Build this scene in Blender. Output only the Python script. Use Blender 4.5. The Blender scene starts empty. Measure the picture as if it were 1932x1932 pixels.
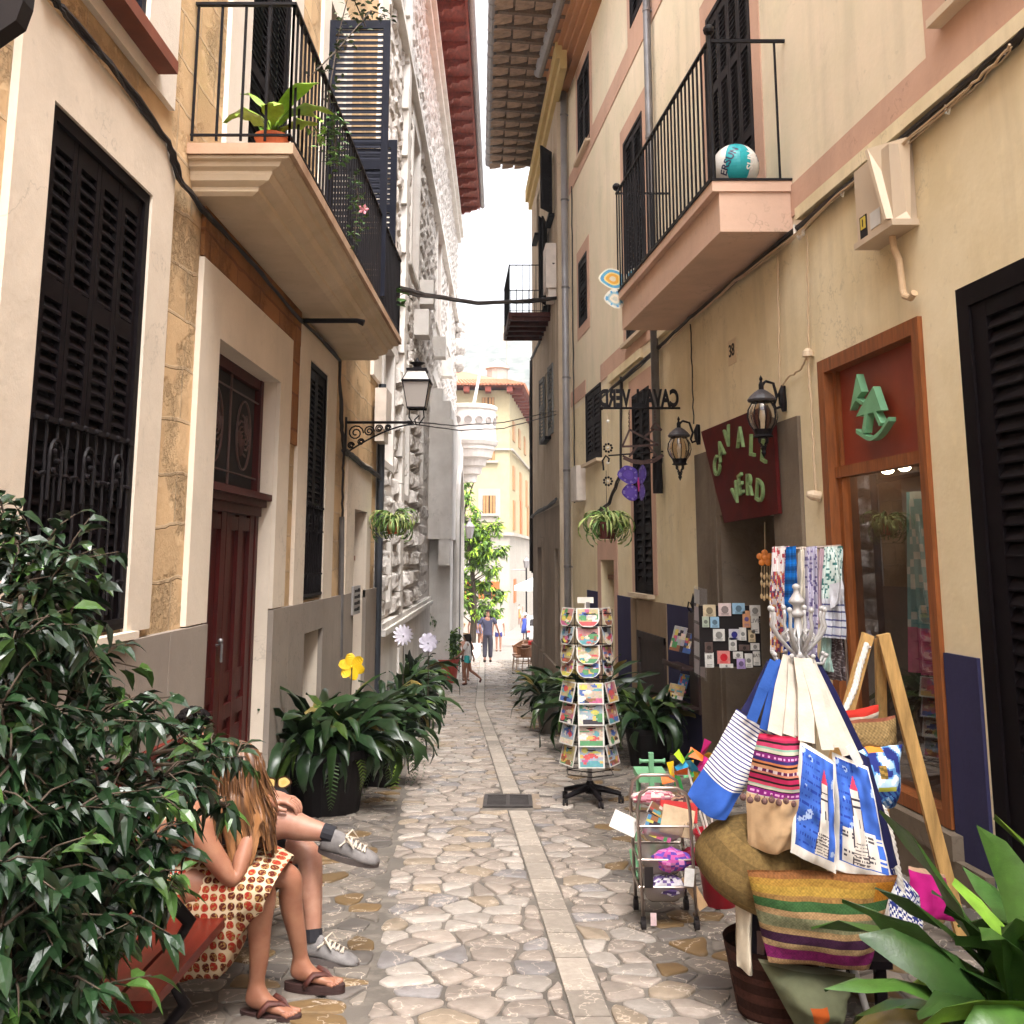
import bpy, math, random
from mathutils import Vector as V, Matrix, noise
random.seed(7)
R=math.radians
sc=bpy.context.scene
COL=sc.collection
# ---------------------------------------------------------------- camera, sky, sun, exposure
CH=1.55; FP=1932.; PX0=966.; PY0=722.; PIT=math.atan(328/1932.)
cam=bpy.data.objects.new('camera',bpy.data.cameras.new('camera'));COL.objects.link(cam);sc.camera=cam
cam.location=(0,0,CH);cam.rotation_euler=(math.pi/2+PIT,0,0)
cam.data.sensor_width=36;cam.data.lens=36;cam.data.shift_y=-244/1932.;cam.data.clip_start=.05;cam.data.clip_end=6000
w=bpy.data.worlds.new('World');sc.world=w;w.use_nodes=True
nt=w.node_tree;nt.nodes.clear()
sk=nt.nodes.new('ShaderNodeTexSky');sk.sky_type='NISHITA';sk.sun_disc=False
SUN_EL,SUN_AZ=R(62),R(160)
sk.sun_elevation=SUN_EL;sk.sun_rotation=SUN_AZ;sk.dust_density=6;sk.air_density=1.0;sk.ozone_density=1
hs=nt.nodes.new('ShaderNodeHueSaturation');hs.inputs['Saturation'].default_value=.12
tw=nt.nodes.new('ShaderNodeMix');tw.data_type='RGBA';tw.blend_type='MULTIPLY';tw.inputs['Factor'].default_value=1;tw.inputs['B'].default_value=(1.0,1.0,1.01,1)
bg=nt.nodes.new('ShaderNodeBackground');bg.inputs['Strength'].default_value=.15
ou=nt.nodes.new('ShaderNodeOutputWorld')
nt.links.new(sk.outputs[0],hs.inputs['Color']);nt.links.new(hs.outputs[0],tw.inputs['A']);nt.links.new(tw.outputs['Result'],bg.inputs['Color']);nt.links.new(bg.outputs[0],ou.inputs[0])
sl=bpy.data.lights.new('sun','SUN');sl.energy=.75;sl.angle=R(25);sl.color=(1,.95,.87)
so=bpy.data.objects.new('sun',sl);COL.objects.link(so)
# direction towards the sun: azimuth clockwise from +Y
sd=V((math.sin(SUN_AZ)*math.cos(SUN_EL),math.cos(SUN_AZ)*math.cos(SUN_EL),math.sin(SUN_EL)))
so.rotation_euler=sd.to_track_quat('Z','Y').to_euler()
sc.view_settings.view_transform='Standard';sc.view_settings.look='None';sc.view_settings.exposure=2.28;sc.view_settings.gamma=1
sc.cycles.max_bounces=8;sc.cycles.diffuse_bounces=4;sc.cycles.transparent_max_bounces=12
# ---------------------------------------------------------------- helpers
def ray(x,y):
    u=-(y-PY0);return V((x-PX0,FP*math.cos(PIT)-u*math.sin(PIT),FP*math.sin(PIT)+u*math.cos(PIT)))
def at(x,y,Y):
    r=ray(x,y);t=Y/r.y;return V((t*r.x,Y,CH+t*r.z))
def gz(Y): return -.055*max(-12,min(Y,72))
def gr(x,y):
    r=ray(x,y);t=CH/(-.055*r.y-r.z);return V((t*r.x,t*r.y,CH+t*r.z))
class FC: # a facade plane x = X0 + k*Y, n metres out into the street
    def __init__(s,X0,k,sg): s.X0=X0;s.k=k;s.sg=sg
    def p(s,Y,n,z): return V((s.X0+s.k*Y+s.sg*n,Y,z))
    def w(s,x,y):
        r=ray(x,y);t=s.X0/(r.x-s.k*r.y);return (t*r.y,CH+t*r.z)
FA=FC(-1.98,.0092,1);FB=FC(-1.71,-.0101,1);FCc=FC(3.2,-.11,-1);FD=FC(2.0,-.059,-1)
class MB:
    def __init__(s): s.v=[];s.f=[];s.m=[];s.c=[];s.cur=0;s.col=(1,1,1);s.pt={}
    def vert(s,p,pat=None):
        s.v.append(tuple(p))
        if pat is not None: s.pt[len(s.v)-1]=pat
        return len(s.v)-1
    def face(s,ids): s.f.append(tuple(ids));s.m.append(s.cur);s.c.append(s.col)
    def poly(s,pts,pats=None):
        s.face([s.vert(p,pats[i] if pats else None) for i,p in enumerate(pts)])
    def hexa(s,p): # 8 points, bottom 4 then top 4
        i=[s.vert(q) for q in p]
        for f in ((3,2,1,0),(4,5,6,7),(0,1,5,4),(1,2,6,5),(2,3,7,6),(3,0,4,7)): s.face([i[k] for k in f])
    def box(s,x0,x1,y0,y1,z0,z1,mt=None):
        p=[(x0,y0,z0),(x1,y0,z0),(x1,y1,z0),(x0,y1,z0),(x0,y0,z1),(x1,y0,z1),(x1,y1,z1),(x0,y1,z1)]
        if mt: p=[mt@V(q) for q in p]
        s.hexa(p)
    def fb(s,F,Y0,Y1,n0,n1,z0,z1):
        s.hexa([F.p(Y0,n0,z0),F.p(Y0,n1,z0),F.p(Y1,n1,z0),F.p(Y1,n0,z0),F.p(Y0,n0,z1),F.p(Y0,n1,z1),F.p(Y1,n1,z1),F.p(Y1,n0,z1)])
    def prism(s,pts,d): # pts coplanar polygon, extruded by vector d
        a=[s.vert(p) for p in pts];b=[s.vert(V(p)+V(d)) for p in pts];n=len(a)
        s.face(a[::-1]);s.face(b)
        for i in range(n): s.face((a[i],a[(i+1)%n],b[(i+1)%n],b[i]))
    def tube(s,pts,r,n=8,cap=True,flat=1.):
        pts=[V(p) for p in pts];rs=r if isinstance(r,(list,tuple)) else [r]*len(pts)
        rings=[];up=None
        for i,p in enumerate(pts):
            t=(pts[min(i+1,len(pts)-1)]-pts[max(i-1,0)])
            if t.length<1e-7: t=V((0,0,1))
            t.normalize()
            if up is None: up=t.orthogonal().normalized()
            up=(up-t*up.dot(t));up=up.normalized() if up.length>1e-5 else t.orthogonal().normalized()
            b=t.cross(up)
            rings.append([s.vert(p+(up*math.cos(2*math.pi*k/n)*flat+b*math.sin(2*math.pi*k/n))*rs[i]) for k in range(n)])
        for a,c in zip(rings,rings[1:]):
            for k in range(n): s.face((a[k],a[(k+1)%n],c[(k+1)%n],c[k]))
        if cap: s.face(rings[0][::-1]);s.face(rings[-1])
    def lathe(s,c,prof,n=16,ax=None,cap=True): # prof: (radius, height)
        c=V(c);mt=ax.to_track_quat('Z','Y').to_matrix() if ax else Matrix.Identity(3)
        rings=[[s.vert(c+mt@V((r*math.cos(2*math.pi*k/n),r*math.sin(2*math.pi*k/n),h))) for k in range(n)] for r,h in prof]
        for a,b in zip(rings,rings[1:]):
            for k in range(n): s.face((a[k],a[(k+1)%n],b[(k+1)%n],b[k]))
        if cap: s.face(rings[0][::-1]);s.face(rings[-1])
    def ball(s,c,r,n=10,sc3=(1,1,1)):
        c=V(c);m=max(5,n//2+1);rings=[]
        for i in range(m+1):
            a=math.pi*i/m;q=max(math.sin(a),.02)
            rings.append([s.vert(c+V((math.cos(2*math.pi*k/n)*q*sc3[0],math.sin(2*math.pi*k/n)*q*sc3[1],-math.cos(a)*sc3[2]))*r) for k in range(n)])
        for a,b in zip(rings,rings[1:]):
            for k in range(n): s.face((a[k],a[(k+1)%n],b[(k+1)%n],b[k]))
        s.face(rings[0][::-1]);s.face(rings[-1])
    def grid(s,fn,nu,nv,pat=True):
        g=[[s.vert(fn(i/nu,j/nv),(i/nu,j/nv,0) if pat else None) for i in range(nu+1)] for j in range(nv+1)]
        for j in range(nv):
            for i in range(nu): s.face((g[j][i],g[j][i+1],g[j+1][i+1],g[j+1][i]))
    def build(s,name,mats,parent=None,smooth=False,label=None,kind=None,loc=None):
        off=V((0,0,0));q=parent
        while q is not None: off+=q.location;q=q.parent
        me=bpy.data.meshes.new(name);me.from_pydata([tuple(V(p)-off) for p in s.v],[],s.f)
        if not isinstance(mats,(list,tuple)): mats=[mats]
        for m in mats: me.materials.append(m)
        me.polygons.foreach_set('material_index',s.m)
        if smooth: me.polygons.foreach_set('use_smooth',[True]*len(s.f))
        if any(c!=(1,1,1) for c in s.c):
            at_=me.attributes.new('col','FLOAT_COLOR','FACE')
            at_.data.foreach_set('color',[x for c in s.c for x in (c[0],c[1],c[2],1)])
        if s.pt:
            a2=me.attributes.new('pat','FLOAT_VECTOR','POINT')
            a2.data.foreach_set('vector',[x for i in range(len(s.v)) for x in s.pt.get(i,(0,0,0))])
        me.update()
        o=bpy.data.objects.new(name,me);COL.objects.link(o)
        if parent: o.parent=parent
        if label: o['label']=label
        if kind: o['kind']=kind
        return o
def thing(name,label,cat,loc=(0,0,0),group=None):
    o=bpy.data.objects.new(name,None);COL.objects.link(o);o.location=loc;o.empty_display_size=.1
    o['label']=label;o['category']=cat
    if group:o['group']=group
    return o
def tag(o,label,cat,group=None):
    o['label']=label;o['category']=cat
    if group:o['group']=group
    return o
def copy_tree(o,parent=None):
    c=o.copy();COL.objects.link(c);c.parent=parent
    for ch in [x for x in list(COL.objects) if x.parent==o]: copy_tree(ch,c)
    return c
# ---------------------------------------------------------------- materials
class NT:
    def __init__(s,name):
        s.mat=bpy.data.materials.new(name);s.mat.use_nodes=True;s.t=s.mat.node_tree
        s.b=s.t.nodes['Principled BSDF'];s.o=s.t.nodes['Material Output']
    def n(s,ty,**k):
        x=s.t.nodes.new('ShaderNode'+ty)
        for a,v in k.items():
            if a.startswith('i_'):
                x.inputs[a[2:].replace('_',' ')].default_value=v
            else: setattr(x,a,v)
        return x
    def l(s,a,b): s.t.links.new(a,b)
    def math(s,op,a,b=None,c=None,clamp=False):
        x=s.n('Math',operation=op,use_clamp=clamp)
        for i,v in enumerate((a,b,c)):
            if v is None: continue
            if isinstance(v,(int,float)): x.inputs[i].default_value=v
            else: s.l(v,x.inputs[i])
        return x.outputs[0]
    def mix(s,f,a,b,bt='MIX'):
        x=s.n('Mix',data_type='RGBA',blend_type=bt)
        for k,v in (('Factor',f),('A',a),('B',b)):
            if isinstance(v,(int,float)): x.inputs[k].default_value=v
            elif isinstance(v,(tuple,list)): x.inputs[k].default_value=(*v[:3],1)
            else: s.l(v,x.inputs[k])
        return x.outputs['Result']
    def noise(s,scale,vec=None,detail=4,rough=.55,out='Fac'):
        x=s.n('TexNoise');x.inputs['Scale'].default_value=scale;x.inputs['Detail'].default_value=detail;x.inputs['Roughness'].default_value=rough
        if vec is not None: s.l(vec,x.inputs['Vector'])
        return x.outputs[out]
    def ramp(s,f,stops):
        x=s.n('ValToRGB');e=x.color_ramp.elements
        while len(e)<len(stops): e.new(.5)
        for k,(p,c) in enumerate(stops):
            e[k].position=p;e[k].color=(*c[:3],1) if isinstance(c,(tuple,list)) else (c,c,c,1)
        s.l(f,x.inputs[0]);return x.outputs[0]
    def pos(s): return s.n('NewGeometry').outputs['Position']
    def obj(s): return s.n('TexCoord').outputs['Object']
    def attr(s,nm,out='Color'): return s.n('Attribute',attribute_name=nm).outputs[out]
    def vm(s,vec,sc3):
        x=s.n('VectorMath',operation='MULTIPLY');s.l(vec,x.inputs[0]);x.inputs[1].default_value=sc3;return x.outputs[0]
    def sep(s,vec):
        x=s.n('SeparateXYZ');s.l(vec,x.inputs[0]);return x.outputs
    def bump(s,h,st,dist=.01,nrm=None):
        x=s.n('Bump');x.inputs['Strength'].default_value=st;x.inputs['Distance'].default_value=dist;s.l(h,x.inputs['Height'])
        if nrm: s.l(nrm,x.inputs['Normal'])
        s.l(x.outputs[0],s.b.inputs['Normal']);return x.outputs[0]
    def base(s,c,rough=.6,metal=0,spec=.5):
        if isinstance(c,(tuple,list)): s.b.inputs['Base Color'].default_value=(*c[:3],1)
        else: s.l(c,s.b.inputs['Base Color'])
        if isinstance(rough,(int,float)): s.b.inputs['Roughness'].default_value=rough
        else: s.l(rough,s.b.inputs['Roughness'])
        s.b.inputs['Metallic'].default_value=metal;s.b.inputs['Specular IOR Level'].default_value=spec
        return s.mat
MC={}
def sc_(c,k): return tuple(max(0,x*k) for x in c[:3])
def plain(name,c,rough=.6,var=.12,scale=6,bump=.15,metal=0,spec=.5,dist=.004):
    if name in MC: return MC[name]
    m=NT(name);p=m.obj();f=m.noise(scale,p,5);f2=m.noise(scale*9,p,3)
    cc=m.mix(m.ramp(f,[(.3,0),(.7,1)]),sc_(c,1-var),sc_(c,1+var))
    m.base(cc,rough,metal,spec)
    if bump: m.bump(f2,bump,dist)
    MC[name]=m.mat;return m.mat
def plaster(name,c,stain=.25,c2=None,spec=.2,bump=.35):
    m=NT(name);p=m.pos();a=m.noise(1.3,p,7,.65);b=m.noise(1,m.vm(p,(3.,3.,.35)),5,.6);f=m.noise(28,p,4);g=m.noise(5,p,4)
    cc=m.mix(m.ramp(a,[(.35,0),(.68,1)]),sc_(c,.9),c2 or sc_(c,1.06))
    cc=m.mix(m.math('MULTIPLY',m.ramp(b,[(.52,0),(.75,1)]),stain),cc,sc_(c,.62))
    cc=m.mix(m.math('MULTIPLY',m.ramp(g,[(.6,0),(.72,1)]),.35*stain),cc,sc_(c,1.25))
    ck=m.math('MULTIPLY',m.ramp(m.math('ABSOLUTE',m.math('SUBTRACT',m.noise(1.7,p,5,.6),.5)),[(.0,1),(.006,0)]),m.ramp(m.noise(.7,p,2),[(.5,0),(.6,1)]))
    cc=m.mix(m.math('MULTIPLY',ck,.45),cc,sc_(c,.45));sp=m.math('MULTIPLY',m.ramp(m.noise(11,p,3,.7),[(.66,0),(.72,1)]),.3);cc=m.mix(sp,cc,sc_(c,.6))
    m.base(cc,.85,0,spec);h=m.math('ADD',m.math('MULTIPLY',f,.35),m.math('MULTIPLY',g,1.));m.bump(h,bump,.012);return m.mat
def wood(name,c,rough=.5,ax=(1.2,14,14)):
    m=NT(name);p=m.obj();f=m.noise(2.5,m.vm(p,ax),6,.65);g=m.noise(30,m.vm(p,ax),3)
    m.base(m.mix(m.ramp(f,[(.3,0),(.7,1)]),sc_(c,.6),sc_(c,1.3)),rough,0,.18);m.bump(g,.2,.003);return m.mat
def ashlar(name,c,mort,pit=.6,bw=.62,bh=.3):
    m=NT(name);s=m.sep(m.pos());cb=m.n('CombineXYZ')
    nz=m.noise(1.3,m.pos(),3)
    m.l(s[1],cb.inputs[0]);m.l(m.math('ADD',s[2],m.math('MULTIPLY',nz,.16)),cb.inputs[1])
    br=m.n('TexBrick');m.l(cb.outputs[0],br.inputs['Vector']);br.inputs['Scale'].default_value=1;br.inputs['Brick Width'].default_value=bw;br.inputs['Row Height'].default_value=bh
    br.inputs['Mortar Size'].default_value=.012;br.inputs['Mortar Smooth'].default_value=.4;br.inputs['Bias'].default_value=0
    br.inputs['Color1'].default_value=(*sc_(c,.85),1);br.inputs['Color2'].default_value=(*sc_(c,1.12),1);br.inputs['Mortar'].default_value=(*mort,1)
    a=m.noise(2.2,m.pos(),6,.65);f=m.noise(16,m.pos(),6,.7);pn=m.noise(1.7,m.pos(),2)
    cc=m.mix(m.math('MULTIPLY',m.ramp(a,[(.4,0),(.75,1)]),.45),br.outputs['Color'],sc_(c,.72))
    rg=m.math('MULTIPLY',m.ramp(f,[(.42,0),(.56,1)]),m.ramp(pn,[(.46,0),(.56,1)]))
    cc=m.mix(m.math('MULTIPLY',rg,.35),cc,sc_(c,.55))
    h=m.math('ADD',m.math('MULTIPLY',m.math('SUBTRACT',1,rg),pit),m.math('MULTIPLY',br.outputs['Fac'],.5))
    m.base(cc,.9,0,.15);m.bump(m.math('ADD',h,m.math('MULTIPLY',f,.25)),.9,.03);return m.mat
def colattr(name,rough=.6,var=.12,scale=8,bump=.1,spec=.4,tint=(1,1,1)):
    if name in MC: return MC[name]
    m=NT(name);a=m.attr('col');f=m.noise(scale,m.obj(),5)
    cc=m.mix(m.ramp(f,[(.3,0),(.7,1)]),m.mix(1,a,(1-var,)*3,'MULTIPLY'),m.mix(1,a,(1+var,)*3,'MULTIPLY'))
    m.base(cc,rough,0,spec)
    if bump: m.bump(m.noise(scale*7,m.obj(),3),bump,.004)
    MC[name]=m.mat;return m.mat
def emis(name,c,s):
    m=NT(name);m.base(c,.4);m.b.inputs['Emission Color'].default_value=(*c,1);m.b.inputs['Emission Strength'].default_value=s;return m.mat
def glass(name,tint=(1,1,1),rough=.02,fac=.8):
    m=NT(name);t=m.n('BsdfTransparent');t.inputs[0].default_value=(*tint,1);g=m.n('BsdfGlossy');g.inputs['Roughness'].default_value=rough
    fr=m.n('Fresnel');fr.inputs[0].default_value=1.5;mx=m.n('MixShader');m.l(m.math('ADD',m.math('MULTIPLY',fr.outputs[0],fac),.02),mx.inputs[0]);m.l(t.outputs[0],mx.inputs[1]);m.l(g.outputs[0],mx.inputs[2]);m.l(mx.outputs[0],m.o.inputs[0]);return m.mat
M_cream=plaster('cream_plaster',(.70,.60,.49),.15)
M_white=plaster('white_plaster',(.76,.68,.59),.15)
M_peach=plaster('yellow_plaster',(.82,.68,.43),.5,(.85,.73,.51))
M_peachup=plaster('peach_plaster',(.83,.73,.53),.35,(.85,.71,.54))
M_pink=plaster('pink_plaster',(.60,.38,.28),.25)
M_blue=plaster('blue_plaster',(.035,.032,.085),.4)
M_grey=plaster('grey_render',(.27,.21,.16),.6,(.34,.26,.19))
M_plinth=plaster('plinth_stone',(.27,.225,.19),.4,(.31,.26,.215),.3,.3)
M_dkstone=plaster('dark_stone',(.15,.115,.085),.6,(.21,.165,.12),.1,.8)
M_ashlar=ashlar('ashlar_stone',(.66,.455,.26),(.60,.44,.28))
M_rough=ashlar('rubble_stone',(.56,.42,.30),(.50,.38,.28),1.,.35,.22)
M_shut=plain('dark_shutter_paint',(.005,.003,.004),.6,.25,12,.1,0,.08)
M_navy=plain('navy_shutter_paint',(.006,.007,.015),.55,.2,12,.1,0,.12)
M_gshut=plain('slate_shutter_paint',(.013,.010,.012),.6,.3,10,.1,0,.12)
M_iron=plain('black_iron',(.007,.005,.006),.55,.3,20,.2,0,.15)
M_dark=plain('dark_interior',(.008,.004,.004),.9,.1,3,0)
M_oxdoor=wood('oxblood_door_wood',(.055,.006,.005),.5,(14,14,1.2))
M_brown=wood('brown_wood',(.20,.065,.02),.45,(14,14,1.2))
M_zinc=plain('zinc_pipe',(.17,.16,.16),.45,.3,4,.1,.5)
M_gutter=plain('gutter_metal',(.25,.23,.23),.5,.15,4,.05,.3)
M_cable=plain('black_cable',(.015,.01,.01),.6,.2,8,.05)
M_cablec=plain('cream_cable',(.55,.40,.25),.6,.1,8,.05)
M_slab=plaster('balcony_plaster',(.64,.50,.34),.35,(.68,.55,.41))
M_redsoffit=wood('red_eave_wood',(.20,.045,.028),.6,(6,2,6))
M_tile=plain('terracotta',(.42,.16,.08),.8,.3,8,.3)
M_terra=plain('terracotta_pot_clay',(.55,.13,.04),.7,.15,8,.1)
# ---------------------------------------------------------------- ground and paving
def m_ground():
    m=NT('mortar_ground');p=m.pos();a=m.noise(1.2,p,6);f=m.noise(40,p,3);c=m.noise(7,p,5)
    cc=m.mix(m.ramp(a,[(.35,0),(.65,1)]),(.10,.086,.073),(.15,.13,.11))
    cc=m.mix(m.ramp(c,[(.5,0),(.75,1)]),cc,(.24,.205,.17))
    m.base(cc,.75,0,.3);m.bump(f,.4,.006);return m.mat
def m_cobble():
    m=NT('cobble_stone');p=m.pos();a=m.attr('col');f=m.noise(22,p,5,.65);g=m.noise(90,p,3);v=m.noise(3.5,p,3)
    cc=m.mix(m.ramp(f,[(.35,0),(.7,1)]),m.mix(1,a,(.80,.78,.77),'MULTIPLY'),m.mix(1,a,(1.1,1.1,1.1),'MULTIPLY'))
    vein=m.ramp(m.math('ABSOLUTE',m.math('SUBTRACT',m.noise(5,p,4),.5)),[(.0,1),(.012,0)])
    cc=m.mix(m.math('MULTIPLY',vein,.5),cc,(.75,.62,.5))
    m.base(cc,m.math('MULTIPLY_ADD',f,.3,.48),0,.5);m.bump(m.math('ADD',f,m.math('MULTIPLY',g,.3)),.25,.006);return m.mat
M_ground=m_ground();M_cob=m_cobble()
b=MB()
ys=[-60,-12,0,5,10,15,20,25,30,35,40,50,60,72,90,150,400,1000,2500];xs=[-1500,-300,-60,-15,-5,0,5,15,60,300,1500]
for j in range(len(ys)-1):
    for i in range(len(xs)-1):
        b.poly([(xs[i],ys[j],gz(ys[j])-.006),(xs[i+1],ys[j],gz(ys[j])-.006),(xs[i+1],ys[j+1],gz(ys[j+1])-.006),(xs[i],ys[j+1],gz(ys[j+1])-.006)])
b.build('ground',M_ground,kind='structure')
M_plaza=plain('plaza_paving_stone',(.23,.205,.18),.6,.12,.8,.2)
b=MB()
for y0,y1 in ((37,45),(45,60),(60,72),(72,140)):
    b.poly([(-60,y0,gz(y0)+.004),(60,y0,gz(y0)+.004),(60,y1,gz(y1)+.004),(-60,y1,gz(y1)+.004)])
b.build('plaza_paving',M_plaza,kind='structure')
def xstrip(Y): return .32-.0615*(Y-4.33) if Y<18.8 else -.57-.0255*(Y-18.8)
sA=gr(747,1567);sB=gr(698,1867)
def xseam(Y): return sA.x+(sB.x-sA.x)*(Y-sA.y)/(sB.y-sA.y)
SW=.074
def cobbles():
    rnd=random.Random(3);cell=.185;sites=[];y=3.55;row=0
    while y<37.5:
        x=-2.25+(row%2)*.12
        sp=cell*(1.0 if y<14 else 1.25)
        while x<3.2:
            xx=x+rnd.uniform(-.42,.42)*sp;yy=y+rnd.uniform(-.34,.34)*sp
            wl=-1.98+.0092*yy if yy<14 else -1.71-.0101*yy
            wr=3.2-.11*yy if yy<19 else (2-.059*yy if yy<26 else 3)
            if wl+.05<xx<wr-.05: sites.append((xx,yy))
            x+=sp*rnd.uniform(.85,1.5)
        y+=sp*.86;row+=1
    gd={}
    for i,(x,y) in enumerate(sites): gd.setdefault((int(x//.4),int(y//.4)),[]).append(i)
    def clip(poly,nx,ny,d): # keep n.p<=d
        out=[];n=len(poly)
        for i in range(n):
            a=poly[i];c=poly[(i+1)%n];da=a[0]*nx+a[1]*ny-d;dc=c[0]*nx+c[1]*ny-d
            if da<=0: out.append(a)
            if (da<0)!=(dc<0) and abs(da-dc)>1e-9:
                t=da/(da-dc);out.append((a[0]+(c[0]-a[0])*t,a[1]+(c[1]-a[1])*t))
        return out
    b=MB()
    for i,(x,y) in enumerate(sites):
        lane=1 if xseam(y)<x<xstrip(y)+ (.42 if y<9 else .6) else 0
        po=[(x-.5,y-.5),(x+.5,y-.5),(x+.5,y+.5),(x-.5,y+.5)]
        mo=(.0065 if lane else .009)*(1 if y<12 else 1.25)+rnd.uniform(0,.004)
        cx,cy=int(x//.4),int(y//.4)
        for dx in (-1,0,1):
            for dy in (-1,0,1):
                for j in gd.get((cx+dx,cy+dy),()):
                    if j==i: continue
                    X,Y=sites[j];d=math.hypot(X-x,Y-y)
                    if d<.02: continue
                    nx,ny=(X-x)/d,(Y-y)/d
                    po=clip(po,nx,ny,nx*(x+X)/2+ny*(y+Y)/2-mo)
                    if len(po)<3: break
                if len(po)<3: break
            if len(po)<3: break
        if len(po)<3: continue
        xs_=xstrip(y)
        if x<xs_: po=clip(po,1,.0615,xs_-SW-.012+.0615*y)
        else: po=clip(po,-1,-.0615,-(xs_+SW+.012)-.0615*y)
        sx=xseam(y)
        if len(po)<3: continue
        po=clip(po,1,0,sx-.015) if x<sx else clip(po,-1,0,-sx-.015)
        if len(po)<3: continue
        if -.30<x<.24 and 8.82<y<9.6: continue
        A=abs(sum(po[k][0]*po[(k+1)%len(po)][1]-po[(k+1)%len(po)][0]*po[k][1] for k in range(len(po))))/2
        if A<.0035: continue
        for it in range(2):
            q=[];n=len(po)
            for k in range(n):
                a=po[k];c=po[(k+1)%n];q+= [(a[0]*.84+c[0]*.16,a[1]*.84+c[1]*.16),(a[0]*.16+c[0]*.84,a[1]*.16+c[1]*.84)]
            po=q
            if y>12 and it==0: break
        q=[]
        for k,p in enumerate(po): q.append((p[0]+noise.noise(V((p[0]*9,p[1]*9,0)))*.012,p[1]+noise.noise(V((p[0]*9,p[1]*9,7)))*.012))
        po=q;mx=sum(p[0] for p in po)/len(po);my=sum(p[1] for p in po)/len(po)
        r=rnd.random();t=rnd.uniform(.76,1.16)*.72
        if lane:
            c=(.42,.35,.295) if r<.6 else (.50,.44,.385) if r<.85 else (.34,.31,.30) if r<.94 else (.42,.33,.24)
        else:
            t*=.60;c=(.38,.32,.265) if r<.45 else (.48,.41,.34) if r<.62 else (.28,.24,.21) if r<.86 else (.36,.22,.09)
        b.col=tuple(v*t for v in c)
        h=(.003 if lane else .0012)+rnd.uniform(0,.003);tz=(rnd.uniform(-.009,.009),rnd.uniform(-.009,.009))
        zz=lambda X,Y,h:gz(Y)+h+(X-mx)*tz[0]+(Y-my)*tz[1]
        n=len(po);o=[b.vert((p[0],p[1],gz(p[1])-.008)) for p in po]
        e=[b.vert((mx+(p[0]-mx)*.985,my+(p[1]-my)*.985,zz(p[0],p[1],h*.5))) for p in po]
        e2=[b.vert((mx+(p[0]-mx)*.95,my+(p[1]-my)*.95,zz(p[0],p[1],h))) for p in po]
        for k in range(n):
            b.face((o[k],o[(k+1)%n],e[(k+1)%n],e[k]));b.face((e[k],e[(k+1)%n],e2[(k+1)%n],e2[k]))
        b.face(e2)
    o=b.build('cobblestone_paving',M_cob,smooth=True,kind='structure')
    b=MB();y=3.5;rnd=random.Random(5)
    while y<37:
        L=rnd.uniform(.28,.5)
        if y<9.6 and y+L>8.85: y=9.6 if y>8.5 else y+.3;L=.3;y=y if y<8.5 or y>=9.6 else 9.6
        y1=y+L-.012;g=rnd.uniform(.85,1.15)*(1 if rnd.random()<.75 else .72)
        b.col=(.355*g,.305*g,.255*g)
        p=[(xstrip(y)-SW,y),(xstrip(y)+SW,y),(xstrip(y1)+SW,y1),(xstrip(y1)-SW,y1)]
        b.hexa([(a[0],a[1],gz(a[1])-.01) for a in p]+[(a[0],a[1],gz(a[1])+.005) for a in p]);y+=L
    b.build('stone_path_strip',M_cob,kind='structure')
cobbles()
# hills
b=MB();NX,NY=70,14
def hill(i,j):
    u=i/NX;v=j/NY;x=-420+840*u;y=520+v*300
    prof=152*math.exp(-((x+4)/110.)**2)+62*math.exp(-((x+150)/130.)**2)+90*math.exp(-((x-190)/120.)**2)
    s=math.sin(math.pi*min(1,v*1.0)*.5)
    return (x,y,-4+prof*s+noise.noise(V((x*.02,y*.02,0)))*14*s+noise.noise(V((x*.07,y*.07,3)))*5*s)
g=[[b.vert(hill(i,j)) for i in range(NX+1)] for j in range(NY+1)]
for j in range(NY):
    for i in range(NX): b.face((g[j][i],g[j][i+1],g[j+1][i+1],g[j+1][i]))
m=NT('hill_forest');m.base(m.mix(m.ramp(m.noise(.12,m.pos(),6,.7),[(.4,0),(.62,1)]),(.05,.065,.05),(.20,.19,.16)),1,0,0)
b.build('hills',m.mat,smooth=True,kind='structure')
# ---------------------------------------------------------------- facade helpers
def wallmesh(b,F,Y0,Y1,z0,z1,ops=(),n=0.,mi=0,back=None,rev=None):
    ys=sorted({Y0,Y1,*[v for o in ops for v in o[:2]]});zs=sorted({z0,z1,*[v for o in ops for v in o[2:4]]})
    b.cur=mi
    for a,c in zip(ys,ys[1:]):
        for d,e in zip(zs,zs[1:]):
            if any(o[0]<=a and c<=o[1] and o[2]<=d and e<=o[3] for o in ops): continue
            b.poly([F.p(a,n,d),F.p(c,n,d),F.p(c,n,e),F.p(a,n,e)])
    for o in ops:
        a,c,d,e,dp=o[:5]
        if rev is not None: b.cur=rev
        for P,Q in (((a,d),(a,e)),((c,d),(c,e)),((a,d),(c,d)),((a,e),(c,e))):
            b.poly([F.p(P[0],n,P[1]),F.p(Q[0],n,Q[1]),F.p(Q[0],n-dp,Q[1]),F.p(P[0],n-dp,P[1])])
        if back is not None:
            b.cur=back;b.poly([F.p(a,n-dp,d),F.p(c,n-dp,d),F.p(c,n-dp,e),F.p(a,n-dp,e)])
        b.cur=mi
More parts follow.
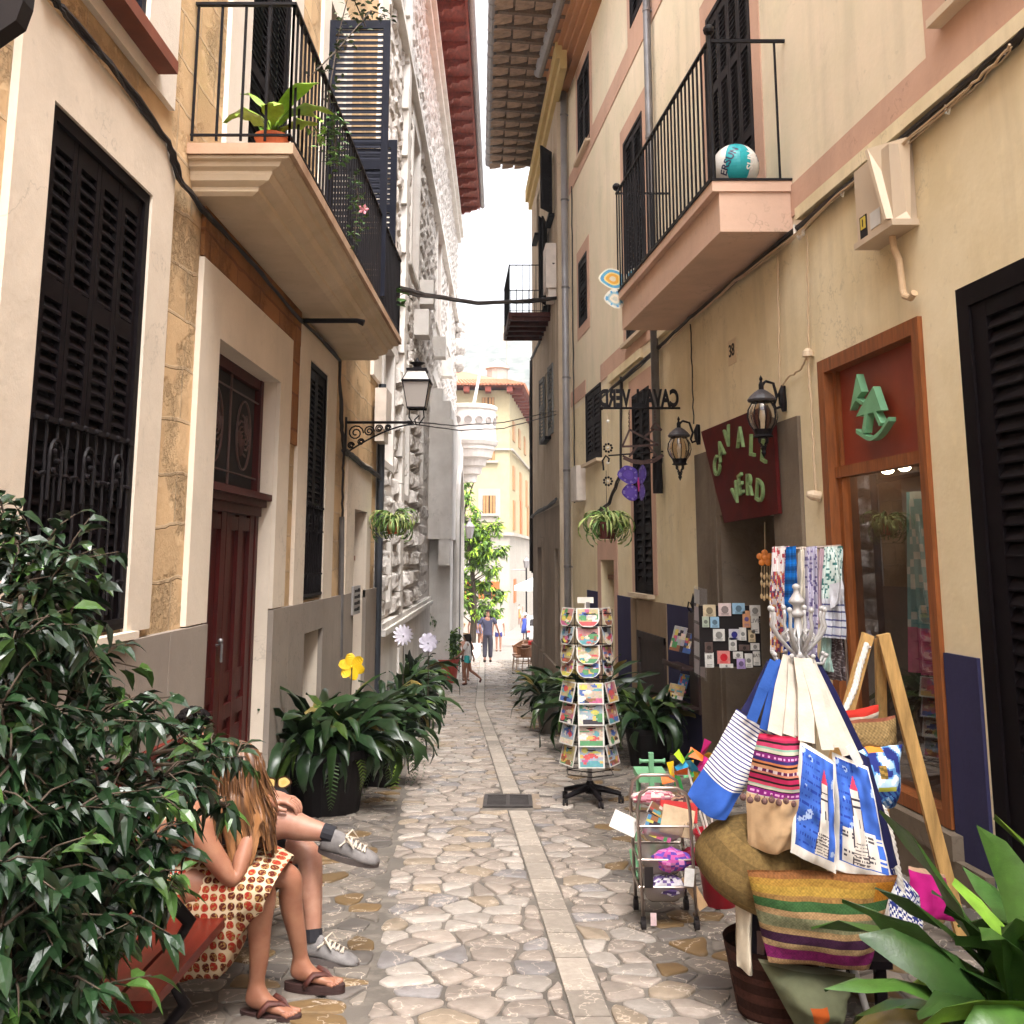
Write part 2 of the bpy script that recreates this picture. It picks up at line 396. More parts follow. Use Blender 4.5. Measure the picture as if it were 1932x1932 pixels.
def body(b,F,Y0,Y1,z0,z1,dep=7.,mi=0):
    b.cur=mi;P=F.p
    for q in ([(Y0,-dep,z0),(Y1,-dep,z0),(Y1,-dep,z1),(Y0,-dep,z1)],[(Y0,0,z0),(Y0,-dep,z0),(Y0,-dep,z1),(Y0,0,z1)],[(Y1,0,z0),(Y1,-dep,z0),(Y1,-dep,z1),(Y1,0,z1)],[(Y0,0,z1),(Y1,0,z1),(Y1,-dep,z1),(Y0,-dep,z1)]):
        b.poly([P(*a) for a in q])
def leafmesh(b,O,u,nr,w,z0,z1,mids=(),pitch=.052,st=.065,th=.035,rail=.09,solid=None):
    u=V(u).normalized();nr=V(nr).normalized();O=V(O)
    q=lambda a,nn,z:V((O.x,O.y,0))+u*a+nr*nn+V((0,0,z))
    def bx(a0,a1,n0,n1,za,zb): b.hexa([q(a0,n0,za),q(a1,n0,za),q(a1,n1,za),q(a0,n1,za),q(a0,n0,zb),q(a1,n0,zb),q(a1,n1,zb),q(a0,n1,zb)])
    bx(0,st,0,th,z0,z1);bx(w-st,w,0,th,z0,z1)
    rr=[z0]+list(mids)+[z1-rail]
    for z in rr: bx(st,w-st,.002,th-.002,z,z+rail)
    for a,c in zip(rr,rr[1:]):
        za=a+rail;zb=c
        if solid and a in solid: bx(st,w-st,.01,th-.01,za,zb);continue
        k=max(1,int((zb-za)/pitch));p=(zb-za)/k
        for i in range(k):
            z=za+i*p
            # slanted slat, lower edge outwards
            A=[q(st,th-.002,z+.004),q(w-st,th-.002,z+.004),q(w-st,.004,z+p*.78),q(st,.004,z+p*.78)]
            b.hexa(A+[v+V((0,0,.011)) for v in A])
def shutters(par,F,Y0,Y1,z0,z1,mat,n=-.06,leaves=2,mids=(),pitch=.052,frame=.05,name='shutter_leaf',fr=True,st=.06):
    """frame part + shutter leaf sub-parts under a window part"""
    b=MB();P=F.p
    f=frame
    b.fb(F,Y0,Y0+f,n-.04,n+.05,z0,z1);b.fb(F,Y1-f,Y1,n-.04,n+.05,z0,z1);b.fb(F,Y0+f,Y1-f,n-.04,n+.05,z1-f,z1);b.fb(F,Y0+f,Y1-f,n-.04,n+.05,z0,z0+f*.6)
    b.fb(F,Y0+f,Y1-f,n-.10,n-.08,z0+f*.6,z1-f)
    fw=b.build('shuttered_window',mat,par)
    wl=(Y1-Y0-2*f)/leaves
    for i in range(leaves):
        b=MB();ya=Y0+f+i*wl+.004
        d=(F.p(ya+1,0,0)-F.p(ya,0,0));L=d.length
        leafmesh(b,F.p(ya,n,0),d,F.p(ya,1,0)-F.p(ya,0,0),(wl-.008)*L,z0+f*.6+.005,z1-f-.005,mids,pitch,st)
        b.build(name,mat,fw)
    return fw
def railing(b,A,B_,z0,z1,step=.11,r=.008,top=.016,bot=True,ends=True):
    A=V((A[0],A[1],0));B_=V((B_[0],B_[1],0));L=(B_-A).length;k=max(1,round(L/step));d=(B_-A)/L;nn=V((-d.y,d.x,0))
    for i in range(k+1):
        p=A+d*L*i/k;b.tube([p+V((0,0,z0)),p+V((0,0,z1))],r*1.25,4)
    def bar(z,h,wd):
        a=[A-nn*wd-d*wd,A+nn*wd-d*wd,B_+nn*wd+d*wd,B_-nn*wd+d*wd]
        b.hexa([v+V((0,0,z)) for v in a]+[v+V((0,0,z+h)) for v in a])
    bar(z1,.018,top)
    if bot: bar(z0+.03,.012,.01)
# ---------------------------------------------------------------- left near house (ashlar and cream plaster)
F=FA
A_=thing('ashlar_house','honey stone and cream plaster house with dark shutters, an oxblood door and a long balcony','house',F.p(7,0,gz(7)))
ops=[(4.02,5.17,1.2,3.43,.10),(6.48,8.17,-1,2.94,.2),(9.31,10.2,1.16,3.35,.1),(12.05,13.0,-1,2.1,.35),(9.37,10.22,-.55,.87,.35),(3.85,4.98,4.24,6.4,.1),(6.9,8.15,4.0,6.6,.1),(9.75,10.7,4.0,7.2,.12)]
b=MB();wallmesh(b,F,-8,13.95,-3,9.6,ops,back=1,rev=2);body(b,F,-8,13.95,-3,9.6)
b.build('wall',[M_ashlar,M_dark,M_cream],A_)
def surround(par,F,outer,inner,pr,mat,name='plaster_surround',noB=False):
    b=MB();Y0,Y1,z0,z1=outer;a,c,d,e=inner
    if d>z0: b.fb(F,Y0,Y1,.001,pr,z0,d)
    b.fb(F,Y0,a,.001,pr,max(d,z0),z1);b.fb(F,c,Y1,.001,pr,max(d,z0),z1)
    if z1>e: b.fb(F,a,c,.001,pr,e,z1)
    return b.build(name,mat,par)
surround(A_,F,(3.72,5.49,1.18,3.80),(4.02,5.17,1.18,3.43),.035,M_cream)
surround(A_,F,(6.08,8.57,1.15,3.37),(6.48,8.17,1.15,2.94),.035,M_cream)
surround(A_,F,(8.89,10.68,1.13,3.6),(9.31,10.2,1.13,3.35),.035,M_cream)
surround(A_,F,(11.5,13.35,1.05,2.7),(12.05,13.0,1.05,2.1),.035,M_cream)
surround(A_,F,(3.3,5.42,4.02,7.2),(3.85,4.98,4.22,6.4),.035,M_white)
surround(A_,F,(6.4,8.5,3.99,7.4),(6.9,8.15,3.99,6.6),.035,M_white)
surround(A_,F,(9.4,11.1,3.99,7.6),(9.75,10.7,3.99,7.2),.035,M_white)
b=MB();b.fb(F,13.2,13.94,.001,.05,3.9,9.6);b.build('plaster_pilaster',M_white,A_)
b=MB()
for y0,y1 in ((-8,3.9),(3.9,4.02),(4.02,5.17),(5.17,5.8),(5.8,6.48),(8.17,8.75),(8.75,9.37),(10.22,11.2),(11.2,12.05),(13.0,13.93)):
    b.fb(F,y0,y1-.006,.001,.045,-2,1.14 if not 4<y0<5 else 1.13)
b.fb(F,9.37,10.214,.001,.045,.87,1.14);b.fb(F,9.37,10.214,.001,.045,-2,-.55)
b.build('stone_plinth',M_plinth,A_)
b=MB();b.fb(F,3.95,5.24,-.02,.075,1.15,1.185);b.build('window_sill',M_cream,A_)
M_rs=plain('rust_red_sill',(.19,.05,.025),.7,.2,6,.2)
b=MB();b.fb(F,3.2,5.14,.0,.14,4.10,4.17);b.build('upper_sill',M_rs,A_)
# stone lintel course stained rusty under the cable
M_rust=ashlar('rusty_stone',(.32,.14,.05),(.22,.09,.04),.6)
b=MB();b.fb(F,6.08,8.88,.002,.03,3.38,3.78);b.fb(F,8.58,8.885,.002,.026,2.5,3.38);b.build('stained_stone_course',M_rust,A_)
w1=shutters(A_,F,4.02,5.17,1.2,3.43,M_shut,-.03,4,(2.02,2.62),.052,.06,st=.04)
w2=shutters(A_,F,9.31,10.2,1.18,3.35,M_shut,-.03,2,(1.95,),.052,.05)
w3=shutters(A_,F,3.85,4.98,4.24,6.4,M_navy,-.04,2,(5.3,),.055,.06,st=.09)
w4=shutters(A_,F,6.9,8.15,4.0,6.6,M_shut,-.04,2,(5.1,),.055,.05)
def grille(par,F,Y0,Y1,z0,z1,arches=3,n=.02):
    b=MB();P=F.p
    k=10
    for i in range(k+1):
        y=Y0+(Y1-Y0)*i/k
        b.tube([P(y,n+(.0015 if j%2 else -.0015),z0+(z1-z0)*j/14) for j in range(15)],.008,5)
    b.fb(F,Y0-.03,Y1+.03,n-.012,n+.012,z1,z1+.022)
    for i in range(8):
        y=Y0+(Y1-Y0)*(i+.5)/8;b.ball(P(y,n+.014,z1+.011),.014,6)
    for zz in (z1-.22,z0+.18):
        b.tube([P(Y0+(Y1-Y0)*j/40,n+.012*math.sin(j*1.6),zz+.012*math.cos(j*1.6)) for j in range(41)],.01,5)
    for i in range(arches):
        y=Y0+(Y1-Y0)*(i+.5)/arches
        b.tube([P(y-.055,n+.015,z1-.32)]+[P(y-.055*math.cos(a*math.pi/8),n+.015,z1-.14+.07*math.sin(a*math.pi/8)) for a in range(9)]+[P(y+.055,n+.015,z1-.32)],.009,5)
        for q in range(3): b.ball(P(y+(.02 if q%2 else -.02),n+.015,z1-.2+.04*q),.016,6)
        b.tube([P(y-.03,n+.015,z0+.04),P(y-.03,n+.015,z0+.14),P(y,n+.015,z0+.18),P(y+.03,n+.015,z0+.14),P(y+.03,n+.015,z0+.04)],.008,5)
    b.fb(F,Y0-.03,Y1+.03,n-.012,n+.012,z0-.01,z0+.012)
    return b.build('iron_grille',M_iron,par)
grille(w1,F,4.1,5.1,1.24,2.1);grille(w2,F,9.35,10.16,1.2,2.0)
# door
b=MB();Y0,Y1=6.48,8.17;n=-.14
b.fb(F,Y0,Y0+.08,n-.03,n+.04,-1,2.94);b.fb(F,Y1-.08,Y1,n-.03,n+.04,-1,2.94);b.fb(F,Y0,Y1,n-.02,n+.03,2.86,2.94)
b.fb(F,Y0,Y1+.02,n-.03,n+.14,1.98,2.03);b.fb(F,Y0,Y1,n-.03,n+.10,1.93,1.98);b.fb(F,Y0,Y1,n-.03,n+.06,1.86,1.93)
dr=b.build('door_frame',M_oxdoor,A_)
for ya,yb in ((6.57,7.32),(7.33,8.08)):
    b=MB();b.fb(F,ya,yb,n-.03,n,-1,1.86)
    for s_ in (ya,yb-.12): b.fb(F,s_,s_+.12,n,n+.03,-1,1.86)
    b.fb(F,(ya+yb)/2-.06,(ya+yb)/2+.06,n,n+.028,-1,1.85)
    for z in (-.45,.02,.42,1.74): b.fb(F,ya+.12,yb-.12,n,n+.026,z,z+.1)
    for z in (.12,.52,-.35):
        b.fb(F,ya+.14,(ya+yb)/2-.08,n,n+.016,z+.05,z+.22);b.fb(F,(ya+yb)/2+.08,yb-.14,n,n+.016,z+.05,z+.22)
    b.build('door_leaf',M_oxdoor,dr)
b=MB();b.tube([F.p(7.2,n+.03,.95),F.p(7.2,n+.07,.96),F.p(7.2,n+.07,.84)],.01,6);b.ball(F.p(7.2,n+.06,.98),.02,8);b.build('door_handle',M_zinc,dr)
b=MB();P=F.p
b.fb(F,Y0+.08,Y1-.08,n-.02,n-.01,2.03,2.86)
b.cur=1
for c0 in (6.95,7.7):
    for a in range(8):
        t=a*math.pi/4;b.tube([P(c0+.04*math.cos(t+q*.5)*(1+q*.8),n+.02,2.45+.04*math.sin(t+q*.5)*(1+q*.8)) for q in range(5)],.008,5)
    b.tube([P(c0+.19*math.cos(q*math.pi/12),n+.02,2.45+.26*math.sin(q*math.pi/12)) for q in range(25)],.009,5)
for z in (2.15,2.75): b.tube([P(Y0+.08,n+.02,z),P(Y1-.08,n+.02,z)],.008,5)
for y in (7.32,): b.tube([P(y,n+.02,2.03),P(y,n+.02,2.86)],.01,5)
b.build('transom_grille',[M_dark,plain('iron_rust',(.07,.03,.025),.6,.2,10)],dr)
# balcony
b=MB();X1=.60
prof=[(a,3.90-(3.90-z)*.46) for a,z in [(0,3.45),(.36,3.45),(.40,3.50),(.40,3.56),(.47,3.62),(.49,3.70),(.49,3.74),(.54,3.78),(.55,3.84),(.60,3.86),(.60,3.90)]]
Ya,Yb=5.77,11.28
def ring(n,z):
    d=.6-n;return [F.p(Ya+d*.55,0,z),F.p(Ya+d*.55,n,z),F.p(Yb-d*.55,n,z),F.p(Yb-d*.55,0,z)]
rg=[[b.vert(p) for p in ring(n_,z_)] for n_,z_ in prof[1:]]
for a,c in zip(rg,rg[1:]):
    for k in range(3): b.face((a[k],a[k+1],c[k+1],c[k]))
b.face(rg[0]);b.face(rg[-1][::-1])
b.build('balcony_slab',M_slab,A_)
b=MB();b.fb(F,Ya-.02,Yb+.02,0,.63,3.903,3.97);pass
bl=b.build('balcony_floor',plaster('weathered_slab_edge',(.45,.27,.17),.9,(.55,.40,.28)),A_)
b=MB();zt=4.86
railing(b,F.p(Ya,.02,0),F.p(Ya,.6,0),3.99,zt,.13);railing(b,F.p(Ya,.6,0),F.p(Yb,.6,0),3.99,zt,.115);railing(b,F.p(Yb,.02,0),F.p(Yb,.6,0),3.99,zt,.13)
b.build('balcony_railing',M_iron,A_)
for yy,uu in ((9.72,.62),(11.0,.55)): # shutters standing open across the balcony
    b=MB();leafmesh(b,F.p(yy,.03,0),(1,0,0),(0,-1,0),uu,4.05,6.95 if yy<10 else 6.2,(5.35,),.06,.07)
    b.build('open_shutter_leaf',M_navy,A_)
b=MB();b.fb(F,12.06,13.0,-.33,-.25,-.8,1.5);b.fb(F,12.06,13.0,-.3,-.1,1.5,1.56);b.build('side_door',M_brown,A_)
# ---------------------------------------------------------------- rusticated palace
F=FB
m=NT('rusticated_stone');f=m.noise(7,m.pos(),6,.7);g2=m.noise(30,m.pos(),5,.7);a=m.noise(.8,m.pos(),4)
m.base(m.mix(m.ramp(f,[(.36,0),(.62,1)]),(.38,.33,.30),m.mix(a,(.70,.65,.60),(.84,.80,.76))),.9,0,.2)
m.bump(m.math('ADD',f,m.math('MULTIPLY',g2,.5)),.9,.05);M_rust2=m.mat
M_smooth=plaster('smooth_dressed_stone',(.70,.65,.60),.4,(.80,.76,.72),.3,.3)
M_joint=plaster('palace_joint_stone',(.70,.65,.60),.3)
B_=thing('rusticated_palace','pale palace of rough stone blocks with a red wooden eave and arched porch','palace',F.p(25,0,gz(25)))
Bops=[(14.3,15.5,2.9,4.6),(18.2,19.6,6.9,9.6),(14.9,15.5,.9,2.2),(20.6,21.5,2.9,5.0),(25.5,27,7.5,10),(17.4,18.2,2.6,4.4),(31,32.3,8,10.2),(24.9,26.9,5.0,6.0)]
b=MB();wallmesh(b,F,13.98,37.6,-4,13.95,[o+(.35,) for o in Bops],back=1);body(b,F,13.98,37.6,-4,13.95,9)
b.build('wall',[M_joint,M_dark],B_)
def rustic(b,F,Y0,Y1,z0,z1,rh,skip,lo,hi,dmin,dmax,rnd):
    z=z0;row=0
    while z<z1-.05:
        h=min(rh*rnd.uniform(.88,1.12),z1-z);y=Y0-rnd.uniform(0,.4)
        while y<Y1:
            L=rnd.uniform(lo,hi);ya=max(y,Y0)+.012;yb=min(y+L,Y1)-.012;za=z+.012;zb=z+h-.012;y+=L
            if yb-ya<.12: continue
            for o in skip:
                if ya<o[1] and yb>o[0] and za<o[3] and zb>o[2]:
                    if ya<o[0]-.15: yb=o[0]-.01
                    elif yb>o[1]+.15: ya=o[1]+.01
                    else: ya=yb
            if yb-ya<.1: continue
            near=ya<20;nu=7 if near else 4;nv=5 if near else 3
            amp=rnd.uniform(dmin,dmax);sd=rnd.uniform(0,50)
            def fn(u,v):
                e=min(u,1-u)*nu;e2=min(v,1-v)*nv
                k=min(1,min(e,e2));Y=ya+(yb-ya)*u;Z=za+(zb-za)*v
                nz_=noise.noise(V((Y*4+sd,Z*4,sd)))*.6+noise.noise(V((Y*11,Z*11+sd,3)))*.45
                j=.012*noise.noise(V((Y*8,Z*8,sd)))
                return F.p(Y+j*(1-k),.01+k*(amp+amp*nz_),Z+j*(1-k)) if k>0 else F.p(Y,-.02,Z)
            b.grid(fn,nu,nv,False)
        z+=h;row+=1
rnd=random.Random(11)
skip=[(o[0]-.22,o[1]+.22,o[2]-.12,o[3]+.3) for o in Bops]+[(16.25,16.75,-5,14),(23.6,31.5,-5,5.4),(27,38,-5,.5)]
b=MB();rustic(b,F,14.0,21,.66,5.2,.36,skip,.35,.85,.05,.14,rnd);rustic(b,F,14.0,21,5.2,13.3,.36,skip,.35,.85,.02,.06,rnd);rustic(b,F,21,37.6,.7,13.3,.4,skip,.4,1.0,.02,.055,rnd)
b.build('rusticated_blocks',M_rust2,B_)
for o in Bops[:7]: surround(B_,F,(o[0]-.2,o[1]+.2,o[2]-.1,o[3]+.28),o,.06,M_smooth,'stone_window_surround')
for o in Bops[:7]: b=MB();b.fb(F,o[0],o[1],-.3,-.24,o[2],o[3]);b.fb(F,(o[0]+o[1])/2-.04,(o[0]+o[1])/2+.04,-.24,-.18,o[2],o[3]);b.build('wooden_window',M_brown,B_)
b=MB();z=-1.5
while z<13.3:
    b.fb(F,16.3-(.08 if int(z/.42)%2 else 0),16.72,0,.13,z,z+.405);z+=.42
b.build('quoins',M_smooth,B_)
b=MB();b.fb(F,13.98,23.6,0,.10,-4,.5);b.fb(F,13.99,23.6,0,.17,.5,.58);b.fb(F,13.985,23.6,0,.13,.58,.66);b.build('stone_base',M_smooth,B_);b=MB()
b.fb(F,31.5,37.6,0,.12,-4,.4);b.fb(F,31.45,37.62,0,.2,.4,.5);b.build('stone_base',M_smooth,B_)
b=MB()
for z,nn,h in ((9.95,.16,.12),(10.07,.1,.1),(13.3,.16,.2),(13.5,.26,.15),(13.65,.2,.3)): b.fb(F,14.0,37.5,0,nn,z,z+h)
b.build('string_course',M_smooth,B_)
b=MB() # projecting porch
b.fb(F,24,30.8,0,.55,1.95,4.75);b.fb(F,24.05,30.75,0,.49,4.75,5.2);b.fb(F,24.1,30.7,0,.3,5.2,5.5)
b.fb(F,24.6,25.9,0,.5,-3,1.95);b.fb(F,29.6,30.8,0,.52,-3,1.95);b.fb(F,24.02,24.6,.25,.5,1.35,1.95);b.fb(F,31.0,31.8,0,.5,-3,1.0)
for z in (2.5,3.1,3.7,4.25): b.fb(F,23.994,24.01,0,.553,z,z+.012)
b.build('projecting_porch',M_smooth,B_)
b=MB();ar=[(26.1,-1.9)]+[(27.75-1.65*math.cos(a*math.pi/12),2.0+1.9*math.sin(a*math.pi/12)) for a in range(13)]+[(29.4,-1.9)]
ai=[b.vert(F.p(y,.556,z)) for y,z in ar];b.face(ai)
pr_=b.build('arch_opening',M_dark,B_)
b=MB();b.tube([F.p(y,.57,z) for y,z in ar],.09,6);b.build('arch_moulding',M_smooth,B_)
# slabs projecting from the wall
for y,z in ((19.0,5.7),(20.2,6.6),(24.7,6.4),(28,6.5)): b=MB();b.fb(F,y,y+.5,0,.32,z,z+.5);b.build('stone_console',M_smooth,B_)
# eave
b=MB();b.fb(F,13.0,35.5,-.5,.92,13.98,14.06);b.build('eave_soffit',M_redsoffit,B_)
b=MB();y=13.2
while y<35.4:
    pf=[(0,13.66),(.16,13.66),(.18,13.72),(.34,13.72),(.38,13.79),(.56,13.79),(.62,13.86),(.78,13.88),(.88,13.975),(0,13.975)]
    b.prism([F.p(y,n_,z_) for n_,z_ in pf],V((0,.16,0)));y+=.92
b.fb(F,13.0,35.5,.86,.9,13.9,13.975);b.build('eave_brackets',M_redsoffit,B_)
b=MB();b.tube([F.p(13,1.0,14.06),F.p(35.55,1.0,14.06)],.085,10);b.build('eave_gutter',M_gutter,B_)
b=MB()
for i in range(110):
    y=13.2+i*.2;b.tube([F.p(y,.98,14.13),F.p(y,-4,15.5)],.09,6)
b.build('roof_tiles',M_tile,B_)
# round stone balcony at the corner
c0=V((-1.62,38.5,0))
b=MB();b.lathe(c0,[(.3,4.3),(.32,4.55),(.45,4.6),(.5,4.85),(.62,4.9),(.68,5.15),(.85,5.2),(.92,5.45),(.98,5.5),(.98,5.62),(1.05,5.66),(1.12,5.8),(1.02,5.86),(1.02,6.1),(1.0,6.15),(1.0,6.95),(1.06,7.0),(1.08,7.12),(1.0,7.16),(.3,7.16)],32)
tb=b.build('corner_turret_balcony',plaster('turret_limestone',(.62,.56,.52),.2,(.7,.65,.61)),B_,smooth=False)
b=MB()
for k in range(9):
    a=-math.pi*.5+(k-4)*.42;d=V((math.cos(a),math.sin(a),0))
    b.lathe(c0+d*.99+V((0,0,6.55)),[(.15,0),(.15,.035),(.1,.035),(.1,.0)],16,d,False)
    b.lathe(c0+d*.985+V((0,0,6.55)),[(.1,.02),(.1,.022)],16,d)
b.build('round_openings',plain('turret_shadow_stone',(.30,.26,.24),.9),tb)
b=MB();b.tube([c0+V((.1,0,6.9)),c0+V((.75,0,10.4))],[.07,.03],8);b.build('flag_pole',plain('white_pole_paint',(.7,.66,.62),.5),B_)
b=MB() # carved coat of arms near the corner
F=FB
for k in range(26):
    a=random.uniform(0,6.28);r=random.uniform(0,.6);b.ball(F.p(36.6+.4*r*math.cos(a)*2,.12,9.3+r*math.sin(a)*1.9),random.uniform(.16,.3),8)
b.build('carved_crest',M_rust2,B_,smooth=True)
# ---------------------------------------------------------------- right near house (shop)
F=FCc
C_=thing('peach_shop_house','peach and yellow plaster house with pink bands, a blue dado and the wooden shop window','house',F.p(9,0,gz(9)))
SH=(6.15,7.68,.02,3.01);DO=(8.72,10.3,-2,1.95)
ops=[(4.2,5.76,-1,3.07,.14),SH+(1.3,),DO+(.9,),(13.0,13.95,1.08,3.72,.08),(15.35,16.35,-2,1.5,.5),(16.15,17.45,3.1,4.3,.08),(8.85,10.15,4.6,7.2,.1),(13.05,14.2,4.52,7.5,.08),(17.2,18.0,5.6,6.8,.08),(16.75,17.9,8.7,10.3,.08),(4.2,5.6,4.75,7,.1),(12.35,13.85,-1.5,.56,.3),(12.6,13.6,9.0,10.4,.08)]
b=MB();wallmesh(b,F,-8,19,-4,4.2,[(o[0],o[1],o[2],min(o[3],4.2),o[4]) for o in ops if o[2]<4.2],mi=0,back=2)
wallmesh(b,F,-8,19,4.2,10.6,[(o[0],o[1],max(o[2],4.2),o[3],o[4]) for o in ops if o[3]>4.2],mi=1,back=2);body(b,F,-8,19,-4,10.6,mi=1)
b.build('wall',[M_peach,M_peachup,M_dark],C_)
b=MB();b.fb(F,-8,15.9,.001,.012,4.3,4.57);b.fb(F,-8,18.98,.001,.014,8.45,8.8);b.fb(F,15.92,16.14,.001,.012,4.3,4.57);b.fb(F,17.47,18.98,.001,.012,4.3,4.57);b.fb(F,-8,5.87,.001,.0115,4.57,9)
b.build('pink_band',M_pink,C_)
b=MB();b.fb(F,-8,7.85,.001,.075,4.2,4.295);b.fb(F,11.8,12.5,.001,.06,4.2,4.29);b.fb(F,13.3,15.4,.001,.05,4.15,4.27);b.build('plaster_ledge',M_peach,C_)
for a,c in ((5.78,6.13),(10.98,12.33),(14.2,15.1),(16.6,17.5),(-8,4.18)): b=MB();b.fb(F,a,c,.001,.02,-3,1.0);b.build('blue_dado',M_blue,C_)
b=MB();b.fb(F,12.33,12.36,.001,.03,-3,1.0);b.fb(F,13.85,14.2,.001,.03,-3,1.0);b.fb(F,12.36,13.85,.001,.025,.56,1.0);b.build('bare_render_patch',plaster('bare_beige_render',(.30,.21,.13),.7,(.36,.26,.17)),C_)
b=MB();b.fb(F,5.76,8.0,.021,.07,-2,-.12);b.fb(F,6.05,7.8,.0,.085,-.12,.012);b.build('stone_step_base',M_dkstone,C_)
for o,wd,nm in (((13.0,13.95,1.08,3.72),.2,0),((8.85,10.15,4.6,7.2),.22,0),((13.05,14.2,4.52,7.5),.22,0),((17.2,18.0,5.6,6.8),.2,0),((16.75,17.9,8.7,10.3),.2,0),((12.6,13.6,9.0,10.4),.2,0),((15.35,16.35,-2,1.5),.25,0)):
    surround(C_,F,(o[0]-wd,o[1]+wd,o[2]-(wd if o[2]>4.6 else 0),o[3]+(wd*1.2)),o,.010,M_pink,'pink_surround')
for y0,y1,z in ((12.95,14.05,1.03),(13.0,14.25,4.45),(16.1,17.5,3.04),(16.7,17.95,8.62),(4.1,5.68,4.66)): b=MB();b.fb(F,y0,y1,0,.10,z,z+.05);b.build('window_sill',M_slab,C_)
shutters(C_,F,13.0,13.95,1.08,3.72,M_shut,-.03,2,(1.85,2.4),.085,.04)
shutters(C_,F,16.15,17.45,3.1,4.3,M_gshut,-.03,2,(3.7,),.07,.04)
shutters(C_,F,8.85,10.15,4.6,7.2,M_gshut,-.03,4,(5.4,6.3),.055,.05,st=.05)
shutters(C_,F,13.05,14.2,4.52,7.5,M_gshut,-.03,2,(5.3,6.2),.07,.05)
shutters(C_,F,17.2,18.0,5.6,6.8,M_gshut,-.03,1,(6.2,),.07,.05)
shutters(C_,F,16.75,17.9,8.7,10.3,M_gshut,-.03,2,(9.5,),.07,.05)
shutters(C_,F,12.6,13.6,9.0,10.4,M_gshut,-.03,2,(9.6,),.07,.05)
shutters(C_,F,4.2,5.6,4.75,7,M_navy,-.03,2,(5.6,),.06,.06)
shutters(C_,F,4.2,5.76,-1,3.07,M_shut,-.05,2,(.3,1.45),.078,.12,st=.14)
b=MB();b.fb(F,15.36,16.34,-.3,-.2,-2,1.2);b.fb(F,15.36,16.34,-.3,-.1,1.2,1.27);b.build('low_door',M_brown,C_)
b=MB();b.fb(F,12.4,12.5,-.02,.05,-1.4,.6);b.fb(F,13.7,13.8,-.02,.05,-1.4,.6);b.fb(F,12.4,13.8,-.02,.05,.52,.6);b.fb(F,12.5,13.7,-.03,.02,-1.4,.52);b.build('cellar_hatch',plain('weathered_dark_board',(.03,.016,.013),.7,.4,9,.3),C_)
# balcony
b=MB();Ya,Yb=8.06,11.82
b.fb(F,Ya+.02,Yb-.02,0,.60,4.18,4.52);b.fb(F,Ya,Yb,0,.66,4.52,4.61);b.build('balcony_slab',[plaster('balcony_salmon',(.66,.45,.34),.3)],C_)
b=MB();b.fb(F,Ya-.01,Yb+.01,0,.672,4.611,4.63);b.build('balcony_edge',M_iron,C_)
b=MB();zt=5.86
A1,A2,A3,A4=F.p(Ya+.02,.0,0),F.p(Ya+.02,.64,0),F.p(Yb-.02,.64,0),F.p(Yb-.02,0,0)
railing(b,A2,A3,4.63,zt,.125,.010);railing(b,A4,A3,4.63,zt,.2,.009)
b.tube([A1+V((0,0,zt)),A2+V((0,0,zt))],.018,4)
for t in (.14,): q=A1.lerp(A2,t);b.tube([q+V((0,0,4.63)),q+V((0,0,zt))],.012,4)
b.tube([A2+V((0,0,4.63)),A2+V((0,0,zt+.05))],.02,6);b.ball(A2+V((0,0,zt+.1)),.05,10);b.ball(A3+V((0,0,zt+.09)),.05,10)
b.build('balcony_railing',M_iron,C_)
# cornice
b=MB()
for n_,z in ((.50,10.95),(.42,10.86),(.34,10.77),(.25,10.68),(.15,10.6)): b.fb(F,-8,19.05,-.3,n_,z,z+.1)
b.build('cornice',plaster('cornice_ochre',(.42,.20,.09),.3),C_)
b=MB();b.tube([F.p(12,.58,11.0),F.p(19.0,.58,11.0)],.1,10);b.build('cornice_gutter',M_gutter,C_)
# shop window
b=MB();Y0,Y1,z0,z1=SH;n=-.06
for s_ in ((Y0,Y0+.09),(Y1-.11,Y1)): b.fb(F,s_[0],s_[1],n-.04,.03,z0,z1)
b.fb(F,Y0+.09,Y1-.11,n-.04,.03,z1-.1,z1);b.fb(F,Y0+.09,Y1-.11,n-.04,.02,z0,z0+.08);b.fb(F,Y0+.09,Y1-.11,n-.04,n+.04,2.12,2.2)
for s_ in ((Y0+.09,Y0+.12),(Y1-.17,Y1-.11)): b.fb(F,s_[0],s_[1],n-.04,n+.02,z0,z1-.1)
sw=b.build('shop_window_frame',wood('varnished_wood',(.25,.08,.024),.4,(14,14,1.2)),C_)
b=MB();b.fb(F,Y0+.12,Y1-.17,n-.03,n-.01,2.2,z1-.1);b.build('fascia_panel',plain('red_brown_board',(.24,.03,.010),.45,.15,5,.05),sw)
b=MB();b.poly([F.p(Y0+.12,n-.02,z0+.08),F.p(Y1-.17,n-.02,z0+.08),F.p(Y1-.17,n-.02,2.12),F.p(Y0+.12,n-.02,2.12)]);b.build('shop_window_glass',glass('window_glass',(.8,.76,.7),.01,.16),sw)
b=MB();b.cur=0;b.fb(F,Y0+.02,Y1-.02,-1.25,-1.2,z0,2.3);b.fb(F,Y0,Y0+.02,-1.2,n-.05,z0,2.3);b.fb(F,Y1-.02,Y1,-1.2,n-.05,z0,2.3);b.cur=1;b.fb(F,Y0,Y1,-1.2,n-.05,2.24,2.3);b.cur=0;b.fb(F,Y0,Y1,-1.2,n-.05,z0-.1,z0+.06)
b.build('display_recess',[plain('display_brown',(.05,.022,.014),.7,.4,5),plain('display_ceiling',(.35,.24,.10),.5,.1)],sw)
b=MB()
for y in (6.45,7.2,7.45):b.ball(F.p(y,-.35,2.17),.05,8,(1,1,.6))
b.build('spot_lamp',emis('warm_lamp',(1,.85,.6),9),sw)
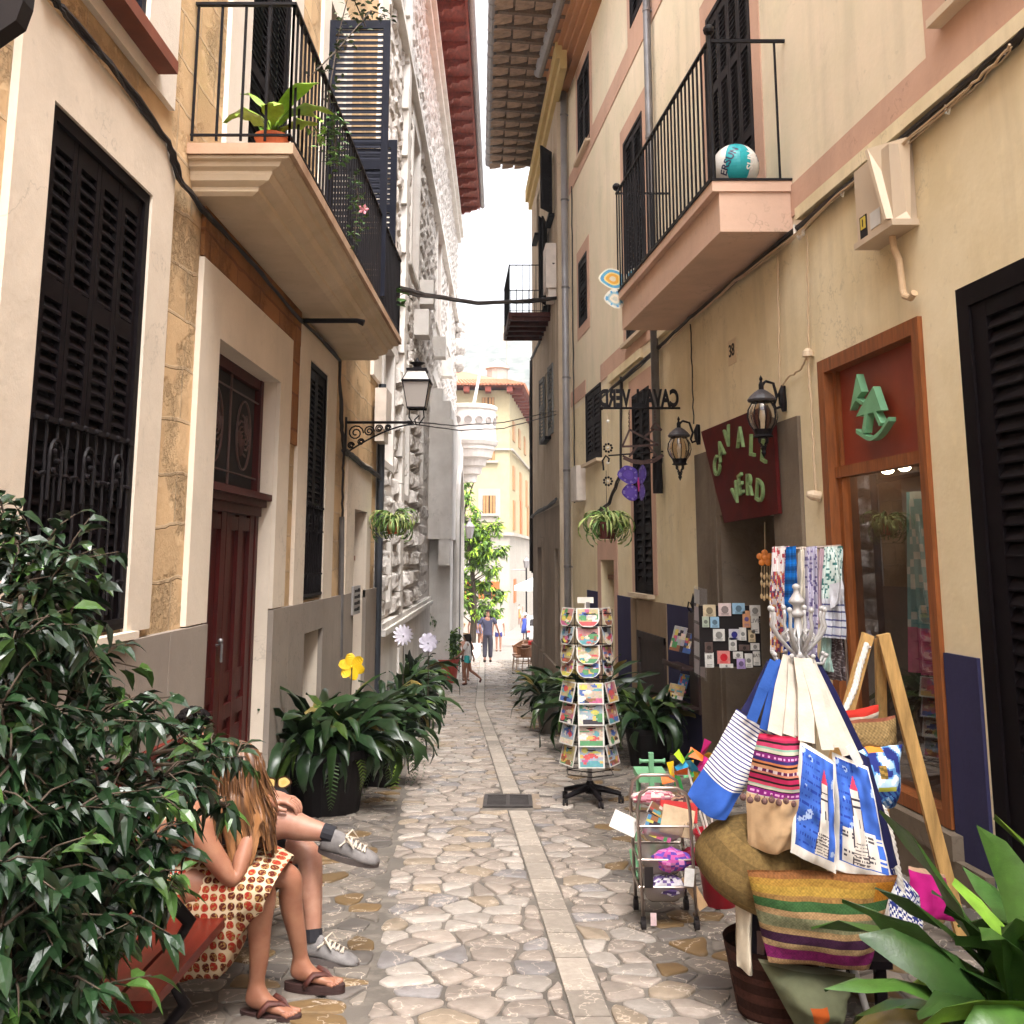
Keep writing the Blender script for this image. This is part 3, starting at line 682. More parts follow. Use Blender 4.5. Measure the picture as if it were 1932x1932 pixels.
# the front wall of the display was cut 10 cm deep only: shop doorway
b=MB();F=FCc
b.fb(F,8.12,8.71,.001,.03,-3,2.66);b.fb(F,10.31,10.98,.001,.035,-3,2.62);b.fb(F,8.71,10.31,.001,.03,1.95,2.62)
b.fb(F,10.2,10.31,-.8,.02,-3,1.95);b.fb(F,8.71,8.74,-.8,.02,-3,1.95)
b.build('stone_door_surround',M_dkstone,C_)
b=MB();b.fb(F,8.8,9.15,-.7,-.6,-3,1.9);b.build('inner_door_panel',plain('beige_inner_wall',(.30,.15,.07),.7),C_)
# ---------------------------------------------------------------- old grey house
F=FD
D_=thing('old_grey_house','weathered grey-brown house with open shutters, a small iron balcony and deep tiled eaves','house',F.p(22,0,gz(22)))
ops=[(20.6,21.6,3.95,5.4,.15),(20.8,21.9,6.7,8.6,.15),(19.6,20.3,8.3,9.6,.15),(22.4,23.3,-1.9,1.75,.35),(19.4,20.0,-1.9,1.7,.3),(23.0,23.8,9.0,10.1,.15)]
M_old=plaster('weathered_ochre_render',(.48,.38,.27),.9,(.54,.44,.33),.15,.5)
b=MB();wallmesh(b,F,19.0,25.3,-4,2.5,[(o[0],o[1],o[2],min(o[3],2.5),o[4]) for o in ops if o[2]<2.5],mi=0,back=2);wallmesh(b,F,19.0,25.3,2.5,10.95,[o for o in ops if o[2]>2.5],mi=1,back=2)
body(b,F,19.0,25.3,-4,10.95,8,1);b.build('wall',[M_grey,M_old,M_dark],D_)
M_gr=plain('pale_weathered_shutter',(.13,.13,.12),.7,.3,8,.2)
for o in ops[:3]+ops[5:]: b=MB();b.fb(F,o[0],o[1],-.12,-.08,o[2],o[3]);b.fb(F,o[0]-.05,o[1]+.05,0,.12,o[2]-.06,o[2]);b.build('window',[M_shut],D_)
for O,u,w_,z0,z1 in ((F.p(20.6,.03,0),(.12,-1,0),.62,3.95,5.35),(F.p(21.6,.03,0),(-.12,1,0),.62,3.95,5.35),(F.p(20.8,.03,0),(-.35,-1,0),.5,6.7,8.5),(F.p(19.6,.04,0),(-.5,-.8,0),.4,8.3,9.6),(F.p(20.8,.03,0),(-.2,-1,0),.5,6.7,8.5)):
    b=MB();leafmesh(b,O,u,(-1,0,0),w_,z0,z1,((z0+z1)/2,),.07,.06);b.build('open_shutter_leaf',M_gr if z0<6 else M_gshut,D_)
b=MB();b.fb(F,22.45,23.25,-.3,-.22,-2,1.5);b.build('street_door',M_brown,D_)
b=MB();b.fb(F,22.25,22.4,0,.05,-2,1.75);b.fb(F,23.3,23.45,0,.05,-2,1.75);b.fb(F,22.25,23.45,0,.06,1.75,1.95);b.fb(F,19.02,25.28,0,.04,-3,-.45);b.build('door_surround',M_grey,D_)
b=MB();b.fb(F,20.5,22.6,0,.86,6.42,6.5)
for i in range(5): b.fb(F,20.56+i*.49,20.62+i*.49,.0,.84,6.34,6.42)
b.fb(F,20.5,22.6,.80,.86,6.36,6.42);b.build('balcony_floor',wood('dark_red_plank',(.075,.018,.014),.6,(4,4,4)),D_)
b=MB();B1,B2,B3,B4=[F.p(y,n_,0) for y,n_ in ((20.53,.02),(20.53,.84),(22.57,.84),(22.57,.02))]
railing(b,B1,B2,6.5,7.5,.14,.008);railing(b,B2,B3,6.5,7.5,.11,.009);railing(b,B3,B4,6.5,7.5,.14,.008)
b.build('balcony_railing',M_iron,D_)
# eave: rafters, boards and wavy tile ends
def ev(y,t): # t 0 wall ..1 outer
    a=F.p(y,0,0).x;o_=-.33-.034*(y-18);return V((a+(o_-a)*t,y,0))
M_eave=wood('weathered_eave_board',(.13,.085,.055),.7,(8,3,8))
b=MB();q=[ev(14.6,-.3),ev(24.0,-.3),ev(24.0,1),ev(14.6,1)];b.hexa([p+V((0,0,11.12)) for p in q]+[p+V((0,0,11.16)) for p in q]);b.build('eave_boards',M_eave,D_)
b=MB();y=14.7
while y<24.0:
    a,c=ev(y,0),ev(y,.97);pf=[a+V((0,0,10.92)),c+V((0,0,11.03)),c+V((0,0,11.12)),a+V((0,0,11.12))];b.prism(pf,V((0,.09,0)));y+=.5
b.build('rafter_tails',M_eave,D_)
b=MB();y=14.7
while y<23.8:
    for t in (.35,.62,.9):
        def fn(u,v,y=y,t=t):
            p=ev(y+.1+.38*u,t-.13+.25*v);return p+V((0,0,11.08-.035*abs(math.sin(u*math.pi*2+v*2))-.02*v))
        b.grid(fn,8,2,False)
    y+=.5
b.build('tile_undersides',plain('weathered_clay_tile',(.33,.22,.15),.8,.35,6,.3),D_)
b=MB();b.tube([ev(14.5,1.04)+V((0,0,11.12)),ev(24.05,1.04)+V((0,0,11.12))],.085,10)
for i in range(20): p=ev(14.6+i*.48,1.04)+V((0,0,11.12));b.tube([p,p+V((0,.03,0))],.095,10)
b.build('eave_gutter',M_gutter,D_)
b=MB();b.fb(F,17.6,25.4,-.05,.16,10.6,10.92);b.fb(F,17.6,25.4,-.05,.08,10.4,10.6);b.build('eave_moulding',plaster('ochre_moulding',(.52,.38,.16),.3),D_)
b=MB()
for i in range(49):
    y=14.8+i*.19;p=ev(y,1.0);b.tube([p+V((0,0,11.24)),p+V((5,0,12.9))],.09,6)
b.build('roof_tiles',M_tile,D_)
# ---------------------------------------------------------------- yellow corner building across the plaza
E_=thing('yellow_corner_building','sunlit yellow building across the plaza with ochre shutters and a tiled hip roof','building',(-4,78,gz(78)))
M_yel=plaster('plaza_yellow_plaster',(.42,.35,.215),.1)
M_yst=plain('plaza_pale_stone',(.36,.32,.27),.8,.1,.7,.1)
M_osh=plain('ochre_shutter',(.34,.17,.06),.6,.15,3,.1);M_or=plain('orange_shutter',(.42,.11,.02),.5,.15,3,.1)
ZE=14.2
b=MB();P4=[(-15,78),(-.2,78),(2.4,106),(-15,106)]
for (x0,y0),(x1,y1) in zip(P4,P4[1:]+P4[:1]):
    b.cur=0;b.poly([(x0,y0,3.2),(x1,y1,3.2),(x1,y1,ZE),(x0,y0,ZE)]);b.cur=1;b.poly([(x0,y0,-6),(x1,y1,-6),(x1,y1,3.2),(x0,y0,3.2)])
b.build('wall',[M_yel,M_yst],E_)
b=MB();q=[(-16,76.9),(.9,76.9),(3.6,107),(-16,107)];c_=(-6,90,18.2)
lo=[b.vert((x,y,ZE+.25)) for x,y in q];t_=b.vert(c_)
for k in range(4): b.face((lo[k],lo[(k+1)%4],t_))
for i in range(60): x=-15.8+i*.28;b.tube([(x,76.85,ZE+.3),(x+(-6-x)*.2,79.5,ZE+.3+.2*3.9)],.1,5)
for i in range(70): t=i/70;x=.9+2.7*t;y=76.9+30*t;b.tube([(x+.05,y,ZE+.3),(x+(-6-x)*.2,y+(90-y)*.2,ZE+1.08)],.1,5)
b.build('roof',M_tile,E_)
b=MB();lo=[b.vert((x,y,ZE+.2)) for x,y in q];b.face(lo)
for i in range(9): x=-13.6+i*1.65;b.box(x,x+.45,77.0,78,ZE-.25,ZE+.19)
for i in range(16): t=i/16;x=-.2+2.6*t;y=78.3+28*t;b.box(x,x+1.0,y,y+.4,ZE-.25,ZE+.19)
b.build('eave_rafters',M_redsoffit,E_)
def pwin(x0,y0,x1,y1,Y=77.98):
    a=at(x0,y1,Y);c=at(x1,y0,Y);return a.x,c.x,a.z,c.z
for bx,m_ in (((909,750,933,782),M_osh),((908,837,934,869),M_osh),((911,935,935,969),M_osh),((911,1097,930,1130),M_or),((858,1097,880,1130),M_or)):
    x0,x1,z0,z1=pwin(*bx);b=MB();b.box(x0,x1,77.9,77.97,z0,z1);wf=b.build('window',M_dark,E_)
    xm=(x0+x1)/2;o_=m_ is M_or
    for s_ in (0,1):
        b=MB()
        if o_: b.box((x0-.3) if s_==0 else x1-.1,(x0+.1) if s_==0 else x1+.5,77.8,77.88,z0,z1)
        else:
            xa=x0 if s_==0 else xm+.03;xb=xm-.03 if s_==0 else x1
            for k in range(2): b.box(xa+(xb-xa)*k/2+.02,xa+(xb-xa)*(k+1)/2-.02,77.82,77.89,z0,z1)
        b.build('shutter_leaf',m_,wf)
    b=MB();b.box(x0-.25,x1+.25,77.75,77.96,z0-.18,z0);b.build('window_sill',M_yst,E_)
x0,x1,z0,z1=pwin(902,922,944,985);b=MB();b.box(x0,x1,77.93,77.99,z0,z1);b.build('window_surround',M_yst,E_)
b=MB();b.box(-15,-.1,77.8,77.96,3.1,3.35);b.box(-15,-.15,77.85,77.96,9.55,9.7)
b.hexa([(-.1,77.9,3.1),(.1,77.9,3.1),(2.6,106,3.1),(2.4,106,3.1),(-.1,77.9,3.35),(.1,77.9,3.35),(2.6,106,3.35),(2.4,106,3.35)])
b.hexa([(-.1,77.9,9.55),(.08,77.9,9.55),(2.58,106,9.55),(2.4,106,9.55),(-.1,77.9,9.7),(.08,77.9,9.7),(2.58,106,9.7),(2.4,106,9.7)]);b.build('string_course',M_yst,E_)
for t,z0,z1,m_ in ((.09,10.6,12.2,M_osh),(.28,10.6,12.2,M_osh),(.48,10.6,12.2,M_osh),(.09,6.7,8.6,M_osh),(.32,6.2,8.6,M_osh),(.55,6,8.4,M_osh),(.1,1.3+2.3,5.9,M_osh),(.33,3.4,6.2,M_or),(.6,3.4,6.2,M_osh),(.12,-2.0,-.2,M_or)):
    x=-.2+2.6*t;y=78+28*t;b=MB();b.hexa([(x,y,z0),(x+.08,y,z0),(x+.08+.17,y+1.9,z0),(x+.17,y+1.9,z0),(x,y,z1),(x+.08,y,z1),(x+.25,y+1.9,z1),(x+.17,y+1.9,z1)]);b.build('shutter_leaf',m_,E_)
b=MB();p=at(938,707,86);b.lathe((p.x,88,17.2),[(.9,-1.3),(.9,.4),(1.1,.5),(.6,1.0),(.1,1.3)],12);b.build('chimney',M_yst,E_)
b=MB();b.tube([(p.x+.8,88,18),(p.x+.8,88,20.6)],.05,5);b.box(p.x+.3,p.x+1.3,87.9,88,20.2,21.6);b.build('roof_antenna',M_yst,E_)
# white house with arches further right
W_=thing('white_arcade_house','bright white house with arched porch and iron balcony at the plaza right end','house',(6,100,gz(100)))
b=MB();b.box(1.9,16,112,120,-6,12);b.build('wall',M_yst,W_)
for x in (2.1,4.4,6.7):
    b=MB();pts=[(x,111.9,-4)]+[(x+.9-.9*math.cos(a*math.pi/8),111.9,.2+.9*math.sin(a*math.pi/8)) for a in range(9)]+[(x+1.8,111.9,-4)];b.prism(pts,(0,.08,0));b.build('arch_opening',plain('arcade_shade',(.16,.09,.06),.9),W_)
b=MB();railing(b,(1.9,111,0),(9,111,0),3.3,4.4,.3,.03);b.box(1.9,9,111,112,3.1,3.3);b.build('balcony',M_iron,W_)
for x in (2.3,4.8):
    for z in (4.2,8): b=MB();b.box(x,x+.9,111.85,111.95,z,z+2.2);b.build('shutter',M_osh,W_)
# low houses closing the plaza on both sides so that no gap shows behind the street fronts
for nm,lb,x0,x1,y0,y1,z1,mt in (('cream_side_house','cream house standing behind the palace along the left side of the plaza','%','','','','',''),):
    pass
L_=thing('stone_side_house','pale stone house behind the turret on the left of the plaza','house',(-12,56,gz(56)))
b=MB();b.box(-22,-6.5,46,66,-5,9);b.build('wall',M_yst,L_)
b=MB();b.box(-22.4,-6.1,45.6,66.4,9,9.3);b.build('roof',M_tile,L_)
for y in (48,52,56,60): b=MB();b.box(-6.5,-6.42,y,y+1.2,3,5.2);b.build('shutter',M_osh,L_)

# ---------------------------------------------------------------- haze
b=MB();b.box(-700,700,-70,1000,-12,215);m=NT('air_haze');pv=m.n('VolumePrincipled');pv.inputs['Density'].default_value=.0008;pv.inputs['Color'].default_value=(.93,.95,1,1);pv.inputs['Anisotropy'].default_value=.3
m.l(pv.outputs[0],m.o.inputs['Volume']);m.t.links.remove(m.o.inputs['Surface'].links[0]);b.build('haze',m.mat,kind='stuff')
# ---------------------------------------------------------------- plants
M_leaf=colattr('glossy_leaf',.32,.25,20,.12,.42);M_leafm=colattr('matt_leaf',.5,.15,15,.05,.4)
M_stem=plain('bark',(.06,.04,.025),.8,.3,20,.4);M_pot=plain('dark_pot_glaze',(.007,.005,.005),.6,.2,5,.05,0,.2)
M_soil=plain('soil',(.03,.02,.012),.95,.3,20,.5)
def blade(b,base,az,L,W,el,droop,seg=7,fold=.22,pet=.22,tw=0):
    p=V(base);pl=pr=pm=None;sd=V((-math.sin(az),math.cos(az),0))
    rows=[]
    for i in range(seg+1):
        t=i/seg
        if t<pet: w=W*.07
        else:
            q=(t-pet)/(1-pet);w=W*.5*max(.02,math.sin(math.pi*q**.75)**.8)
        az+=.09*math.sin(i*1.7+base[0]*90)
        d=V((math.cos(el)*math.cos(az),math.cos(el)*math.sin(az),math.sin(el)))
        up=sd.cross(d);s2=sd*math.cos(tw*t)+up*math.sin(tw*t)
        wv=.012*math.sin(i*2.3+az*5)
        rows.append((b.vert(p-s2*w+up*(fold*w+wv)),b.vert(p-up*.004),b.vert(p+s2*w+up*(fold*w-wv))))
        p=p+d*L/seg;el-=droop/seg*(1+t)
    for a,c in zip(rows,rows[1:]):
        b.face((a[0],a[1],c[1],c[0]));b.face((a[1],a[2],c[2],c[1]))
def gcol(rnd,base=(.025,.055,.015),v=.45):
    k=1+rnd.uniform(-v,v);r=rnd.random()
    if r<.14: return (base[0]*3.2*k,base[1]*2.6*k,base[2]*1.5*k)
    return (base[0]*k,base[1]*k,base[2]*k*rnd.uniform(.8,1.3))
def potmesh(parent,c,r,h,mat,rim=True,flare=1.25):
    b=MB();x,y,z=c
    b.lathe((x,y,z),[(r*.05,0),(r,0),(r*flare,h*.86)]+([(r*flare*1.08,h*.87),(r*flare*1.08,h)] if rim else [(r*flare,h)])+[(r*flare*.92,h),(r*flare*.9,h*.9),(.01,h*.9)],24,None,False)
    o=b.build('pot',mat,parent,smooth=False);return o
def aspidistra(name,label,c,n,L,pr=.15,ph=.35,pot=M_pot,W=.09,seed=1,green=(.016,.036,.011),squash=1.,lo=.7,az0=0,azr=math.pi*2,fern=0,group=None,droop=(1.0,2.7)):
    rnd=random.Random(seed);t=thing(name,label,'potted plant',c,group)
    c=V(c)
    if ph: potmesh(t,c,pr,ph,pot)
    b=MB()
    for i in range(n):
        az=az0+rnd.uniform(-.5,.5)*azr;el=rnd.uniform(.55,1.5);b.col=gcol(rnd,green)
        if rnd.random()<.05: b.col=(.16,.12,.03)
        o=V((rnd.uniform(-1,1)*pr*.9,rnd.uniform(-1,1)*pr*.9,ph*.9))
        blade(b,c+o,az,L*rnd.uniform(lo,1.1),W*rnd.uniform(.75,1.2),el,rnd.uniform(*droop)*(1.4-el*.4),fold=rnd.uniform(.1,.4),tw=rnd.uniform(-1.4,1.4))
    b.build('leaves',M_leaf,t,smooth=True)
    if fern:
        b=MB()
        for i in range(fern):
            az=az0+rnd.uniform(-.5,.5)*azr;el=rnd.uniform(.3,1.1);p=c+V((0,0,ph*.9));b.col=gcol(rnd,(.045,.085,.02));sd=V((-math.sin(az),math.cos(az),0))
            LL=rnd.uniform(.5,.85);k=26
            for j in range(k):
                d=V((math.cos(el)*math.cos(az),math.cos(el)*math.sin(az),math.sin(el)));q=p+d*LL/k
                ww=.055*math.sin(math.pi*(j+2)/(k+3))
                for s in (-1,1):
                    e=p+sd*s*ww+d*.015-V((0,0,.01));b.poly([p,p+d*.012,e+d*.006,e-d*.002])
                p=q;el-=.11+.02*rnd.random()
        b.build('fern_fronds',M_leafm,t)
    return t
def spider(name,label,c,n,L,seed,pot,pr=.09,ph=.15):
    rnd=random.Random(seed);t=thing(name,label,'hanging plant',c);c=V(c)
    potmesh(t,c-V((0,0,ph)),pr*.75,ph,pot)
    b=MB()
    for i in range(n):
        az=rnd.uniform(0,6.28);el=rnd.uniform(.2,1.45);k=rnd.uniform(.7,1.2)
        b.col=(.34*k,.40*k,.13*k) if rnd.random()<.55 else (.10*k,.19*k,.04*k)
        blade(b,c+V((rnd.uniform(-.03,.03),rnd.uniform(-.03,.03),-.01)),az,L*rnd.uniform(.55,1.15),.022,el,rnd.uniform(2.2,3.6),9,.3,0)
    b.build('leaves',M_leafm,t,smooth=True);return t
def leafq(b,p,d,L,W,rnd,droop=.35):
    d=d.normalized();s=d.cross(V((0,0,1)))
    s=s.normalized() if s.length>1e-3 else V((1,0,0))
    a=rnd.uniform(-.9,.9);up=s.cross(d);s=s*math.cos(a)+up*math.sin(a);up=s.cross(d)
    m1=p+d*L*.35;m2=p+d*L*.7-V((0,0,droop*L*.15));tip=p+d*L-V((0,0,droop*L*.5))
    v=[b.vert(q) for q in (p,m1-s*W*.5+up*W*.18,m1,m1+s*W*.5+up*W*.18,m2-s*W*.36+up*W*.1,m2,m2+s*W*.36+up*W*.1,tip)]
    b.face((v[0],v[2],v[1]));b.face((v[0],v[3],v[2]));b.face((v[1],v[2],v[5],v[4]));b.face((v[2],v[3],v[6],v[5]));b.face((v[4],v[5],v[7]));b.face((v[5],v[6],v[7]))
def foliage_cluster(b,c,r,ntw,nl,rnd,L,W,base,sq=(1,1,1),stems=None,tips=.18):
    for k in range(ntw):
        d=V((rnd.gauss(0,1)*sq[0],rnd.gauss(0,1)*sq[1],rnd.gauss(0,1)*sq[2])).normalized()
        e=c+V((d.x*r,d.y*r,d.z*r))*rnd.uniform(.5,1.05);st=c+V((d.x,d.y,d.z))*r*.05
        if stems is not None: stems.tube([st,(st+e)/2+V((0,0,.02)),e],[.004,.003,.0015],4)
        bright=rnd.random()<tips
        for j in range(nl):
            t=(j+.5)/nl;p=st.lerp(e,t)
            az=rnd.uniform(0,6.28);dd=(d*.8+V((math.cos(az),math.sin(az),rnd.uniform(-1.2,.25)))).normalized()
            k2=rnd.uniform(.6,1.35)
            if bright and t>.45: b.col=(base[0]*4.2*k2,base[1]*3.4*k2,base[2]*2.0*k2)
            else: b.col=(base[0]*k2,base[1]*k2,base[2]*k2)
            leafq(b,p,dd,L*rnd.uniform(.75,1.2),W*rnd.uniform(.8,1.15),rnd,.6)
# big ficus, left foreground
fc=V((-1.33,2.95,gz(2.95)))
fic=thing('ficus_tree','big glossy dark green weeping fig beside the bench at the lower left','tree',fc)
rnd=random.Random(21);lb=MB();sb=MB();lb2=MB()
tr=[fc,fc+V((.02,.02,.6)),fc+V((-.02,.03,1.1)),fc+V((-.08,.06,1.55))]
sb.tube(tr,[.045,.04,.03,.018],8);sb.tube([fc+V((-.05,.05,0)),fc+V((-.12,.0,.7)),fc+V((-.15,.02,1.3))],[.03,.025,.012],6)
tips=[(15,1000,3.2),(70,1045,3.2),(105,1090,3.1),(70,1150,2.95),(128,1175,3.0),(30,1210,2.7),(150,1262,3.15),(95,1290,2.9),(60,1350,2.7),(185,1345,3.1),(262,1348,3.25),(150,1385,2.9),(20,1440,2.55),(100,1450,2.75),(250,1492,3.1),(300,1470,3.25),(395,1402,3.5),(362,1378,3.7),(375,1400,3.6),(350,1420,3.5),(445,1425,3.55),(365,1470,3.35),(345,1510,3.3),(385,1440,3.4),(425,1520,3.5),(200,1540,2.85),(120,1540,2.7),(40,1550,2.5),(285,1600,3.05),(262,1600,3.0),(190,1640,2.8),(90,1640,2.6),(20,1660,2.45),(265,1672,3.0),(190,1720,2.8),(160,1740,2.75),(70,1760,2.55),(140,1815,2.75),(95,1850,2.65),(30,1850,2.5),(120,1905,2.7),(70,1925,2.6),(0,1750,2.4),(15,1130,3.0),(0,1330,2.6),(-40,1480,2.5),(-40,1650,2.4),(-40,1850,2.4)]
for i,(x,y,Y) in enumerate(tips):
    sm=x>340;p=at(x,y,Y);q=tr[2].lerp(tr[1],rnd.random()) if y>1300 else tr[3]
    mid=(q+p)/2+V((0,0,.08));sb.tube([q,mid,p],[.012,.008,.004],5)
    foliage_cluster(lb,p,.10 if sm else .20,4 if sm else 8,7 if sm else 10,rnd,.075,.034,(.011,.029,.010),(1,1,.8),sb,.26)  # bright leaf colour is young tips plus highlights painted into the crown
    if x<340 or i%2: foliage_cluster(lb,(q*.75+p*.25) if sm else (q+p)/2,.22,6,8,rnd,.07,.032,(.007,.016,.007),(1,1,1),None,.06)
b=MB();b.lathe(fc-V((0,0,.02)),[(.02,0),(.17,0),(.21,.28),(.23,.28),(.23,.32),(.18,.32),(.18,.28)],20,None,False);b.build('pot',M_terra,fic)
sb.build('trunk',M_stem,fic,smooth=True);lb.build('crown',M_leaf,fic)
# planters against the left wall
DP='potted aspidistras and ferns along the left wall'
a=gr(605,1535);aspidistra('aspidistra_plant','biggest dark aspidistra in a black pot against the left wall beyond the bench',(-1.50,8.75,gz(8.75)),170,.76,.26,.5,seed=2,W=.10,fern=14,az0=-.6,azr=5.2,group=DP)
aspidistra('aspidistra_plant','aspidistra with trailing fern behind the yellow flower pinwheel',(-1.25,10.1,gz(10.1)),80,.72,.18,.42,seed=3,fern=26,az0=-.5,azr=5,group=DP)
aspidistra('aspidistra_plant','aspidistra in a black pot just below the nearer white daisy pinwheel',(-1.35,12.2,gz(12.2)),90,.75,.17,.42,seed=4,fern=10,az0=-.3,azr=5,group=DP)
aspidistra('aspidistra_plant','dark leafy aspidistra beneath the farther white pinwheel, next to the red pot',(-1.4,15.2,gz(15.2)),60,.8,.18,.45,seed=5,fern=16,az0=-.3,azr=5,group=DP)
aspidistra('aspidistra_plant','spiky dark plant between the two white pinwheels and the palace wall',(-1.6,17.6,gz(17.6)),50,.85,.18,.5,seed=15,fern=8,group=DP)
# right side plants
aspidistra('aspidistra_plant','bushy aspidistra in a low stone trough left of the postcard rack',(.62,14.4,gz(14.4)),110,.82,.24,.38,plain('trough_stone',(.10,.08,.06),.8),seed=6,W=.10,group='aspidistras along the right wall')
aspidistra('aspidistra_plant','tall aspidistra standing behind the postcard rack',(1.0,12.3,gz(12.3)),90,.9,.2,.4,seed=7,W=.10,group='aspidistras along the right wall')
aspidistra('aspidistra_plant','dark aspidistra between the postcard rack and the cellar hatch',(1.45,11.3,gz(11.3)),70,.8,.2,.4,seed=8,W=.095,group='aspidistras along the right wall')
# big aspidistra bottom right
aspidistra('aspidistra_plant','huge close-up aspidistra with broad green blades at the lower right corner',(1.56,2.88,gz(2.88)+.05),120,.72,.24,.3,M_pot,W=.14,seed=9,green=(.04,.095,.018),az0=2.75,azr=4.6,lo=.6,droop=(.7,1.7))
aspidistra('aspidistra_plant','tall upright broad-leaved plant at the right edge beneath the black shutters',(1.60,2.98,gz(2.98)+.05),16,.82,.10,.3,M_pot,W=.18,seed=19,green=(.05,.12,.022),az0=1.2,azr=3,lo=.75,droop=(.15,.7))
# bush in a red pot
rp=V((-1.56,24.8,gz(24.8)));t=thing('bush_in_red_pot','round leafy green bush in a red clay pot against the pale palace base','potted plant',rp)
potmesh(t,rp,.25,.55,plain('red_pot',(.35,.04,.025),.6))
b=MB();sb=MB();rnd=random.Random(5)
for c_,r_ in ((V((0,0,.85)),.36),(V((.25,-.1,.75)),.3),(V((-.15,.1,1.1)),.3),(V((-.3,-.1,1.5)),.26),(V((.2,0,1.05)),.28),(V((-.25,0,1.8)),.2)):
    foliage_cluster(b,rp+c_,r_,22,9,rnd,.10,.05,(.05,.10,.02),(1,1,1),None,.3)
sb.tube([rp+V((0,0,.4)),rp+V((-.1,0,1.0)),rp+V((-.25,0,1.8))],.02,5);b.build('foliage',M_leafm,t);sb.build('stem',M_stem,t)
# plaza tree
tp=V((-1.75,46,gz(46)));t=thing('plaza_tree','sunlit yellow-green leafy tree at the far end behind the palace corner','tree',tp)
b=MB();sb=MB();rnd=random.Random(8);sb.tube([tp,tp+V((.1,0,1.6)),tp+V((0,0,3.4)),tp+V((-.4,0,6)),tp+V((.1,0,7.6))],[.16,.13,.1,.07,.02],8)
for i in range(62):
    z=rnd.uniform(1.6,5.6);r=rnd.uniform(.2,1.45)*(1.25-abs(z-3.2)/4);a=rnd.uniform(0,6.28);c_=tp+V((r*math.cos(a)+.15,r*math.sin(a),z));sb.tube([tp+V((0,0,z-.5)),c_],[.04,.01],4)
    foliage_cluster(b,c_,.5,10,9,rnd,.26,.085,(.07,.14,.015),(1,1,.8),None,.5)
for i in range(6): foliage_cluster(b,tp+V((rnd.uniform(-.5,.3),0,5.3+i*.38)),.38,7,7,rnd,.26,.085,(.08,.17,.02),(1,1,1.2),None,.6)
b.build('crown',M_leafm,t);sb.build('trunk',M_stem,t)
# hanging spider plants
spider('spider_plant','pale green spider plant hanging on the palace corner at the left','%'and at(742,985,13.3),95,.5,3,M_terra)
spider('spider_plant','striped spider plant in a dark red basket hanging by the low pink doorway',at(1145,985,12.4),110,.52,4,plain('dark_red_basket',(.08,.012,.008),.6),.12,.2)
h=at(1145,985,12.4);b=MB();b.tube([h+V((0,0,.0)),h+V((0,0,.62))],.004,4);b.tube([h+V((-.03,0,.62)),h+V((-.04,0,.74)),h+V((0,0,.8)),h+V((.04,0,.76)),h+V((.03,0,.72))],.012,6);b.tube([h+V((.03,0,.8)),FCc.p(12.4,0,h.z+.85)],.01,5)
tag(b.build('basket_hook',M_iron),'black hook and rod holding the hanging basket by the pink doorway','hook')
# balcony plant
bp=at(513,262,5.98);bp.z=3.975;t=thing('broadleaf_plant','lime green broad-leaved plant in an orange pot on the left balcony corner','potted plant',bp)
potmesh(t,bp,.08,.13,M_terra);b=MB();rnd=random.Random(4)
for az,L,el,dr in ((3.1,.30,1.1,2.2),(2.7,.34,1.35,1.3),(.1,.34,1.0,1.8),(.5,.30,1.25,2.0),(-.4,.36,1.2,1.6),(3.6,.2,.9,1.5),(5,.26,.8,1.7),(1.5,.25,1.1,1.2),(.0,.22,.6,1.2)):
    k=rnd.uniform(.8,1.2);b.col=(.30*k,.48*k,.05*k);blade(b,bp+V((0,0,.12)),az,L*1.45,.14,min(1.5,el+.25),dr*.85,8,.2,.3)
for i in range(30):
    b.col=(.14,.28,.03);az=rnd.uniform(0,6.28);blade(b,bp+V((0,0,.1)),az,.12,.03,rnd.uniform(.3,1.3),1,4)
b.build('leaves',M_leaf,t,smooth=True)
def vine(label,pts,n,sz,seed,col=(.06,.14,.03),cat='climbing plant',flower=None,name='balcony_climber'):
    rnd=random.Random(seed);t=thing(name,label,cat,pts[0]);sb=MB();b=MB();sb.tube(pts,.005,4)
    for i in range(n):
        k=rnd.random()*(len(pts)-1);q=V(pts[int(k)]).lerp(V(pts[min(int(k)+1,len(pts)-1)]),k%1)+V((rnd.gauss(0,.035),rnd.gauss(0,.05),rnd.gauss(0,.035)));g=rnd.uniform(.6,1.5)
        b.col=tuple(c*g for c in col);a=rnd.uniform(0,6.28);leafq(b,q,V((math.cos(a),math.sin(a),rnd.uniform(-.6,.5))),sz,sz*.45,rnd)
    sb.build('stem',M_stem,t);b.build('leaves',M_leafm,t)
    if flower:
        b=MB()
        for k in range(5): a=k*1.256;b.poly([flower,flower+V((.03*math.cos(a-.5),0,.03*math.sin(a-.5))),flower+V((.045*math.cos(a),-.01,.045*math.sin(a))),flower+V((.03*math.cos(a+.5),0,.03*math.sin(a+.5)))])
        b.build('pink_flower',plain('pink_petal',(.7,.25,.3),.6),t)
vine('leafy green climber tied to the middle of the left balcony railing',[at(628,218,6.9),at(632,260,6.9),at(636,315,6.95)],90,.06,1)
vine('climber with one pink flower on the far half of the left balcony railing',[at(668,330,7.8),at(676,370,7.8),at(672,420,7.8),at(668,455,7.8)],90,.05,2,flower=at(686,395,7.75))
vine('green seedling leaves among the left balcony bars near the orange pot',[at(590,235,6.2),at(608,262,6.3)],30,.05,3,(.16,.3,.04))
vine('pale twiggy shrub with sparse leaves in front of the open shutters above the left balcony',[at(612,260,6.9),at(625,150,6.9),at(640,60,7.0),at(660,-20,7.0),at(690,50,7.2)],70,.06,4,(.05,.08,.03),'shrub',None,'balcony_shrub')
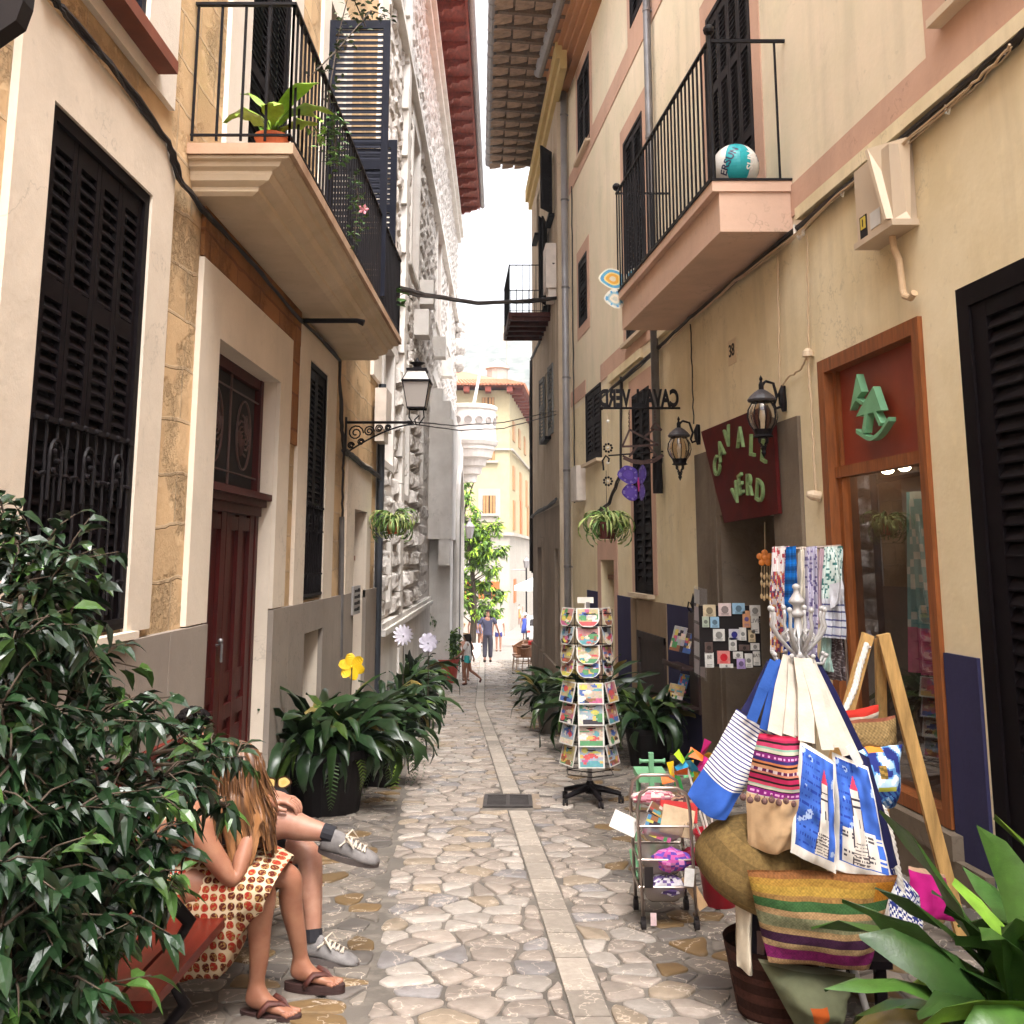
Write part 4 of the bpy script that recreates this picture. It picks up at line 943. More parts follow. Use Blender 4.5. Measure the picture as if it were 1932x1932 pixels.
vine('thin twigs with dark leaves rising above the left balcony rail',[at(590,140,6.3),at(640,90,6.5),at(700,20,6.8),at(730,30,7)],60,.055,5,(.04,.07,.03),'shrub',None,'balcony_shrub')
vine('small leafy sprig poking out at the far end of the left balcony',[at(742,585,11.0),at(750,560,11.0),at(765,552,11.0)],16,.12,6,(.06,.14,.03),'plant',None,'leafy_sprig')
vine('dark dried stems on the wall at the far end of the left balcony',[FA.p(12.6,.1,6.9),FA.p(12.7,.15,6.2),FA.p(12.9,.12,5.6),FA.p(13.0,.1,5.2)],60,.07,7,(.02,.018,.012),'creeper',None,'dried_creeper')
# ---------------------------------------------------------------- lamps
def lantern_left():
    F=FA;y=11.43;z=at(700,797,y).z;L=.80
    t=thing('bracket_lantern','black square street lantern with frosted panes on an ornate scrolled bracket, left wall','street lamp',F.p(y,0,z))
    b=MB();b.tube([F.p(y,0,z),F.p(y,L-.05,z)],.016,6);b.fb(F,y-.02,y+.02,0,.02,z-.36,z+.06)
    a0=F.p(y,0,z-.33);
    b.tube([F.p(y,.01+.76*t_,z-.33*(1-t_)**1.6-.02) for t_ in [i/10 for i in range(11)]],.010,5)
    for cx,cz,r in ((.12,-.12,.09),(.27,-.10,.06),(.38,-.07,.045),(.48,-.06,.035),(.18,-.22,.04),(.07,-.26,.04)):
        b.tube([F.p(y,cx+r*(1-i/26)*math.cos(i*.55),z+cz+r*(1-i/26)*math.sin(i*.55)) for i in range(22)],.009,5)
    b.build('scroll_bracket',M_iron,t)
    c=F.p(y,L,z+.03);b=MB()
    for s in (-1,1): b.tube([c+V((s*.03,0,-.05)),c+V((s*.085,0,.03)),c+V((s*.08,0,.09)),c+V((s*.075,0,.13))],.008,5)
    b.tube([c+V((.0,0,-.06)),c+V((-.02,0,.0)),c+V((.03,0,.05))],.009,5)
    b.build('yoke',M_iron,t)
    def fr(w0,z0,w1,z1,r): 
        for sx,sy in ((-1,-1),(1,-1),(1,1),(-1,1)): b.tube([c+V((sx*w0,sy*w0,z0)),c+V((sx*w1,sy*w1,z1))],r,4)
        for w_,zz in ((w0,z0),(w1,z1)):
            q=[c+V((sx*w_,sy*w_,zz)) for sx,sy in ((-1,-1),(1,-1),(1,1),(-1,1),(-1,-1))]
            b.tube(q,r*1.2,4)
    b=MB();fr(.10,.13,.15,.42,.008);fr(.155,.435,.10,.55,.006);b.box(c.x-.165,c.x+.165,c.y-.165,c.y+.165,c.z+.42,c.z+.435);b.box(c.x-.115,c.x+.115,c.y-.115,c.y+.115,c.z+.55,c.z+.575);b.lathe(c+V((0,0,.575)),[(.08,0),(.045,.03),(.05,.05),(.09,.075),(.03,.09),(.012,.13),(.004,.14)],12)
    fm=b.build('lantern_frame',M_iron,t)
    gm=NT('frosted_pane');gm.base((.36,.32,.29),.35,0,.5)
    b=MB()
    for k in range(4):
        s=[(-1,-1),(1,-1),(1,1),(-1,1)];A=s[k];B2=s[(k+1)%4]
        b.poly([c+V((A[0]*.1,A[1]*.1,.13)),c+V((B2[0]*.1,B2[1]*.1,.13)),c+V((B2[0]*.148,B2[1]*.148,.42)),c+V((A[0]*.148,A[1]*.148,.42))])
        b.poly([c+V((A[0]*.153,A[1]*.153,.435)),c+V((B2[0]*.153,B2[1]*.153,.435)),c+V((B2[0]*.1,B2[1]*.1,.55)),c+V((A[0]*.1,A[1]*.1,.55))])
    b.build('frosted_glass',gm.mat,t)
lantern_left()
M_ribg=glass('amber_glass',(.80,.72,.62),.08,.7);M_bulb=plain('bulb_white',(.8,.75,.65),.3)
def walllamp(label,bx,by,Yw,lx,s):
    F=FCc;t=thing('wall_lamp',label,'wall lamp',F.p(Yw,0,at(bx,by,Yw).z),'ribbed barrel lamps over the shop door')
    z=at(bx,by,Yw).z;w=F.p(Yw,0,z);ly=Yw;c=at(lx,by,ly);x=c.x
    b=MB();b.tube([w+V((-.02,0,-.11*s)),w+V((-.03,0,-.04*s)),w+V((-.035,0,.04*s)),w+V((-.02,0,.11*s))],[.02*s,.035*s,.035*s,.02*s],8)
    d=w.x-x
    b.tube([w+V((-.03,0,-.02*s)),w+V((-.05*s,0,-.07*s)),w+V((-.09*s,0,-.085*s)),w+V((-.105*s,0,-.05*s)),w+V((-.08*s,0,.02*s)),w+V((-d*.5,0,.13*s)),w+V((-d*.8,0,.15*s)),V((x+.02*s,ly,z+.13*s)),V((x,ly,z+.1*s))],.013*s,7)
    b.lathe((x,ly,z),[(.002,.2*s),(.016*s,.17*s),(.01*s,.15*s),(.022*s,.12*s),(.022*s,.08*s),(.03*s,.07*s)],10)
    b.build('curved_arm',M_iron,t)
    b=MB();b.lathe((x,ly,z),[(.03*s,.075*s),(.06*s,.055*s),(.10*s,.02*s),(.122*s,-.01*s),(.115*s,-.025*s),(.085*s,-.03*s)],20);b.build('cap',plain('lamp_cap_paint',(.05,.045,.05),.4,.2,20,.1),t)
    pf=[(.08*s,-.03*s),(.118*s,-.10*s),(.125*s,-.16*s),(.11*s,-.22*s),(.075*s,-.27*s)]
    b=MB();b.lathe((x,ly,z),pf,20,None,False);b.build('glass_globe',M_ribg,t,smooth=True)
    b=MB()
    for k in range(8):
        a=k*math.pi/4;b.tube([V((x+r*1.02*math.cos(a),ly+r*1.02*math.sin(a),z+h)) for r,h in pf],.006*s,4)
    b.lathe((x,ly,z),[(.085*s,-.265*s),(.075*s,-.29*s),(.07*s,-.31*s),(.085*s,-.325*s),(.05*s,-.335*s)],16)
    for k in range(4):
        a=k*math.pi/2+.4;b.tube([V((x+r*s*math.cos(a),ly+r*s*math.sin(a),z+h*s)) for r,h in ((.045,-.335),(.045,-.37),(.02,-.39),(.03,-.41))],.008*s,5)
    b.lathe((x,ly,z),[(.012*s,-.40*s),(.026*s,-.425*s),(.015*s,-.445*s),(.022*s,-.46*s),(.002*s,-.50*s)],10);b.build('ribbed_cage',M_iron,t)
    b=MB();b.lathe((x,ly,z),[(.02*s,-.26*s),(.02*s,-.2*s),(.028*s,-.16*s),(.02*s,-.10*s)],8);b.build('bulb',M_bulb,t)
walllamp('nearer black barrel lamp with tinted ribbed glass over the red sign board',1482,752,8.40,1437,.98)
walllamp('farther barrel lamp on the yellow wall left of the stone doorway',1316,820,10.85,1281,.98)
# plaza lamp posts
def plamp(label,x,y,Y,s):
    c=at(x,y,Y);t=thing('plaza_lantern',label,'street lamp',(c.x,Y,c.z));b=MB()
    b.lathe(c,[(.12*s,-.3*s),(.2*s,.1*s),(.22*s,.12*s),(.05*s,.32*s),(.03*s,.42*s)],6,None,False);b.tube([c-V((0,0,.3*s)),c-V((0,0,.45*s)),c+V((-.9*s,0,-.4*s))],.03*s,5);b.build('lantern',M_gutter,t)
    b=MB();b.tube([c-V((0,0,.3*s)),V((c.x,Y,gz(Y)))],.05*s,6);b.build('post',M_iron,t)
c=at(886,1000,37.3);t=thing('plaza_lantern','grey lantern on a bracket at the palace corner before the tree','street lamp',tuple(c));b=MB();b.lathe(c,[(.10,-.3),(.18,.1),(.2,.12),(.05,.30),(.03,.42)],6,None,False);b.build('lantern',M_gutter,t);b=MB();b.tube([c-V((0,0,.3)),c-V((0,0,.42)),FB.p(37.3,0,c.z-.42)],.03,5);b.build('bracket',M_iron,t)
plamp('black lantern post by the white parasol in the plaza',993,1062,70,1.1)

# ---------------------------------------------------------------- cables and pipes
def cable(pts,r,label,mat=M_cable,name='cable',cat='cable',extra=0,sd=1):
    rnd=random.Random(sd);b=MB();pp=[]
    for a,c in zip(pts,pts[1:]):
        for i in range(6):
            pp.append(V(a).lerp(V(c),i/6)+V((rnd.uniform(-1,1),0,rnd.uniform(-1,1)))*.005)
    pp.append(V(pts[-1]));b.tube(pp,r,6)
    for k in range(extra):
        ph=rnd.uniform(0,6);b.tube([p+V((.012*math.sin(i*.5+ph)+.01,0,r*.9*math.sin(i*.37+ph*2)-.01)) for i,p in enumerate(pp)],r*.5,5)
    return tag(b.build(name,mat),label,cat)
F=FA
def fw(F,x,y,n=.05):
    Y,z=F.w(x,y);return F.p(Y,n,z)
cable([fw(F,60,-20),fw(F,100,20),fw(F,200,135),fw(F,300,268),fw(F,318,335),fw(F,390,412,.03),fw(F,470,500,.03),fw(F,545,588,.03),fw(F,600,640,.03),fw(F,632,680),fw(F,634,790),fw(F,640,850)],.016,'thick bundle of black cables running down along the left house under its balcony',extra=3)
cable([fw(F,640,850),fw(F,655,858),fw(F,680,880),fw(F,708,900)],.028,'tangled knot of cables under the lantern bracket',extra=4,sd=3)
cable([fw(F,640,850),fw(F,638,900),fw(F,637,975)],.014,'short black cable dropping to the grey conduit on the left wall')
b=MB();b.tube([fw(F,638,975,.04),fw(F,635,1240,.04)],.028,8);tag(b.build('conduit',M_zinc),'grey metal conduit running down the left wall beside the cellar opening','pipe')
b=MB();b.tube([F.p(13.98,.06,3.9),F.p(13.98,.06,1.7),F.p(13.98,.06,-.7)],.05,10)
for z in (3.2,1.9): b.tube([F.p(13.98,.06,z),F.p(13.98,.06,z+.05)],.06,10)
tag(b.build('drainpipe',plain('dark_blue_pipe',(.03,.035,.045),.5)),'dark drainpipe in the corner between the honey house and the palace','drainpipe')
b=MB();b.fb(F,13.35,13.9,.051,.2,3.2,3.75);b.fb(F,13.4,13.85,.051,.17,3.05,3.2);tag(b.build('meter_box',plain('off_white_box',(.62,.54,.47),.5)),'off-white meter box on the corner above the lantern bracket','utility box')
b=MB();b.fb(F,13.0,13.5,.05,.28,5.2,6.0);b.fb(F,13.05,13.45,.05,.2,4.95,5.2);tag(b.build('meter_box',MC['off_white_box']),'white utility box above the far end of the left balcony','utility box')
t=thing('intercom_panel','small grey intercom panel on the plinth below the niche','intercom',F.p(11.75,.05,.9))
b=MB();Y_,z_=F.w(662,1132);b.fb(F,Y_-.25,Y_+.25,.045,.07,z_-.16,z_+.16);pn=b.build('panel',plain('grey_panel',(.30,.28,.27),.4),t)
b=MB()
for i in range(4): b.fb(F,Y_-.18,Y_+.0,.07,.078,z_-.12+i*.07,z_-.09+i*.07);b.fb(F,Y_+.05,Y_+.18,.07,.078,z_-.12+i*.07,z_-.08+i*.07)
b.build('buttons',M_dark,t)
b=MB();b.tube([F.p(8.9,.0,3.62),F.p(8.9,.52,3.62),F.p(8.9,.58,3.6)],[.022,.022,.03],6);b2=b.build('iron_stay',M_iron);tag(b2,'dark iron stay bar sticking out under the left balcony','bracket')
# overhead wires
cable([at(742,540,11.2),at(800,556,13),at(900,572,16),at(985,568,18.5),at(1052,562,19.3)],.035,'thick black cable sagging across the street below the far roofs',extra=1)
cable([at(770,795,12),at(860,803,14),at(950,797,17),at(1050,775,19.5)],.008,'upper of two thin wires crossing the street beside the lantern')
cable([at(770,800,12),at(870,812,14),at(950,808,17),at(1050,782,19.5)],.008,'lower of two thin wires crossing the street beside the lantern',sd=5)
F=FCc
cable([fw(F,1932+60,20),fw(F,1932,75),fw(F,1790,200),fw(F,1640,325),fw(F,1517,428),fw(F,1400,525),fw(F,1310,600),fw(F,1250,655),fw(F,1180,715),fw(F,1130,760)],.020,'bundle of dark cables following the ledge of the peach house',extra=3)
cable([fw(F,1932,85,.07),fw(F,1900,120,.07),fw(F,1840,175,.07),fw(F,1700,290,.07),fw(F,1600,365,.07),fw(F,1520,440,.07),fw(F,1400,530,.07),fw(F,1260,655,.07)],.008,'cream cables looped along the ledge of the peach house',M_cablec,extra=2)
for x0,y0,x1,y1,lb in ((1473,480,1478,740,'cream wire dropping to the nearer barrel lamp'),(1530,445,1533,672,'pair of cream wires hanging from the white hook beside the shop window'),(1308,612,1314,800,'thin brown wire dropping to the farther barrel lamp')):
    cable([fw(F,x0,y0,.03),fw(F,(x0+x1)/2,(y0+y1)/2,.03),fw(F,x1,y1,.03)],.007,lb,M_cablec if 'brown' not in lb else M_cable)
cable([fw(F,1533,672,.04),fw(F,1540,760,.04),fw(F,1545,850,.04),fw(F,1550,930,.04)],.009,'cream wire with a round socket hanging left of the shop window frame',M_cablec)
b=MB();p=fw(F,1549,935,.05);b.lathe(p,[(.005,-.05),(.04,-.045),(.04,.02),(.02,.06)],12,V((-1,0,.2)));tag(b.build('round_socket',plain('cream_plastic',(.62,.48,.33),.5)),'round cream socket hanging on its wire beside the shop window','socket')
cable([fw(F,1478,740,.03),fw(F,1490,715,.03),fw(F,1520,695,.03),fw(F,1533,672,.04)],.008,'short cream cable between the nearer barrel lamp and its dome box',M_cablec)
b=MB();p=fw(F,1534,668,.04);b.lathe(p,[(.045,-.02),(.04,.02),(.015,.045)],12);tag(b.build('cable_dome',MC['cream_plastic']),'small cream dome cover at the corner of the shop window frame','cable cover')
b=MB();p=fw(F,1514,440,.06);b.tube([p+V((0,0,.07)),p+V((0,0,.0)),p+V((.02,-.05,-.06)),p+V((.03,-.12,-.05)),p+V((.03,-.13,.0))],.014,8);tag(b.build('hook',plain('white_plastic',(.75,.7,.62),.4)),'white plastic hook holding the cables where the ledge ends','hook')
for i,(x,y) in enumerate(((1600,362),(1690,292),(1800,205),(1905,92))):
    b=MB();p=fw(F,x,y,.05);b.tube([p+V((0,0,.03)),p+V((0,0,-.03)),p+V((0,-.04,-.05)),p+V((0,-.06,-.02))],.006,6)
    tag(b.build('cable_clip',MC['white_plastic']),('cable clip nearest the white hook on the ledge','second cable clip from the white hook, above the grey box','third cable clip from the white hook on the ledge','cable clip at the right edge of the picture on the ledge')[i],'cable clip','clips along the ledge cable')
t=thing('electrical_box','beige electrical box with a yellow warning sticker and a swan-neck pipe below','electrical box',fw(F,1690,400,0))
b=MB();Ya,za=F.w(1735,465);b.fb(F,6.12,6.62,.001,.15,3.60,4.12);b.fb(F,6.1,6.64,.0,.17,3.58,3.62);b.build('box_body',plain('beige_box',(.55,.43,.31),.5,.06,3,.02),t)
b=MB();b.hexa([F.p(6.1,.05,3.62),F.p(6.13,.19,3.63),F.p(6.16,.19,3.63),F.p(6.16,.05,3.62),F.p(6.05,.05,4.14),F.p(6.3,.2,4.16),F.p(6.34,.2,4.16),F.p(6.2,.05,4.14)]);b.build('side_cover',plain('cream_box_cover',(.68,.55,.40),.5,.04,3,.02),t)
b=MB();b.fb(F,6.47,6.57,.15,.154,3.63,3.78);b.cur=1;b.fb(F,6.485,6.555,.154,.157,3.69,3.77);b.cur=0;b.fb(F,6.515,6.525,.157,.159,3.705,3.755);b.build('warning_sticker',[M_dark,plain('sticker_yellow',(.6,.45,.05),.5)],t)
b=MB();b.fb(F,6.28,6.42,.151,.155,3.65,3.76);b.build('white_sticker',plain('sticker_white',(.6,.58,.55),.5),t)
b=MB();b.tube([F.p(6.33,.06,3.6),F.p(6.33,.055,3.5),F.p(6.28,.05,3.4),F.p(6.26,.05,3.2),F.p(6.24,.05,3.16),F.p(6.17,.05,3.13),F.p(6.12,.05,3.15)],.022,10);b.build('swan_neck_pipe',plain('ochre_pipe',(.60,.42,.25),.6),t)
# downpipes
def dpipe(F,Yp,z0,z1,r,lb,mat,foot=None):
    t=thing('downpipe',lb,'downpipe',F.p(Yp,0,z0));b=MB();b.tube([F.p(Yp,r+.03,z1),F.p(Yp,r+.03,z0)],r,12);b.build('pipe',mat,t,smooth=True)
    z=z0+.6
    while z<z1:
        b=MB();b.tube([F.p(Yp,r+.03,z),F.p(Yp,r+.03,z+.04)],r*1.12,12);b.fb(F,Yp-.01,Yp+.01,0,r+.03,z,z+.03);b.build('clamp',M_zinc,t);z+=1.75
    if foot:
        b=MB();b.lathe(F.p(Yp,r+.03,z0-.42),[(r*1.2,0),(r*1.2,.04),(r*1.25,.05),(r*1.15,.36),(r*1.3,.38),(r*1.3,.44)],14);b.build('foot_sleeve',M_iron,t)
dpipe(FCc,12.38,2.72,10.7,.05,'grey downpipe passing behind the right balcony and ending above the purple butterfly',M_zinc,True)
dpipe(FCc,19.0,-1.0,10.9,.065,'pale grey downpipe at the joint between peach house and weathered house',plain('pale_pipe',(.33,.32,.33),.45,.15,4,.05,.3))
cable([FCc.p(18.6,.02,z) for z in (2.5,4,5.5,7,8.5)],.012,'thin cable climbing beside the pale grey downpipe')
cable([FD.p(19.1,.05,2.6),FD.p(21,.05,2.55),FD.p(23,.05,2.56),FD.p(25.2,.05,2.5)],.03,'twisted cable bundle across the weathered house above its doors',extra=3)
cable([FD.p(25.28,.02,6.4),FD.p(25.3,.04,5),FD.p(25.3,.03,3.5),FD.p(25.3,.04,1.2)],.045,'dark cable bundle hugging the far corner of the weathered house',extra=4)
cable([FD.p(25.0,.04,6.4),FD.p(23,.03,6.38),FD.p(20.6,.03,6.5),FD.p(19.3,.05,7.2)],.03,'cable running up to the small balcony of the weathered house')
cable([FCc.p(16.9,.04,2.2),FCc.p(15.5,.04,2.35),FCc.p(14.6,.04,2.75),FCc.p(14.5,.04,4.1)],.018,'black cable rising between the two shutters of the peach house',extra=2)
b=MB();b.fb(FCc,17.6,18.2,0,.16,2.5,3.1);tag(b.build('meter_box',MC['off_white_box']),'small off-white box low on the peach house beside the downpipe','utility box')
b=MB();b.fb(FD,19.3,19.9,0,.2,6.7,7.6);b.fb(FD,19.35,19.85,0,.15,6.5,6.7);tag(b.build('meter_box',MC['off_white_box']),'pale box with hood beside the small iron balcony','utility box')
# dark sign edge at the upper left corner
b=MB();P0=[at(-60,-60,2.6),at(52,-60,2.6),at(44,0,2.6),at(30,38,2.6),at(0,58,2.6),at(-60,100,2.6)];b.prism(P0,V((0,.06,0)));tag(b.build('dark_hanging_sign',M_dark),'dark corner of a hanging sign at the upper left of the picture','sign')
b=MB();q=at(-60,-60,2.6);b.tube([q,V((-1.95,2.6,q.z+.1))],.02,6);tag(b.build('sign_arm',M_iron),'iron arm that carries the dark hanging sign at the upper left','bracket')
# ---------------------------------------------------------------- people
def skin_tone(name,c):
    m=NT(name);f=m.noise(14,m.obj(),4);m.base(m.mix(m.ramp(f,[(.3,0),(.7,1)]),(c[0]*.85,c[1]*.72,c[2]*.70),(c[0]*1.1,c[1]*1.1,c[2]*1.08)),.5,0,.4)
    m.b.inputs['Subsurface Weight'].default_value=.12;m.b.inputs['Subsurface Radius'].default_value=(.02,.008,.004);m.bump(m.noise(120,m.obj(),3),.08,.002);return m.mat
M_sk1=skin_tone('tanned_skin',(.30,.14,.085));M_sk2=skin_tone('fair_skin',(.36,.19,.13))
def skinmesh(name,chains,mat,parent,sub=2,label=None):
    """chains of (point, radius); equal points are shared, first point of first chain is the root"""
    idx={};vs=[];rs=[];es=set()
    for ch in chains:
        pr=None
        for p,r in ch:
            k=tuple(round(c,4) for c in p)
            if k not in idx: idx[k]=len(vs);vs.append(V(p));rs.append(r if isinstance(r,(tuple,list)) else (r,r))
            i=idx[k]
            if pr is not None and pr!=i: es.add((pr,i))
            pr=i
    off=V((0,0,0));q=parent
    while q is not None: off+=q.location;q=q.parent
    me=bpy.data.meshes.new(name);me.from_pydata([tuple(v-off) for v in vs],list(es),[])
    o=bpy.data.objects.new(name,me);COL.objects.link(o);o.parent=parent
    md=o.modifiers.new('s','SKIN');md.use_smooth_shade=True;md.branch_smoothing=.4
    sv=me.skin_vertices[0].data if me.skin_vertices else None
    if sv is None:
        bpy.context.view_layer.objects.active=o;sv=me.skin_vertices[0].data
    for i,r in enumerate(rs): sv[i].radius=r;sv[i].use_root=(i==0)
    ms=o.modifiers.new('d','SUBSURF');ms.levels=sub;ms.render_levels=sub
    dg=bpy.context.evaluated_depsgraph_get();ev_=o.evaluated_get(dg);nm=bpy.data.meshes.new_from_object(ev_)
    o.modifiers.clear();o.data=nm;nm.materials.clear();nm.materials.append(mat)
    nm.polygons.foreach_set('use_smooth',[True]*len(nm.polygons));nm.name=name
    if label:o['label']=label
    return o
def loft(b,secs,n=18,cap=True): # secs: centre, right vector*w, up vector*h, down scale
    rg=[]
    for c,r,u,dn in secs:
        c=V(c);r=V(r);u=V(u);rg.append([b.vert(c+r*math.cos(a)+u*(math.sin(a) if math.sin(a)>0 else math.sin(a)*dn)) for a in [2*math.pi*k/n for k in range(n)]])
    for a,c in zip(rg,rg[1:]):
        for k in range(n): b.face((a[k],a[(k+1)%n],c[(k+1)%n],c[k]))
    if cap: b.face(rg[0][::-1]);b.face(rg[-1])
    return rg
def hand(w,d,up,s=1.,curl=.5,side=1):
    """five finger chains from wrist w along d; up = back of the hand"""
    d=V(d).normalized();up=V(up).normalized();sd=d.cross(up)*side;ch=[]
    palm=w+d*.075*s
    ch.append([(w,.024*s),(w+d*.04*s,(.03*s,.017*s)),(palm,(.034*s,.016*s))])
    for i,(o,L) in enumerate(((-.027,.065),(-.009,.078),(.009,.073),(.026,.058))):
        p=palm+sd*o*s;q=p;pts=[(palm,(.034*s,.016*s)),(p+d*.012*s,.0105*s)];a=0
        for k in range(3):
            a+=curl*.7;q=q+(d*math.cos(a)-up*math.sin(a))*L*s*.4;pts.append((q+d*.012*s,.0088*s-.0008*k))
        ch.append(pts)
    t0=w+d*.03*s;ch.append([(w+d*.04*s,(.03*s,.017*s)),(t0+sd*.035*s-up*.005,.011*s),(t0+sd*.05*s+d*.03*s-up*.015,.010*s),(t0+sd*.045*s+d*.055*s-up*.02,.009*s)])
    return ch
def foot(an,d,s=1.,toes=True,drop=.06):
    d=V(d).normalized();up=V((0,0,1));sd=d.cross(up);g=an-V((0,0,drop*s));ch=[]
    ch.append([(an,.034*s),(g-d*.035*s+V((0,0,.012)),.032*s)])
    ch.append([(an,.034*s),(g+d*.05*s+V((0,0,.025*s)),(.036*s,.032*s)),(g+d*.12*s+V((0,0,.004)),(.042*s,.02*s))])
    if toes:
        for i,(o,L,r) in enumerate(((-.028,.062,.014),(-.01,.058,.0105),(.006,.052,.010),(.02,.045,.0095),(.032,.036,.009))):
            b0=g+d*.12*s+V((0,0,.004));ch.append([(b0,(.042*s,.02*s)),(b0+sd*o*s+d*.03*s-V((0,0,.004)),r*s),(b0+sd*o*s*1.05+d*L*s-V((0,0,.008)),r*.9*s)])
    return ch
# red bench
bx0,bx1,by0,by1=-1.62,-1.13,3.45,5.75
t=thing('park_bench','red wooden bench with black cast-iron arms under the fig branches','bench',(-1.4,4.4,gz(4.4)))
M_redw=wood('red_bench_wood',(.115,.011,.006),.4,(10,1.2,14))
for i in range(4):
    b=MB();x=-1.60+i*.125
    p=[(x,by0,0),(x+.11,by0,0),(x+.11,by1,0),(x,by1,0)];zz=lambda y:gz(4.4)+.405+(y-4.4)*-.03
    b.hexa([V((q[0],q[1],zz(q[1])-.035)) for q in p]+[V((q[0],q[1],zz(q[1]))) for q in p]);b.build('seat_slat',M_redw,t)
for i in range(3):
    b=MB();z=.52+i*.14;b.hexa([V((-1.70-.02*i+dx,y,zz(y)-.40+z+dz)) for dz in (0,.10) for dx,y in ((0,by0),(.03,by0),(.03,by1),(0,by1))]);b.build('back_slat',M_redw,t)
for y in (3.75,5.55):
    b=MB();g_=gz(y);s=zz(y)
    b.tube([(-1.72,y,s+.45),(-1.66,y,s),(-1.68,y,g_+.2),(-1.76,y,g_+.02)],[.02,.024,.022,.03],8)
    b.tube([(-1.66,y,s-.05),(-1.15,y,s-.05),(-1.10,y,s-.12),(-1.16,y,g_+.2),(-1.08,y,g_+.02)],[.02,.02,.024,.022,.03],8)
    b.tube([(-1.69,y,s+.24),(-1.4,y,s+.26),(-1.18,y,s+.22),(-1.10,y,s+.14),(-1.14,y,s+.07),(-1.19,y,s+.1)],[.018,.022,.026,.024,.02,.015],8)
    b.build('iron_arm',M_iron,t,smooth=True)
# --- seated woman
wg=gz(4.45);W_t=thing('person','woman with long streaked hair in a red and cream patterned dress, bent forward','person',(-1.3,4.45,gz(4.45)))
hip=V((-1.50,4.42,.26));wa=V((-1.44,4.42,.40));ch_=V((-1.34,4.42,.53));nk=V((-1.26,4.42,.58));hd=V((-1.175,4.43,.635))
kn=V((-.985,4.38,.245));kf=V((-.93,4.60,.23));an=V((-1.02,4.43,-.165));af=V((-.895,4.68,-.155))
sh=V((-1.27,4.25,.53));el=V((-1.085,4.27,.285));wr=V((-1.05,4.36,.47));sh2=V((-1.25,4.58,.54));el2=V((-1.05,4.58,.30));wr2=V((-1.0,4.48,.47))
chains=[[(hip,(.15,.12)),(wa,(.13,.10)),(ch_,(.15,.10)),(nk,.055),(hd-V((.01,0,-.0)),.085),(hd+V((.03,0,.055)),.075)],
 [(hip,(.15,.12)),(V((-1.40,4.34,.25)),.10),(V((-1.2,4.35,.26)),.085),(kn,.062),(kn.lerp(an,.3)+V((-.015,0,0)),.055),(kn.lerp(an,.65),.042),(an+V((0,0,.04)),.034),(an,.034)],
 [(hip,(.15,.12)),(V((-1.40,4.50,.25)),.10),(V((-1.18,4.55,.25)),.085),(kf,.060),(kf.lerp(af,.3)+V((-.015,0,0)),.054),(kf.lerp(af,.65),.041),(af+V((0,0,.04)),.034),(af,.034)],
 [(ch_,(.15,.10)),(sh,.062),(sh.lerp(el,.5),.048),(el,.042),(el.lerp(wr,.4),.042),(wr,.026)],
 [(ch_,(.15,.10)),(sh2,.060),(el2,.042),(wr2,.027)]]
chains+=foot(an,(1,-.22,0))+foot(af,(1,-.12,0))+hand(wr,(.25,.35,1),(.9,-.3,0),1,.5)+hand(wr2,(.2,-.4,1),(.9,.3,0),1,.6,-1)
skinmesh('body',chains,M_sk1,W_t)
# dress
m=NT('dress_print');dx=m.sep(m.obj());cb=m.n('CombineXYZ');m.l(dx[0],cb.inputs[0]);m.l(m.math('MULTIPLY_ADD',dx[1],.55,dx[2]),cb.inputs[1]);vo=m.n('TexVoronoi',voronoi_dimensions='2D');vo.inputs['Scale'].default_value=29;vo.inputs['Randomness'].default_value=.22;m.l(cb.outputs[0],vo.inputs['Vector'])
ve=m.n('TexVoronoi',feature='DISTANCE_TO_EDGE',voronoi_dimensions='2D');ve.inputs['Scale'].default_value=29;ve.inputs['Randomness'].default_value=.22;m.l(cb.outputs[0],ve.inputs['Vector'])
cs=m.sep(vo.outputs['Color']);ctr=m.ramp(vo.outputs['Distance'],[(.41,1),(.47,0)])
c1=m.mix(m.ramp(cs[0],[(.45,0),(.5,1)]),(.32,.022,.012),(.09,.012,.008))
cc=m.mix(m.ramp(m.noise(90,m.obj(),2),[(.5,0),(.6,1)]),c1,(.30,.16,.05))
cc=m.mix(ctr,(.56,.44,.29),cc);cc=m.mix(m.ramp(ve.outputs['Distance'],[(.03,1),(.055,0)]),cc,(.58,.46,.30))
m.base(cc,.85,0,.2);m.bump(m.noise(9,m.obj(),3),.25,.02);M_dress=m.mat
b=MB();secs=[]
for i in range(17):
    t_=i/16;x=-1.60+.655*t_;yc=4.46+.02*t_;w_=.23-.02*t_+.02*math.sin(t_*9)
    top=.375-.02*t_ if t_<.9 else .355-.06*(t_-.9)*8
    dz=.10+.36*math.sin(math.pi*min(1,t_*1.02)**1.2)**1.2*(1 if t_<.85 else .8)
    secs.append((x,yc,w_,top,dz))
n=28;rg=[]
for i,(x,yc,w_,top,dz) in enumerate(secs):
    r=[]
    for k in range(n):
        a=2*math.pi*k/n;s_,c_=math.sin(a),math.cos(a);z0=.255
        if s_>=0: z=z0+(top-z0)*s_;y=yc+w_*abs(c_)**.7*(1 if c_>0 else -1)
        else:
            z=z0+s_*min(dz,.36);y=yc+w_*abs(c_)**.55*(1 if c_>0 else -1)
            fold=.014*math.sin(i*1.7+k*2.1);y+=fold;z+=.012*math.sin(k*1.9+i*.6)
        r.append(b.vert((x+(.045*s_*-1 if s_<0 else -.02*s_)*-1*(t_>.5),y,z)))
    rg.append(r)
for a,c in zip(rg,rg[1:]):
    for k in range(n): b.face((a[k],a[(k+1)%n],c[(k+1)%n],c[k]))
b.face(rg[0][::-1])
